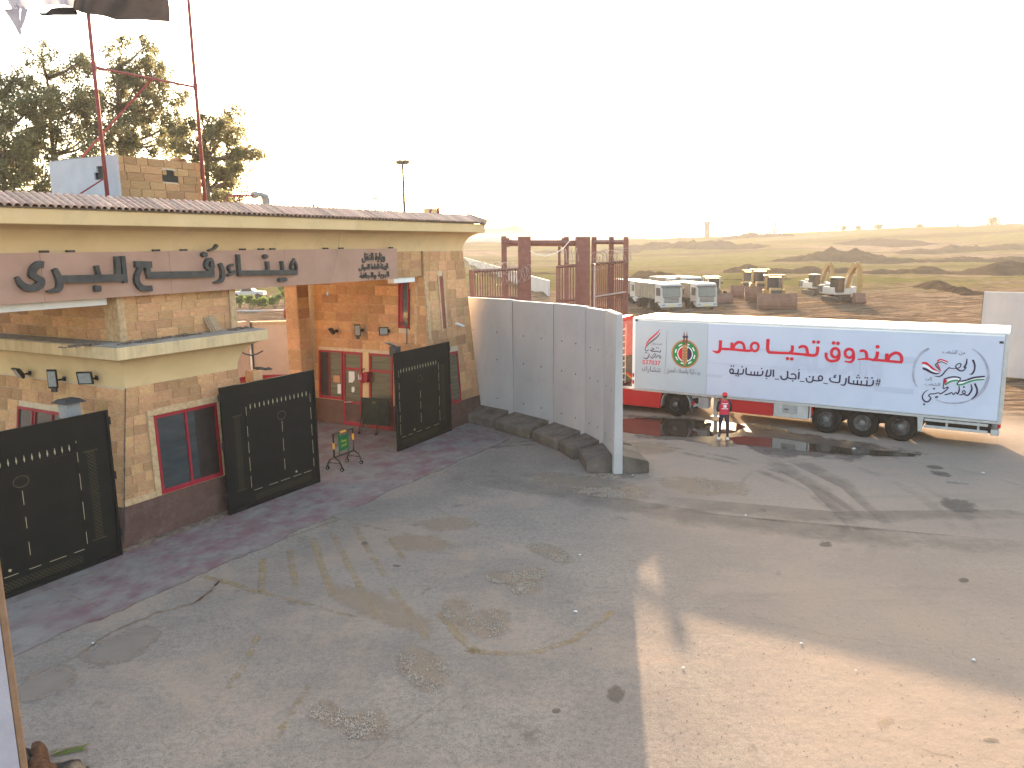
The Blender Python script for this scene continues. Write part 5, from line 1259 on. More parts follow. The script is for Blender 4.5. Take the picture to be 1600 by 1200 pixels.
write(cr2, [([(-8, 234), (110, 240), (148, 215), (158, 130)], [30, 32, 34, 34]), ([(262, 205), (266, 268), (305, 306), (365, 308), (412, 285), (426, 215)], 32), (ov(375, 208, 48, 56), 31), (ov(548, 214, 52, 54), 31), ([(602, 215), (600, 285), (562, 322), (488, 312)], [31, 31, 28, 12]),
            ([(678, 192), (718, 180), (758, 208), (766, 286)], [24, 30, 32, 32]), ([(650, 290), (768, 284), (862, 298)], [12, 26, 28]), ([(900, 190), (890, 258), (856, 298)], 34), ([(860, 294), (1010, 308), (1206, 326)], 28), ([(1016, 215), (1006, 305)], 34), ([(1022, 300), (1058, 242), (1118, 208), (1174, 225), (1198, 272), (1195, 326)], 32)],
      [(110, 72, 19), (165, 74, 19), (355, 85, 20), (410, 90, 20), (900, 132, 20)], .0034, 'rtxt', .0185)
write(cn1, [(ov(130, 145, 27, 33), 20), ([(120, 178), (180, 182), (222, 176), (234, 112)], 19), ([(215, 184), (262, 190), (302, 176), (312, 110)], 19), ([(355, 90), (350, 165), (378, 196), (572, 212)], 21), ([(428, 150), (425, 202)], 18), ([(480, 150), (480, 207)], 18), ([(530, 150), (528, 210)], 18), ([(606, 138), (600, 192), (565, 212)], 20),
            ([(678, 124), (656, 216)], 20), ([(730, 120), (726, 198), (694, 222), (638, 218)], 20), ([(770, 120), (766, 232)], 21), ([(785, 265), (850, 268)], 11), ([(985, 140), (980, 240), (940, 272), (896, 260), (878, 212)], 20), ([(1034, 196), (1075, 186), (1110, 214), (1108, 260)], 18), ([(982, 236), (1020, 256), (1116, 262)], 18), ([(1160, 155), (1152, 268)], 21), ([(1172, 298), (1240, 303)], 11), ([(1150, 130), (1168, 118)], 14), ([(652, 262), (672, 250)], 14)],
      [(125, 65, 11), (160, 68, 11), (200, 213, 11), (233, 216, 11), (292, 78, 11), (590, 103, 11), (1063, 293, 11)], .0029, 'btxt', .0150)
write(cn2, [([(98, 170), (105, 215), (145, 236), (190, 220), (205, 140)], 18), ([(196, 205), (262, 214), (300, 212)], 18), (ov(314, 175, 30, 36), 18), ([(358, 250), (428, 260)], 11), ([(612, 125), (604, 225), (570, 240), (485, 226), (456, 192), (468, 165)], [20, 20, 18, 18, 16, 12]), ([(512, 166), (548, 158), (520, 142), (554, 128)], 11), ([(705, 170), (700, 240), (670, 280), (622, 270)], [19, 19, 18, 10]),
            ([(752, 140), (746, 225), (775, 256), (1075, 290)], 19), ([(822, 205), (818, 264)], 17), ([(880, 205), (878, 270)], 17), ([(940, 210), (935, 276)], 17), ([(1025, 205), (1020, 284)], 17), ([(1122, 204), (1112, 268), (1065, 290)], 18), ([(1192, 180), (1166, 290)], 9), ([(1224, 184), (1196, 298)], 9), ([(1155, 215), (1238, 222)], 9), ([(1148, 255), (1230, 262)], 9)],
      [(150, 150, 11), (890, 130, 10), (870, 165, 10), (908, 166, 10), (997, 166, 10), (1032, 168, 10), (1102, 168, 11)], .0029, 'btxt', .0185)
print_('AUDIN', (1240, 575), (1376, 580), (1300, 549), (1300, 583), 'bannerf', bmn, .03, .0135, False)
cR = lambda L: [TPx(1410 + x / 10, 530 + y / 10) for x, y in L]
k_ = lambda *w: [x * .00235 for x in w]
it = [([(415, 145), (300, 215), (205, 355), (170, 520), (180, 640), (230, 745)], k_(34, 34, 34, 30, 26, 12), 'ring', 'ring_stroke', bmn), ([(1090, 150), (1200, 225), (1295, 355), (1342, 520), (1330, 640), (1265, 780), (1165, 880), (1085, 938)], k_(6, 18, 30, 36, 40, 46, 44, 30), 'ring', 'ring_stroke', bmn), ([(520, 940), (640, 985), (800, 1000), (960, 985), (1090, 935)], k_(8, 18, 24, 22, 12), 'ring', 'ring_stroke', bmn)]
for pts, w in (([(1100, 320), (1130, 400), (1125, 480), (1090, 540), (1050, 548)], (28, 24, 22, 22, 8)), ([(1008, 305), (1000, 380), (965, 440), (998, 432)], (14, 22, 22, 12)), ([(998, 440), (950, 490), (895, 488), (845, 450), (835, 415), (880, 380), (915, 388), (895, 440), (830, 456), (770, 455), (722, 440)], (12, 18, 22, 18, 14, 14, 16, 14, 12, 12, 16)),
               ([(725, 450), (680, 490), (620, 560), (565, 582), (495, 573)], (14, 18, 20, 18, 5)),
               ([(1130, 690), (1168, 790), (1150, 870), (1080, 940)], (26, 24, 24, 10)), ([(1072, 700), (1085, 780), (1040, 862), (1000, 875), (958, 850)], (12, 22, 22, 22, 16)), ([(958, 850), (935, 825), (960, 800), (985, 830), (945, 862), (890, 866)], (14, 14, 14, 14, 14, 18)), ([(885, 725), (888, 800), (860, 862)], (12, 20, 18)),
               ([(862, 862), (835, 830), (800, 862), (770, 832), (735, 850), (660, 868)], (18, 14, 18, 14, 18, 16)), ([(652, 610), (645, 700), (635, 770)], (12, 14, 14)), ([(640, 775), (715, 745), (690, 790), (600, 850), (560, 835), (500, 852), (440, 852)], (14, 16, 16, 18, 14, 16, 16)),
               ([(445, 850), (412, 880), (445, 920), (400, 975), (345, 965), (312, 900), (345, 830), (410, 788)], (14, 16, 20, 22, 22, 18, 14, 6))):
    it.append((pts, k_(*w), 'btxt', 'calligraphy', bmn))
for x, y in ((340, 1016), (545, 900), (495, 772), (962, 745), (525, 905)): it.append(([(x - 14, y + 5), (x + 14, y - 5)], k_(24, 24), 'btxt', 'calligraphy_dot', bmn))
for pts, w, m in (([(305, 372), (370, 375), (450, 440), (530, 495), (585, 515)], (26, 36, 34, 24, 8), 'rtxt'), ([(310, 410), (380, 425), (450, 480), (530, 510), (585, 520)], (30, 36, 30, 20, 8), 'wtxt'), ([(318, 450), (390, 480), (450, 515), (530, 538), (590, 520)], (26, 36, 30, 22, 8), 'btxt'),
                  ([(550, 350), (585, 318), (640, 328), (708, 362)], (26, 18, 22, 26), 'rtxt'), ([(545, 375), (600, 342), (650, 352), (703, 378)], (16, 16, 16, 14), 'wtxt'), ([(515, 405), (550, 370), (620, 352), (700, 388)], (16, 16, 14, 12), 'btxt'), ([(515, 400), (545, 440), (600, 498)], (14, 16, 14), 'btxt'), ([(550, 385), (575, 440), (595, 500)], (20, 18, 10), 'rtxt'),
                  ([(658, 622), (740, 594), (830, 588), (908, 606)], (20, 20, 22, 22), 'btxt'), ([(905, 655), (1000, 640), (1120, 598), (1290, 580)], (16, 26, 26, 22), 'btxt'), ([(665, 665), (750, 630), (840, 615), (905, 630)], (30, 26, 26, 18), 'wtxt'), ([(665, 712), (750, 662), (830, 642), (900, 655)], (22, 22, 22, 12), 'grtxt'),
                  ([(870, 690), (1000, 665), (1120, 630), (1285, 605)], (20, 24, 24, 20), 'wtxt'), ([(850, 708), (940, 702), (1060, 655), (1160, 634), (1282, 624)], (22, 24, 24, 22, 18), 'grtxt'), ([(908, 606), (898, 640), (850, 700)], (14, 16, 16), 'btxt')):
    it.append((pts, k_(*w), m, 'ribbon_stroke', bmn))
strokes(cR, it, PF_, .014)
MB().flat(cR([(655, 612), (705, 648), (660, 712)]), PF_, .030).build('red_triangle', MT['rtxt'], bmn)
print_('من الشعب', (1472.5, 550), (1508, 552), (1490, 546.5), (1490, 554.5), 'gtxt', bmn, .0)
print_('إلى', (1446.5, 592), (1456.5, 592), (1451, 588.5), (1451, 594.8), 'gtxt', bmn, .0)
print_('الشعب', (1445, 600), (1469, 601), (1457, 597.2), (1457, 603.8), 'gtxt', bmn, .0)
for x, y in ((1565, 534.5), (995, 500)):
    s_, z_ = TPx(x, y); MB().fbox(PF_, s_ - .06, s_ + .06, z_ - .05, z_ + .03, .014, .017).build('banner_grommet', MT['dgrey'], bmn if x > 1200 else bl)
# running gear
ch_ = MB()
for y in (.75, 1.55): ch_.box(-9.6, X1, y, y + .14, .86, 1.055)
for x in (-9.2, -6.8, -3.0, -.9, 1.2, 2.5): ch_.box(x, x + .12, .03, 2.5, .93, 1.053)
ch_.box(-3.2, .6, .5, 2.0, .5, .85); ch_.build('chassis', MT['chassis'], trl, bev=.01)
def wheel(x, y, r, parent, w=.36, face=-1, rimr=.30, z=None):
    z = r if z is None else z
    t = MB().lathe([(rimr, -w / 2), (r * .93, -w / 2), (r, -w * .36), (r, w * .36), (r * .93, w / 2), (rimr, w / 2)], (x, y, z), (0, 1, 0), 32).build('wheel', MT['tyre'], parent, smooth=R(35))
    f = -face * w / 2
    MB().lathe([(rimr + .005, face * w * .50), (rimr - .02, face * w * .44), (.19, face * w * .18), (.16, face * w * .30), (.11, face * w * .30), (.10, face * w * .55), (.04, face * w * .58)], (x, y, z), (0, 1, 0), 24).build('rim', MT['rim'], t, smooth=R(30))
    hb = MB()
    for i in range(10): a = i * .628; hb.cyl((x + .225 * math.cos(a), y + face * w * .30, z + .225 * math.sin(a)), (x + .225 * math.cos(a), y + face * w * .44, z + .225 * math.sin(a)), .016, n=6)
    hb.build('wheel_nuts', MT['alu'], t); return t
for s_ in (-2.60, -1.33, -.05):
    wheel(s_, .21, .535, trl); wheel(s_, 2.34, .535, trl, face=1)
    MB().cyl((s_, .3, .535), (s_, 2.3, .535), .07, n=8).build('axle', MT['chassis'], trl)
MB().box(-6.75, -4.58, .04, .62, .44, 1.02).build('pallet_box', MT['truckred'], trl, bev=.02)
tb = MB().box(-4.56, -3.26, .04, .62, .44, 1.02).build('tool_box', MT['alu'], trl, bev=.02)
MB().box(-4.22, -3.66, .026, .038, .62, .92).build('box_door', MT['grey'], tb, bev=.008); MB().tube([(-4.14, .01, .78), (-3.98, .01, .78)], .014, 5).build('latch', MT['black'], tb)
MB().box(-3.22, -3.16, .06, .5, .5, 1.0).build('mudguard_stay', MT['alu'], trl); MB().box(-3.14, -3.1, .06, .5, .62, .98).build('marker_lamp', MT['lampred'], trl)
MB().hexa([(.50, .02, .45), (.62, .02, .45), (.62, .10, .45), (.50, .10, .45), (.46, .02, .98), (.66, .02, .98), (.66, .10, .98), (.46, .10, .98)]).build('guard_bracket', MT['alu'], trl)
for z in (.60, .84): MB().box(.68, 2.62, .03, .07, z, z + .10).build('side_rail', MT['alu'], trl, bev=.01)
for x in (1.35, 2.3): MB().box(x, x + .07, .075, .12, .62, .98).build('rail_post', MT['alu'], trl)
MB().box(2.70, 2.96, .1, 2.45, .55, .75).build('rear_bumper', MT['alu'], trl, bev=.02); MB().box(2.88, 2.985, .06, .4, .82, .98).build('tail_lamp', MT['lampred'], trl, bev=.01); MB().box(2.88, 2.985, 2.15, 2.49, .82, .98).build('tail_lamp', MT['lampred'], trl, bev=.01)
MB().box(.7, 2.7, .4, 2.1, .55, .9).build('spare_carrier', MT['chassis'], trl)
pp = MB(); pp.tube([(1.0, .14, .74), (1.5, .14, .70), (2.0, .14, .76), (2.6, .14, .72)], .02, 5); pp.build('air_pipe', MT['black'], trl)
for y in (.35, 2.0): MB().box(-7.05, -6.9, y, y + .15, .12, .95).build('landing_leg', MT['alu'], trl); 
for y in (.35, 2.0): MB().box(-7.15, -6.8, y - .05, y + .2, .08, .12).build('landing_foot', MT['alu'], trl)
MB().box(-6.6, -3.0, 2.0, 2.5, .18, 1.02).build('pallet_box', MT['truckred'], trl, bev=.02)
MB().box(-3.0, -2.2, 2.1, 2.45, .3, .9).build('far_tank', MT['chassis'], trl, bev=.05)
MB().box(.3, 2.4, 2.2, 2.5, .3, .95).build('far_guard', MT['alu'], trl)
MB().box(-7.62, -7.2, .1, .45, .46, .95).build('grey_cabinet', MT['grey'], trl, bev=.015)

# tractor unit, its nose hidden behind the concrete wall
trk = tthing('truck_tractor', 'red truck tractor coupled to the trailer, its cab behind the T-wall', 'truck', (-11.5, 1.25, 0))
C0, C1 = -14.1, -11.55
sec = [(C0 + .1, .75), (C0, 1.3), (C0 + .02, 1.9), (C0 + .25, 3.0), (C0 + .6, 3.55), (C0 + 1.2, 3.85), (C1, 3.98), (C1, .95)]
MB().prism(sec, Face((0, 0, 0), (1, 0, 0), (0, 0, 1)), -2.5, -.06).build('cab', MT['truckred'], trk, bev=.06, seg=2)
MB().fbox(Face((C0 + .03, 0, 1.95), (0, 1, 0), (.2, 0, 1)), .2, 2.35, 0, .95, .0, .03).build('windscreen', MT['windsc'], trk)
MB().box(C0 + .5, C1 - 1.0, .045, .058, 1.9, 2.7).build('side_window', MT['windsc'], trk)
MB().box(C1 - .05, C1 + .30, .10, .35, 1.1, 3.9).build('side_deflector', MT['truckred'], trk, bev=.03)
MB().box(C1 + .02, C1 + .06, .4, 2.2, 1.2, 3.8).build('rear_wall', MT['dred'], trk)
MB().box(C1 + .061, C1 + .12, .4, 2.2, 1.0, 2.2).build('rear_cover', MT['chassis'], trk)
for k in range(9): MB().box(C1 + .30, C1 + .34, .10, .75, 1.25 + k * .28, 1.29 + k * .28).build('ladder_rung', MT['alu'], trk)
for y in (.10, .74): MB().box(C1 + .30, C1 + .34, y, y + .04, 1.1, 3.7).build('ladder_rail', MT['alu'], trk)
MB().tube([(C1 + .2, .6, 1.0), (C1 + .2, .6, 3.2)], .09, 10).build('exhaust_stack', MT['black'], trk)
for k in range(3): MB().tube([(C1 + .1, 1.2 + k * .1, 1.5), (C1 + .5, 1.2 + k * .1, 1.2), (C1 + 1.0, 1.2 + k * .1, 1.7)], .02, 5).build('air_hose', MT['rtxt' if k else 'ytext'], trk)
MB().hexa([(-13.2, .02, .28), (-9.28, .02, .28), (-9.28, .5, .28), (-13.2, .5, .28), (-13.2, .0, 1.0), (-9.18, .0, 1.0), (-9.18, .5, 1.0), (-13.2, .5, 1.0)]).build('side_fairing', MT['truckred'], trk, bev=.03)
MB().box(-13.2, -9.25, 2.0, 2.48, .12, 1.0).build('side_fairing', MT['truckred'], trk, bev=.03)
MB().box(-13.0, -9.3, .6, 1.9, .2, .6).build('engine_underside', MT['chassis'], trk)
MB().box(-11.5, -9.4, .02, .5, 1.003, 1.02).build('fairing_top', MT['alu'], trk)
MB().box(-11.4, -7.6, .8, 1.7, .55, .95).build('frame_rails', MT['chassis'], trk); MB().lathe([(.05, 0), (.5, 0), (.5, .06), (.05, .06)], (-8.9, 1.25, .97), (0, 0, 1), 20).build('fifth_wheel', MT['chassis'], trk)
wheel(-8.58, .26, .52, trk, .40); wheel(-8.58, 2.24, .52, trk, .5, 1); wheel(-12.6, .25, .52, trk, .36); wheel(-12.6, 2.25, .52, trk, .36, 1)
MB().cyl((-8.58, .3, .52), (-8.58, 2.2, .52), .1, n=8).build('axle', MT['chassis'], trk)
fd_ = MB(); rings = []
for i in range(13):
    t = R(-8 + 196 * i / 12); rings.append([Vector((-8.58 + rr * math.cos(t), yy, .52 + rr * math.sin(t))) for rr, yy in ((.62, .05), (.65, .05), (.65, .52), (.62, .52))])
fd_.loft(rings).build('rear_fender', MT['grey'], trk, smooth=R(40))
MB().box(-7.95, -7.90, .08, .5, .22, .5).build('mud_flap', MT['dgrey'], trk); MB().box(-7.88, -7.82, .12, .42, .55, .68).build('tail_lamp', MT['lampred'], trk)
MB().tube([(-7.9, .2, .85), (-7.55, .25, .95), (-7.3, .4, .9)], .06, 6).build('tail_bracket', MT['alu'], trk)
MB().tube([(-7.85, .2, .5), (-7.5, .25, .6), (-7.4, .3, .66)], .06, 6).build('tail_bracket', MT['alu'], trk)
MB().box(-7.9, -7.7, .3, 2.2, .6, .8).build('rear_crossmember', MT['chassis'], trk)

# ------------------------------------------------------------------ the man in the red vest
pf_ = gnd(1130, 686.5); man = wthing('person', 'person in red vest and cap seen from behind, hands in front, by the puddle', 'person', (pf_.x, pf_.y, 0), R(-8))
def skin_body():
    J = {}; E_ = []; V = []; Rd = []
    def v(n, p, r): J[n] = len(V); V.append(p); Rd.append(r)
    def e(*n):
        for a, b in zip(n, n[1:]): E_.append((J[a], J[b]))
    # facing +y, back towards the camera (-y); x to the right
    v('pelvis', (0, 0, .96), (.155, .115)); v('waist', (0, -.005, 1.10), (.145, .105)); v('chest', (0, -.01, 1.30), (.175, .120)); v('upper', (0, -.005, 1.42), (.165, .095)); v('neck', (0, .01, 1.50), (.058, .06)); v('jaw', (.01, .035, 1.575), (.07, .082)); v('head', (.01, .03, 1.64), (.078, .098)); v('crown', (.01, .02, 1.70), (.062, .078))
    e('pelvis', 'waist', 'chest', 'upper', 'neck', 'jaw', 'head', 'crown')
    for s, m in ((-1, 'l'), (1, 'r')):
        v(m + 'hip', (.095 * s, 0, .90), (.095, .10)); v(m + 'thigh', (.115 * s, .0, .72), (.082, .085)); v(m + 'knee', (.13 * s, .01, .50), (.058, .06)); v(m + 'calf', (.14 * s, -.015, .34), (.058, .06)); v(m + 'ankle', (.15 * s, -.02, .10), (.042, .045)); v(m + 'toe', (.165 * s, .08, .05), (.04, .03))
        e('pelvis', m + 'hip', m + 'thigh', m + 'knee', m + 'calf', m + 'ankle', m + 'toe')
        v(m + 'sh', (.185 * s, -.005, 1.40), (.07, .07)); v(m + 'arm', (.225 * s, .0, 1.26), (.055, .058)); v(m + 'elb', (.25 * s, .02, 1.10), (.045, .048)); v(m + 'fore', (.19 * s, .15, 1.04), (.038, .04)); v(m + 'wrist', (.10 * s, .23, 1.02), (.028, .03)); v(m + 'palm', (.05 * s, .265, 1.01), (.03, .04))
        e('upper', m + 'sh', m + 'arm', m + 'elb', m + 'fore', m + 'wrist', m + 'palm')
    me = bpy.data.meshes.new('body'); me.from_pydata(V, E_, []); ob = bpy.data.objects.new('body_tmp', me); COL.objects.link(ob)
    mo = ob.modifiers.new('s', 'SKIN'); mo.use_smooth_shade = True
    sv = me.skin_vertices[0].data
    for i, r in enumerate(Rd): sv[i].radius = r
    sv[0].use_root = True
    ob.modifiers.new('u', 'SUBSURF').levels = 2
    dg = bpy.context.evaluated_depsgraph_get(); out = bpy.data.meshes.new_from_object(ob.evaluated_get(dg)); bpy.data.objects.remove(ob)
    out.name = 'body'; out.materials.clear()
    for k in ('skin', 'navy', 'sleeve'): out.materials.append(MT[k])
    for p in out.polygons:
        c = p.center; p.use_smooth = True
        p.material_index = 1 if c.z < .98 else (0 if (c.z > 1.475 and abs(c.x) < .1) or (c.y > .215 and c.z < 1.2) else 2)
    o = bpy.data.objects.new('body', out); COL.objects.link(o); o.parent = man; return o
body = skin_body()
ringsv = []
for z, rx, ry, y in ((.955, .172, .135, .0), (1.0, .170, .132, 0), (1.10, .163, .124, -.005), (1.22, .178, .134, -.01), (1.32, .192, .137, -.01), (1.40, .196, .125, -.008), (1.455, .165, .095, -.002), (1.485, .10, .075, .005)):
    ringsv.append([Vector((rx * math.cos(t) * (1 + .04 * math.cos(4 * t)), y + ry * math.sin(t), z + .004 * math.sin(5 * t + z * 20))) for t in [2 * math.pi * i / 24 for i in range(24)]])
vest = MB().loft(ringsv).build('vest', MT['vest'], man, smooth=R(50))
VFc = Face((0, -.148, 0), (1, 0, 0), (0, 0, 1))
MB().prism([(.062 * math.cos(i * .3927), 1.275 + .062 * math.sin(i * .3927)) for i in range(16)], VFc, -.012, .004).build('emblem_disc', MT['wtxt'], vest)
MB().ribbon([(-.012 + .032 * math.cos(R(40 + 280 * i / 10)), 1.275 + .032 * math.sin(R(40 + 280 * i / 10))) for i in range(11)], .013, VFc, .0065).build('emblem_crescent', MT['rtxt'], vest)
for z, wd in ((1.372, .11), (1.185, .11)):
    MB().fbox(VFc, -wd, wd, z - .012, z + .010, -.016, .002).build('emblem_lettering', MT['wtxt'], vest)
MB().loft([[Vector((.01 + rx * math.cos(t), .025 + ry * math.sin(t), z)) for t in [2 * math.pi * i / 20 for i in range(20)]] for z, rx, ry in ((1.645, .092, .112), (1.69, .092, .110), (1.735, .078, .092), (1.76, .045, .055))]).build('cap', MT['capred'], man, smooth=R(50))
MB().prism([(-.07, .10), (.09, .10), (.075, .20), (.01, .225), (-.055, .20)], Face((0, 0, 1.65), (1, 0, 0), (0, 1, 0)), 0, .012).build('cap_peak', MT['capred'], man)
MB().loft([[Vector((.01 + rx * math.cos(t), .012 + ry * math.sin(t), z)) for t in [2 * math.pi * i / 16 for i in range(16)]] for z, rx, ry in ((1.59, .072, .082), (1.644, .084, .102))]).build('hair', MT['hair'], man, smooth=True)
for s in (-1, 1):
    MB().loft([[Vector((.155 * s + x * wd, -.06 + y, z)) for x, y in ((-.045, .0), (.045, .0), (.05, .12), (.035, .24), (-.035, .24), (-.05, .12))] for z, wd in ((0, 1), (.035, 1.05), (.07, .75), (.10, .5))]).build('shoe', MT['shoe'], man, bev=.008)
    hnd = MB()                                                    # fingers folded over each other in front
    for k in range(4):
        x = .05 * s; z = 1.035 - k * .018; hnd.tube([(x, .275, z), (x - .03 * s, .30, z - .004), (x - .06 * s, .298, z - .010), (x - .075 * s, .28, z - .012)], [.009, .009, .008, .006], 6)
    hnd.tube([(.06 * s, .255, 1.045), (.035 * s, .265, 1.062), (.01 * s, .275, 1.066)], [.011, .010, .007], 6); hnd.build('fingers', MT['skin'], man)

# ------------------------------------------------------------------ yard machines
def w_box(mb, *a): return mb.box(*a)
def dump_truck():
    t = tag(empty('dump_truck', (0, 0, 0)), 'x', 'dump truck', 'dump trucks parked in the works yard')   # nose towards -y
    c = MB(); c.prism([(-.0, .75), (.0, 1.45), (.12, 2.55), (.35, 2.95), (1.75, 2.98), (1.75, .85), (.9, .85), (.6, .55), (0.05, .55)], Face((-1.22, 0, 0), (0, 1, 0), (0, 0, 1)), 0, 2.44); c.build('cab', MT['dirtywhite'], t, bev=.05)
    MB().hexa([(-1.05, -.012, 1.62), (1.05, -.012, 1.62), (1.05, .05, 1.62), (-1.05, .05, 1.62), (-1.02, .10, 2.62), (1.02, .10, 2.62), (1.02, .2, 2.62), (-1.02, .2, 2.62)]).build('windscreen', MT['windsc'], t)
    for s in (-1, 1): MB().box(s * 1.225 - .008, s * 1.225 + .008, .35, 1.35, 1.65, 2.5).build('side_window', MT['windsc'], t)
    g = MB(); 
    for k in range(4): g.box(-.85, .85, -.03, .02, .92 + k * .14, 1.0 + k * .14)
    g.build('grille', MT['dgrey'], t)
    MB().box(-1.23, 1.23, -.10, .25, .42, .82).build('bumper', MT['dirtywhite'], t, bev=.03)
    for s in (-1, 1): MB().box(s * .95 - .2, s * .95 + .2, -.125, -.10, .58, .76).build('headlight', MT['lens'], t)
    MB().hexa([(-1.15, -.12, 2.55), (1.15, -.12, 2.55), (1.15, .25, 2.62), (-1.15, .25, 2.62), (-1.15, -.10, 2.66), (1.15, -.10, 2.66), (1.15, .25, 2.74), (-1.15, .25, 2.74)]).build('sun_visor', MT['dgrey'], t)
    MB().box(-1.0, 1.0, -.03, -.002, 1.48, 1.58).build('wiper_panel', MT['dgrey'], t)
    MB().box(-1.15, 1.15, -.06, .3, .28, .415).build('step_panel', MT['dgrey'], t)
    for s in (-1, 1): MB().box(s * 1.224 - .01, s * 1.224 + .01, .3, 1.4, .9, 1.0).build('door_step', MT['dgrey'], t)
    MB().box(-.28, .28, -.12, -.101, .50, .62).build('number_plate', MT['ytext'], t)
    for s in (-1, 1): MB().box(s * 1.42 - .08, s * 1.42 + .08, .05, .2, 1.75, 2.45).build('mirror', MT['dgrey'], t)
    b = MB(); b.hexa([(-1.2, 2.0, 1.25), (1.2, 2.0, 1.25), (1.2, 7.2, 1.25), (-1.2, 7.2, 1.25), (-1.3, 1.85, 2.95), (1.3, 1.85, 2.95), (1.3, 7.3, 2.95), (-1.3, 7.3, 2.95)]); bo = b.build('tipper_body', MT['tipper'], t, bev=.03)
    for s in (-1, 1):
        r = MB()
        for k in range(8): y = 2.3 + k * .68; r.hexa([(s * 1.2, y, 1.28), (s * 1.28, y, 1.28), (s * 1.28, y + .14, 1.28), (s * 1.2, y + .14, 1.28), (s * 1.3, y, 2.9), (s * 1.38, y, 2.9), (s * 1.38, y + .14, 2.9), (s * 1.3, y + .14, 2.9)])
        r.build('body_ribs', MT['tipper'], t)
    MB().box(-.5, .5, .4, 7.2, .6, 1.2).build('chassis', MT['chassis'], t)
    for y in (.95, 2.6, 5.0, 6.4):
        for s in (-1, 1):
            w = MB().lathe([(.25, -.17), (.52, -.17), (.55, -.1), (.55, .1), (.52, .17), (.25, .17)], (s * 1.03, y, .55), (1, 0, 0), 18).build('wheel', MT['tyre'], t, smooth=R(40)); MB().lathe([(.26, s * .15), (.12, s * .06), (.03, s * .12)], (s * 1.03, y, .55), (1, 0, 0), 12).build('rim', MT['rim'], w)
    return t
def bulldozer(ripper=True):
    t = tag(empty('bulldozer', (0, 0, 0)), 'x', 'bulldozer', 'bulldozers parked in the works yard')
    MB().prism([(-2.15, .12), (-2.3, .5), (-2.28, 1.0), (-2.05, 1.55), (-1.95, 1.5), (-2.12, 1.0), (-2.15, .5), (-2.05, .15)], Face((-1.75, 0, 0), (0, 1, 0), (0, 0, 1)), 0, 3.5).build('blade', MT['rust'], t)
    for s in (-1, 1):
        tr = MB(); P = [(-1.4, .12), (-1.75, .45), (-1.6, .85), (-1.0, 1.0), (1.6, 1.05), (2.1, .8), (2.2, .45), (1.8, .1)]
        tr.prism(P, Face((s * 1.15 - .28, 0, 0), (0, 1, 0), (0, 0, 1)), 0, .56); tr.build('track', MT['chassis'], t, bev=.05)
        MB().box(s * 1.15 - .3, s * 1.15 + .3, -2.1, .2, .45, .62).build('push_arm', MT['dozer'], t)
    MB().box(-.55, .55, -1.4, .6, .7, 1.95).build('engine_hood', MT['dozer'], t, bev=.08); MB().box(-.5, .5, -1.43, -1.405, .85, 1.8).build('radiator_grille', MT['dgrey'], t)
    MB().box(-1.0, 1.0, .5, 2.1, .9, 1.75).build('deck', MT['dozer'], t, bev=.05)
    MB().box(-.72, .72, .62, 1.9, 1.752, 2.95).build('cab', MT['windsc'], t)
    for x in (-.75, .75):
        for y in (.6, 1.9): MB().box(x - .06, x + .06, y - .06, y + .06, 1.752, 3.0).build('cab_post', MT['dozer'], t)
    MB().box(-.95, .95, .4, 2.15, 3.0, 3.16).build('cab_roof', MT['dozer'], t, bev=.04)
    MB().tube([(.25, -.5, 1.95), (.25, -.5, 2.75)], .07, 8).build('exhaust', MT['dgrey'], t)
    for x in (-.35, .35): MB().tube([(x, -1.2, 1.6), (x, -2.05, 1.0)], .07, 6).build('lift_cylinder', MT['alu'], t)
    return t
def loader():
    t = tag(empty('wheel_loader', (0, 0, 0)), 'x', 'wheel loader', 'wheel loaders parked in the works yard')
    for x in (-1.0, 1.0):
        for y in (-.9, 2.0): w = MB().lathe([(.3, -.25), (.68, -.25), (.72, -.15), (.72, .15), (.68, .25), (.3, .25)], (x, y, .72), (1, 0, 0), 18).build('wheel', MT['tyre'], t, smooth=R(40)); MB().lathe([(.31, .22 * x), (.1, .1 * x)], (x, y, .72), (1, 0, 0), 12).build('rim', MT['dozer'], w)
    MB().box(-.75, .75, .8, 3.1, .8, 1.9).build('engine_cover', MT['dozer'], t, bev=.08); MB().box(-.55, .55, -1.4, .6, .7, 1.3).build('front_frame', MT['dozer'], t, bev=.05)
    MB().box(-.72, .72, -.1, 1.3, 1.35, 2.95).build('cab', MT['windsc'], t)
    for x in (-.75, .75):
        for y in (-.12, 1.32): MB().box(x - .06, x + .06, y - .06, y + .06, 1.3, 3.0).build('cab_post', MT['dirtywhite'], t)
    MB().box(-.9, .9, -.3, 1.5, 3.0, 3.18).build('cab_roof', MT['dirtywhite'], t, bev=.04)
    for x in (-.5, .5): MB().tube([(x, .1, 1.5), (x, -1.5, 1.4), (x, -2.2, .6)], .12, 4).build('lift_arm', MT['dozer'], t)
    MB().prism([(-2.2, .1), (-2.3, .9), (-2.45, 1.25), (-3.1, .5), (-3.2, .1)], Face((-1.35, 0, 0), (0, 1, 0), (0, 0, 1)), 0, 2.7).build('bucket', MT['rust'], t, bev=.03)
    for x in (-1.15, 1.15): MB().box(x - .1, x + .1, -.1, .1, 2.2, 2.55).build('mirror', MT['dgrey'], t)
    return t
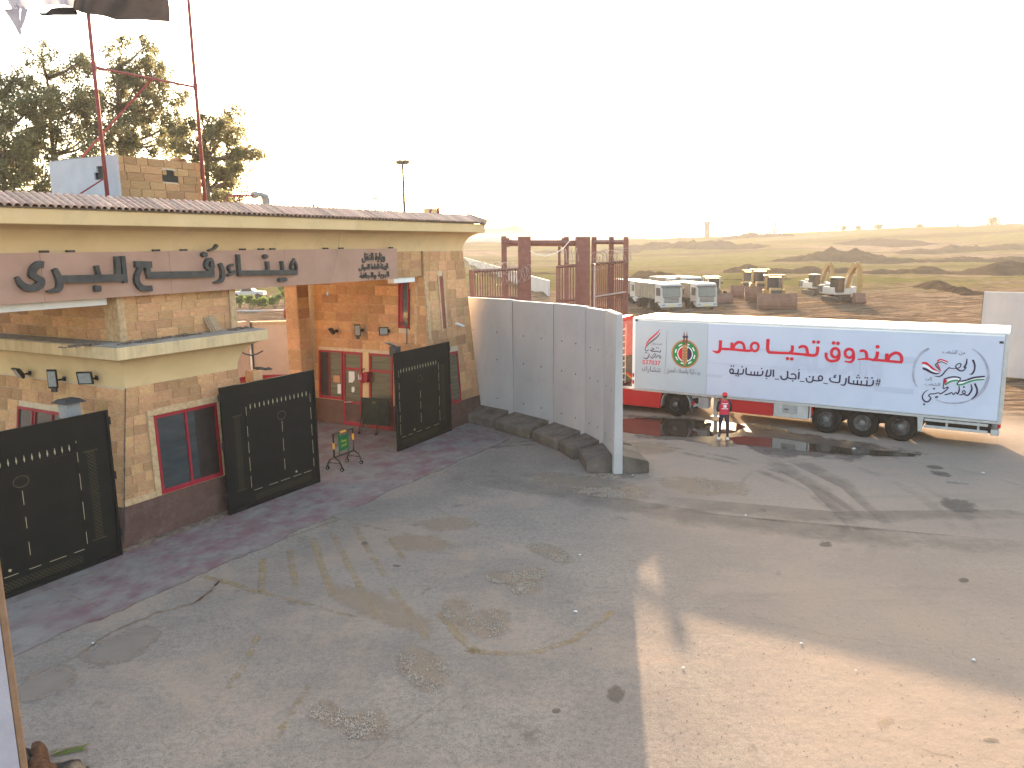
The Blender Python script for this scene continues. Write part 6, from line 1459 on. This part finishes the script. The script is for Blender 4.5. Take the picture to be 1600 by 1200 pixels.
def excavator():
    t = tag(empty('excavator', (0, 0, 0)), 'x', 'excavator', 'excavators parked in the works yard')
    for s in (-1, 1): MB().prism([(-1.7, .1), (-2.0, .4), (-1.85, .75), (1.85, .75), (2.0, .4), (1.7, .1)], Face((s * 1.05 - .28, 0, 0), (0, 1, 0), (0, 0, 1)), 0, .56).build('track', MT['chassis'], t, bev=.05)
    MB().box(-.8, .8, -.9, .9, .4, .95).build('undercarriage', MT['chassis'], t)
    MB().box(-1.3, 1.3, -1.2, 2.6, 1.0, 1.9).build('house', MT['dirtywhite'], t, bev=.08); MB().box(-1.32, 1.32, 1.6, 2.9, 1.1, 2.0).build('counterweight', MT['dgrey'], t, bev=.1); MB().box(-1.1, .3, .2, 1.6, 1.905, 2.25).build('engine_cover', MT['dirtywhite'], t, bev=.05)
    MB().box(-1.28, -.35, -1.5, .1, 1.3, 2.9).build('cab', MT['windsc'], t, bev=.05); MB().box(-1.32, -.31, -1.5, .15, 2.905, 3.0).build('cab_roof', MT['dirtywhite'], t)
    bmx = MB(); bmx.stroke([(-.9, 1.6), (-1.6, 3.4), (-2.6, 4.4), (-3.4, 4.3)], [.45, .6, .55, .4], Face((-.05, 0, 0), (0, 1, 0), (0, 0, 1)), 0, .42); bmx.build('boom', MT['dozer'], t)
    MB().stroke([(-3.0, 4.7), (-3.5, 4.2), (-3.75, 2.2), (-3.7, 1.3)], [.3, .5, .4, .3], Face((.0, 0, 0), (0, 1, 0), (0, 0, 1)), 0, .34).build('stick', MT['dozer'], t)
    MB().prism([(-3.5, 1.4), (-3.3, .9), (-3.4, .3), (-3.9, .1), (-4.3, .35), (-4.0, 1.0), (-3.9, 1.4)], Face((-.45, 0, 0), (0, 1, 0), (0, 0, 1)), 0, 1.25).build('bucket', MT['rust'], t, bev=.03)
    for x in (-.2, .5): MB().tube([(x, -1.1, 1.6), (x, -1.9, 3.3)], .08, 6).build('boom_cylinder', MT['alu'], t)
    MB().tube([(.15, -1.9, 4.1), (.15, -3.0, 4.8)], .08, 6).build('stick_cylinder', MT['alu'], t)
    return t
def park(t, px, py, rz, label, first):
    p = gnd(px, py); p.z = terrain_z(p.x, p.y) - .05
    # slide along the view ray's footprint so that the wheels meet the uneven ground where the photo shows them
    for _ in range(4): q = gnd(px, py, p.z); p = Vector((q.x, q.y, terrain_z(q.x, q.y)))
    p.z -= .06
    if first: t.location = p; t.rotation_euler = (0, 0, rz); t['label'] = label; return t
    return copy_tree(t, p, rz, label)
D = dump_truck()
park(D, 1049, 484.5, R(13), 'dusty white dump truck nearest the steel gate panel, front row left', True)
park(D, 1104, 484, R(12), 'dusty white dump truck in the front row beside the wheel loader', False)
park(D, 1006, 474, R(12), 'dusty white dump truck half hidden by the slatted gate panel', False)
park(D, 1060, 466, R(12), 'white dump truck parked behind the two front ones, left of its pair', False)
park(D, 1084, 467, R(12), 'white dump truck parked behind the two front ones, right of its pair', False)
Lo = loader(); park(Lo, 1114, 468, R(8), 'wheel loader with white cab roof and rusty bucket beside the dump trucks', True)
Bz = bulldozer(); Bz.scale = (1.22, 1.22, 1.22);  park(Bz, 1210, 479, R(-13), 'bulldozer with the wide rusty blade, nearest of the three', True)
park(Bz, 1188, 469, R(-12), 'dusty bulldozer directly behind the nearest one', False)
park(Bz, 1170, 466, R(-22), 'dusty bulldozer with grey cab, leftmost of the three', False)
Ex = excavator(); park(Ex, 1312, 473, R(6), 'white and yellow excavator with bucket down, the nearer of two', True)
park(Ex, 1276, 458, R(6), 'white and yellow excavator standing behind the nearer one', False)

# ------------------------------------------------------------------ field, earth mounds, far things
def mound(px0, px1, py, h_px, seed, depth=9):
    n = 110; a = gnd(px0, py[0]); b = gnd(px1, py[1])
    az_ = lambda p: terrain_z(p.x, p.y)
    d = b - a; L_ = d.length; t = d.normalized(); s = Vector((-t.y, t.x, 0)); hh = h_px * a.length / F_PX
    mb = MB(); rows = []
    for i in range(n + 1):
        f = i / n; c = a.lerp(b, f); e = math.sin(math.pi * min(1, max(0, f))) ** .35 if 0 < f < 1 else 0
        row = []
        for j in range(9):
            g = j / 8 - .5; w = depth * (hh / 4 + .5)
            prof = max(0, 1 - (2 * g) ** 2) ** .8
            k = .62 + .55 * noise.fractal(Vector((f * L_ * .09, g * 2.2, seed)), 1, 2, 5) + .35 * noise.noise(Vector((f * L_ * .22, 0, seed + 4)))
            p = c + s * g * w * 2; row.append(mb.bm.verts.new((p.x, p.y, az_(p) - .3 + max(.1, hh * e * (prof * max(.2, k) + .22 * noise.noise(Vector((p.x * .35, p.y * .35, seed))) + .12 * noise.noise(Vector((p.x * .9, p.y * .9, seed)))) + .2))))
        rows.append(row)
    for A, B in zip(rows, rows[1:]):
        for j in range(8): mb.bm.faces.new((A[j], B[j], B[j + 1], A[j + 1]))
    o = mb.build('earth_mound', MT['mound'], None, smooth=True); o['kind'] = 'structure'
for k, (x0, x1, py, h) in enumerate(((1130, 1330, (425, 424), 13), (1341, 1485, (425, 425), 12), (1485, 1640, (427, 426), 17), (1228, 1420, (410, 411), 18), (1405, 1640, (410, 409), 10), (985, 1056, (434, 434), 15), (1050, 1082, (437, 436), 9), (960, 1195, (402, 401), 12), (1085, 1305, (383, 379), 9), (1440, 1610, (389, 388), 6), (840, 1000, (404, 403), 6), (735, 870, (432, 428), 4), (1440, 1535, (446, 462), 10), (1320, 1440, (398, 399), 8), (1120, 1240, (397, 396), 7), (1240, 1420, (372, 370), 4), (1400, 1610, (402, 400), 8), (1150, 1215, (440, 437), 6))):
    mound(x0, x1, py, h, k * 3.7, 9 if k != 12 else 3)
def at_d(px, py, dist): 
    r = ray(px, py); return CAM + r * (dist / math.hypot(r.x, r.y))
# wall on the far ridge, poles, watch tower, masts
fw_ = wthing('ridge_wall', 'pale grey wall on the far hill left of the steel gate', 'wall', (-20, 700, 0))
for i in range(22):
    p0 = at_d(690 + i * 5, 372.5 - i * .02, 640); p1 = at_d(690 + i * 5 + 4.8, 372.5, 640); l = Vector((-20, 700, 0)); zb = terrain_z(p0.x, p0.y) - 2
    MB().hexa([(p0.x - l.x, p0.y - l.y, zb), (p1.x - l.x, p1.y - l.y, zb), (p1.x - l.x, p1.y - l.y + .6, zb), (p0.x - l.x, p0.y - l.y + .6, zb), (p0.x - l.x, p0.y - l.y, p0.z), (p1.x - l.x, p1.y - l.y, p0.z), (p1.x - l.x, p1.y - l.y + .6, p0.z), (p0.x - l.x, p0.y - l.y + .6, p0.z)]).build('panel', MT['conc'], fw_)
rf = wthing('ridge_fence', 'line of thin fence posts along the far ridge', 'fence', (60, 700, 0)); rg = random.Random(3)
me_ = None
for i in range(70):
    x = 860 + i * 5.2; p = at_d(x, 372, 715); z = terrain_z(p.x, p.y)
    if me_ is None:
        mb = MB(); mb.box(-.22, .22, -.2, .2, -1, 3.4); me_ = bpy.data.meshes.new('post'); mb.bm.to_mesh(me_); mb.bm.free(); me_.materials.append(MT['dgrey'])
    o = bpy.data.objects.new('post', me_); COL.objects.link(o); o.parent = rf; o.location = Vector((p.x - 60, p.y - 700, z)); o.scale = (1, 1, rg.uniform(.7, 1.3))
def far_tower(px, yt, w_px, dist, label, lean=0):
    p = at_d(px, yt, dist); z = terrain_z(p.x, p.y); t = wthing('watch_tower', label, 'tower', (p.x, p.y, z)); h = p.z - z; w = w_px * dist / F_PX / 2
    MB().hexa([(-w * .9, -w, -2), (w * .9, -w, -2), (w * .9, w, -2), (-w * .9, w, -2), (-w + lean, -w, h * .8), (w + lean, -w, h * .8), (w + lean, w, h * .8), (-w + lean, w, h * .8)]).build('shaft', MT['concf'], t)
    MB().box(-w * 1.15 + lean, w * 1.15 + lean, -w * 1.15, w * 1.15, h * .8 + .01, h * .97).build('cabin', MT['concf'], t); MB().box(-w * 1.3 + lean, w * 1.3 + lean, -w * 1.3, w * 1.3, h * .97 + .01, h).build('roof', MT['concf'], t)
far_tower(1105, 346, 7, 690, 'square watch tower on the hazy far horizon')
far_tower(1210, 347, 2.6, 700, 'thin leaning mast tower on the horizon right of the watch tower', 1.0)
far_tower(1496, 349, 2, 690, 'thin mast on the horizon left of the dark far tree')
def mast(px, yt, dist, label, head):
    p = at_d(px, yt, dist); t = wthing('light_mast', label, 'light mast', (p.x, p.y, 0)); 
    MB().tube([(0, 0, 0), (0, 0, p.z)], [.30, .18], 8).build('pole', MT['dgrey'], t); MB().tube([(0, 0, p.z - .25), (0, 0, p.z + .25)], [.22, .22], 10).build('hub', MT['dgrey'], t)
    for i in range(6):
        a = i * 1.047 + .2; c = Vector((math.cos(a) * head, math.sin(a) * head, p.z)); MB().tube([(0, 0, p.z), c], .05, 4).build('arm', MT['dgrey'], t)
        MB().box(-.22, .22, -.2, .2, -.28, .28, Matrix.Translation(c) @ Matrix.Rotation(a, 4, 'Z')).build('lamp', MT['dgrey'], t)
mast(629, 253.5, 120, 'tall floodlight mast with a lamp ring above the roof', .78); mast(586, 310.5, 260, 'small distant floodlight mast left of the tall one', .8)

# ------------------------------------------------------------------ trees
def leaf_cloud(mb, c, r, n, rg, size, droop=.5):
    for _ in range(n):
        while True:
            d = Vector((rg.uniform(-1, 1), rg.uniform(-1, 1), rg.uniform(-1, 1)))
            if .15 < d.length < 1: break
        p = c + Vector((d.x * r[0], d.y * r[1], d.z * r[2]))
        ax = Vector((rg.gauss(0, 1), rg.gauss(0, 1), rg.gauss(0, .7) - droop)).normalized(); sd = ax.cross(Vector((rg.gauss(0, 1), rg.gauss(0, 1), rg.gauss(0, 1)))).normalized()
        l = size * rg.uniform(.6, 1.4); w = l * rg.uniform(.16, .30)
        a, b, cc, dd = p, p + ax * l * .5 + sd * w, p + ax * l, p + ax * l * .5 - sd * w
        mb.bm.faces.new([mb.bm.verts.new(q) for q in (a, b, cc, dd)])
def tree(label, base, top, crowns, leafm, seed, nleaf=9000, lsize=.34, lean=0):
    rg = random.Random(seed); t = wthing('tall_tree', label, 'tree', base, 0, 'tall trees behind the gate roof')
    trunk = MB(); H_ = top
    spine = [Vector((lean * f * f + .3 * math.sin(f * 4 + seed), .2 * math.sin(f * 3), H_ * .93 * f)) for f in [i / 8 for i in range(9)]]
    trunk.tube(spine, [.30 * (1 - .85 * i / 8) + .02 for i in range(9)], 8)
    lv = MB(); tot = sum(c[3] for c in crowns)
    for cx, cy, cz, r, *k in crowns:
        c = Vector((cx, cy, cz)); at = min(spine, key=lambda q: abs(q.z - (cz - r * 1.1)))
        m = at.lerp(c, .5) + Vector((0, 0, -.2 * r)); trunk.tube([at, m, c], [.12, .07, .03], 5)
        nn = int(nleaf * r * r / sum(q[3] ** 2 for q in crowns)); cl = max(7, int(r * 13))
        for _ in range(cl):
            d = Vector((rg.gauss(0, .5), rg.gauss(0, .5), rg.gauss(0, .5))); d = d if d.length < 1 else d.normalized(); q = c + d * r
            trunk.tube([c.lerp(q, .1), c.lerp(q, .6) + Vector((0, 0, .08 * r)), q], [.03, .02, .008], 3)
            s = rg.uniform(.25, .6) * (.55 + .25 * r); leaf_cloud(lv, q, (s, s, s * 1.1), int(nn / cl * rg.uniform(.4, 1.5)), rg, lsize)
    trunk.build('trunk', MT['trunk'], t, smooth=True); lv.build('crown', MT[leafm], t)
def tree_px(label, px, base_y, Y, pts, seed, leafm='leaf', nleaf=9000, lsize=.34, lean=0):
    b = at_y(px, base_y, Y); base = Vector((b.x, b.y, 0)); cr_ = []; rg = random.Random(seed + 50); tz = 0
    for x, y, rp in pts:
        q = at_y(x, y, Y); cr_.append((q.x - base.x, rg.uniform(-1.6, 1.6), q.z, rp * Y / F_PX)); tz = max(tz, q.z + rp * Y / F_PX * .3)
    tree(label, base, tz, cr_, leafm, seed, nleaf, lsize, lean)
tree_px('sparse grey green tree at the left picture edge behind the roof', 10, 300, 44, [(-20, 150, 34), (12, 140, 36), (30, 190, 40), (0, 230, 44), (45, 240, 36), (20, 290, 40), (-30, 270, 44), (62, 165, 26), (50, 300, 36), (-10, 190, 36), (25, 120, 20), (40, 170, 28)], 1, 'leaf', 19000, .19)
tree_px('slender tree with upright tufts left of the flag pole', 95, 300, 47, [(60, 110, 20), (88, 100, 20), (112, 92, 22), (75, 150, 32), (110, 140, 34), (95, 190, 38), (125, 200, 32), (90, 245, 38), (120, 265, 34), (135, 95, 14), (70, 285, 34), (140, 165, 24), (145, 215, 28), (150, 255, 32), (60, 205, 26), (105, 160, 24)], 2, 'leaf', 21000, .18)
tree_px('tallest rounded tree crowning behind the turret and flag poles', 195, 300, 50, [(185, 80, 22), (215, 95, 30), (240, 125, 28), (205, 130, 36), (175, 120, 26), (225, 165, 38), (255, 165, 26), (190, 185, 36), (250, 205, 32), (165, 175, 24), (215, 225, 36), (265, 145, 14), (180, 230, 34), (245, 240, 28), (272, 185, 18), (282, 225, 22), (160, 150, 18), (228, 75, 16), (150, 110, 14)], 3, 'leaf2', 30000, .18)
tree_px('wide drooping tree leaning right beside the right flag pole', 320, 320, 46, [(345, 175, 22), (365, 200, 24), (330, 205, 26), (385, 235, 20), (350, 240, 32), (300, 215, 24), (275, 225, 22), (320, 255, 30), (375, 265, 22), (340, 285, 30), (398, 240, 10), (290, 260, 24), (350, 310, 22), (330, 315, 20)], 4, 'leaf2', 21000, .18)
# further trees behind the wall, lower on the right of the roof
def shrub(name, label, p, r, n, seed, mat, size, group=None, cat='shrub'):
    rg = random.Random(seed); t = wthing(name, label, cat, p, 0, group); lv = MB()
    st = MB(); 
    for _ in range(max(5, int(6 * r[0]))):
        q = Vector((rg.uniform(-.7, .7) * r[0], rg.uniform(-.7, .7) * r[1], rg.uniform(.35, .75) * r[2] * 2)); st.tube([(q.x * .3, q.y * .3, -.1), q], [.04, .015], 4); s = rg.uniform(.3, .5)
        leaf_cloud(lv, q, (r[0] * s, r[1] * s, r[2] * s), n // max(5, int(6 * r[0])), rg, size, 0)
    st.build('stem', MT['trunk'], t); lv.build('crown', MT[mat], t)
for k, (px, py, w, h, lab) in enumerate(((374, 481, 12, 22, 'bright green hedge bush at the left of the lane view'), (392, 483, 14, 24, 'bright green hedge bush below the parked pickup'), (410, 482, 14, 24, 'bright green hedge bush right of the parked pickup'), (430, 482, 14, 24, 'bright green hedge bush left of the red pipe arch'), (446, 480, 16, 28, 'rounded bright bush above the red pipe arch'), (455, 470, 18, 34, 'tall bright bush rising behind the rounded one beside the pier'), (440, 466, 12, 22, 'bright bush behind the hedge between pickup and pier'))):
    p = gnd(px, py); s = p.length / F_PX; shrub('hedge_bush', lab, p, (w * s * .62, w * s * .5, h * s * .5), 900, k + 20, 'bush', .30, 'hedge bushes in the yard behind the lane')
for k, (px, py, w, h, dist, lab) in enumerate(((1550, 357, 20, 12, 700, 'dark round tree on the far right horizon'), (1317, 360, 7, 6, 705, 'small far shrub on the horizon, leftmost of three'), (1341, 360, 6, 5, 705, 'small far shrub on the horizon, middle of three'), (1372, 360, 10, 6, 705, 'small far shrub on the horizon, rightmost of three'), (1436, 361, 8, 4, 690, 'low far shrub left of the thin mast'))):
    p = at_d(px, py, dist); p.z = terrain_z(p.x, p.y); s = dist / F_PX; shrub('far_tree', lab, p, (w * s * .5, w * s * .4, h * s * .6), 500, k + 40, 'fartree', 1.6, 'trees on the far horizon', 'tree')

# ------------------------------------------------------------------ behind the open lane
lw_ = wthing('lane_wall', 'pink plastered yard wall with red base behind the open lane', 'wall', (-12, 38, 0))
a = gnd(391, 503, 3.66); b = gnd(520, 500, 3.66)
rz = math.atan2(b.y - a.y, b.x - a.x); L_ = (b - a).length + 3
T_ = Matrix.Translation(a * 1.0 - Vector((-12, 38, 0)) - Vector((0, 0, 3.66))) @ Matrix.Rotation(rz, 4, 'Z')
MB().box(0, L_, 0, .35, 0, 3.5, T_).build('wall', MT['pinkwall'], lw_); MB().box(-.03, L_, -.04, .39, 3.503, 3.66, T_).build('coping', MT['carved'], lw_); MB().box(-.02, L_, -.03, -.001, 0, 1.0, T_).build('red_base', MT['red'], lw_)
T2 = T_ @ Matrix.Rotation(R(52), 4, 'Z'); MB().box(-9, -.08, .1, .4, 0, 3.7, T2).build('wall', MT['pinkwall'], lw_); MB().box(-9, -.08, .07, .099, 0, 1.0, T2).build('red_base', MT['red'], lw_); MB().box(-9, -.08, .085, .098, 2.9, 2.93, T2).build('joint', MT['rubble'], lw_)
MB().tube([T_ @ Vector((.02, -.06, 0)), T_ @ Vector((.02, -.06, 3.66))], .05, 6).build('downpipe', MT['dgrey'], lw_)
hk = wthing('slack_wire', 'dark wire sagging across the pink wall', 'cable', (-12, 36, 0))
MB().tube([at_y(x, y, 34.5) - Vector((-12, 36, 0)) for x, y in ((376, 549), (383, 553), (392, 555), (402, 553), (411, 548))], .03, 4).build('wire', MT['dgrey'], hk)
ra = wthing('red_pipe_arch', 'fat red pipe bend standing above the pink wall', 'pipe', gnd(446, 498))
p0 = gnd(446, 498); s = p0.length / F_PX
MB().tube([(0, 0, 0), (0, 0, 12 * s), (2.0 * s, 0, 15.5 * s), (6 * s, 0, 16.5 * s), (18 * s, 0, 16.5 * s)], 2.5 * s, 10).build('bend', MT['truckred'], ra, smooth=True)
pk = gnd(388, 466); pu = wthing('parked_pickup', 'dusty white pickup parked behind the hedge', 'pickup', pk, R(4))
s = 1.0
MB().prism([(-2.6, .5), (-2.6, 1.0), (-1.0, 1.05), (-.8, 1.6), (.6, 1.62), (1.2, 1.08), (2.5, 1.0), (2.6, .5)], Face((0, -.85, 0), (1, 0, 0), (0, 0, 1)), -1.7, 0).build('body', MT['dirtywhite'], pu, bev=.06)
MB().box(-.7, .75, -.862, -.853, 1.1, 1.5).build('side_window', MT['windsc'], pu)
for x in (-1.6, 1.6):
    for y in (-.75, .75): MB().lathe([(.2, -.12), (.38, -.12), (.38, .12), (.2, .12)], (x, y, .38), (0, 1, 0), 16).build('wheel', MT['tyre'], pu)
kb = MB(); a, b = gnd(360, 487), gnd(520, 486); d = (b - a).normalized(); kb.hexa([a, b, b + Vector((-d.y, d.x, 0)) * .6, a + Vector((-d.y, d.x, 0)) * .6, a + Vector((0, 0, .15)), b + Vector((0, 0, .15)), b + Vector((-d.y, d.x, 0)) * .6 + Vector((0, 0, .15)), a + Vector((-d.y, d.x, 0)) * .6 + Vector((0, 0, .15))])
o = kb.build('kerb', MT['conc']); o['kind'] = 'structure'
# litter
for k, (x, y, s, lab) in enumerate(((1068, 1045, .05, 'small white crumpled paper on the sunlit ground beside the shadow edge'), (1252, 1007, .05, 'white paper scrap in the middle of the sunlit ground'), (1337, 1049, .035, 'tiny white scrap on the sunlit ground'), (1521, 1033, .07, 'white flattened wrapper near the right picture edge'), (906, 868, .06, 'white scrap next to the small gravel spill'), (899, 957, .07, 'crumpled white scrap on the shaded asphalt'), (1165, 806, .06, 'flat white scrap on the shaded yard below the puddle'), (1536, 740, .08, 'pale scrap on the ground behind the trailer'), (1334, 702, .10, 'white litter lying in the far puddle'), (989, 743, .05, 'white scrap by the end foot of the T-wall'), (448, 784, .05, 'pale pebble scrap on the apron edge below the middle gate leaf'), (510, 826, .05, 'yellowish stone at the apron corner beside the painted lines'), (145, 1006, .04, 'white scrap on the pale repaired patch'))):
    p = gnd(x, y); t = wthing('litter', lab, 'litter', (p.x, p.y, .012 if k != 8 else .012)); lump('scrap', MT['paper'] if 'yellow' not in lab else MT['stone'], (0, 0, s * .2), (s * .55, s * .36, s * .22), .6, k, t, 2)

# ------------------------------------------------------------------ the dusty air
hz = bpy.data.materials.new('dusty_air'); hz.use_nodes = True; N = hz.node_tree.nodes; N.remove(N['Principled BSDF'])
pv = N.new('ShaderNodeVolumePrincipled'); pv.inputs['Color'].default_value = (.98, .93, .88, 1); pv.inputs['Density'].default_value = HAZE_DENSITY; pv.inputs['Anisotropy'].default_value = .1
hz.node_tree.links.new(pv.outputs[0], N['Material Output'].inputs['Volume'])
mb = MB(); mb.box(-2550, 2550, -2550, 2550, -30, 32); o = mb.build('haze', hz); o['kind'] = 'stuff'; o['label'] = 'pale dusty air over the yard and the fields'; o['category'] = 'haze'
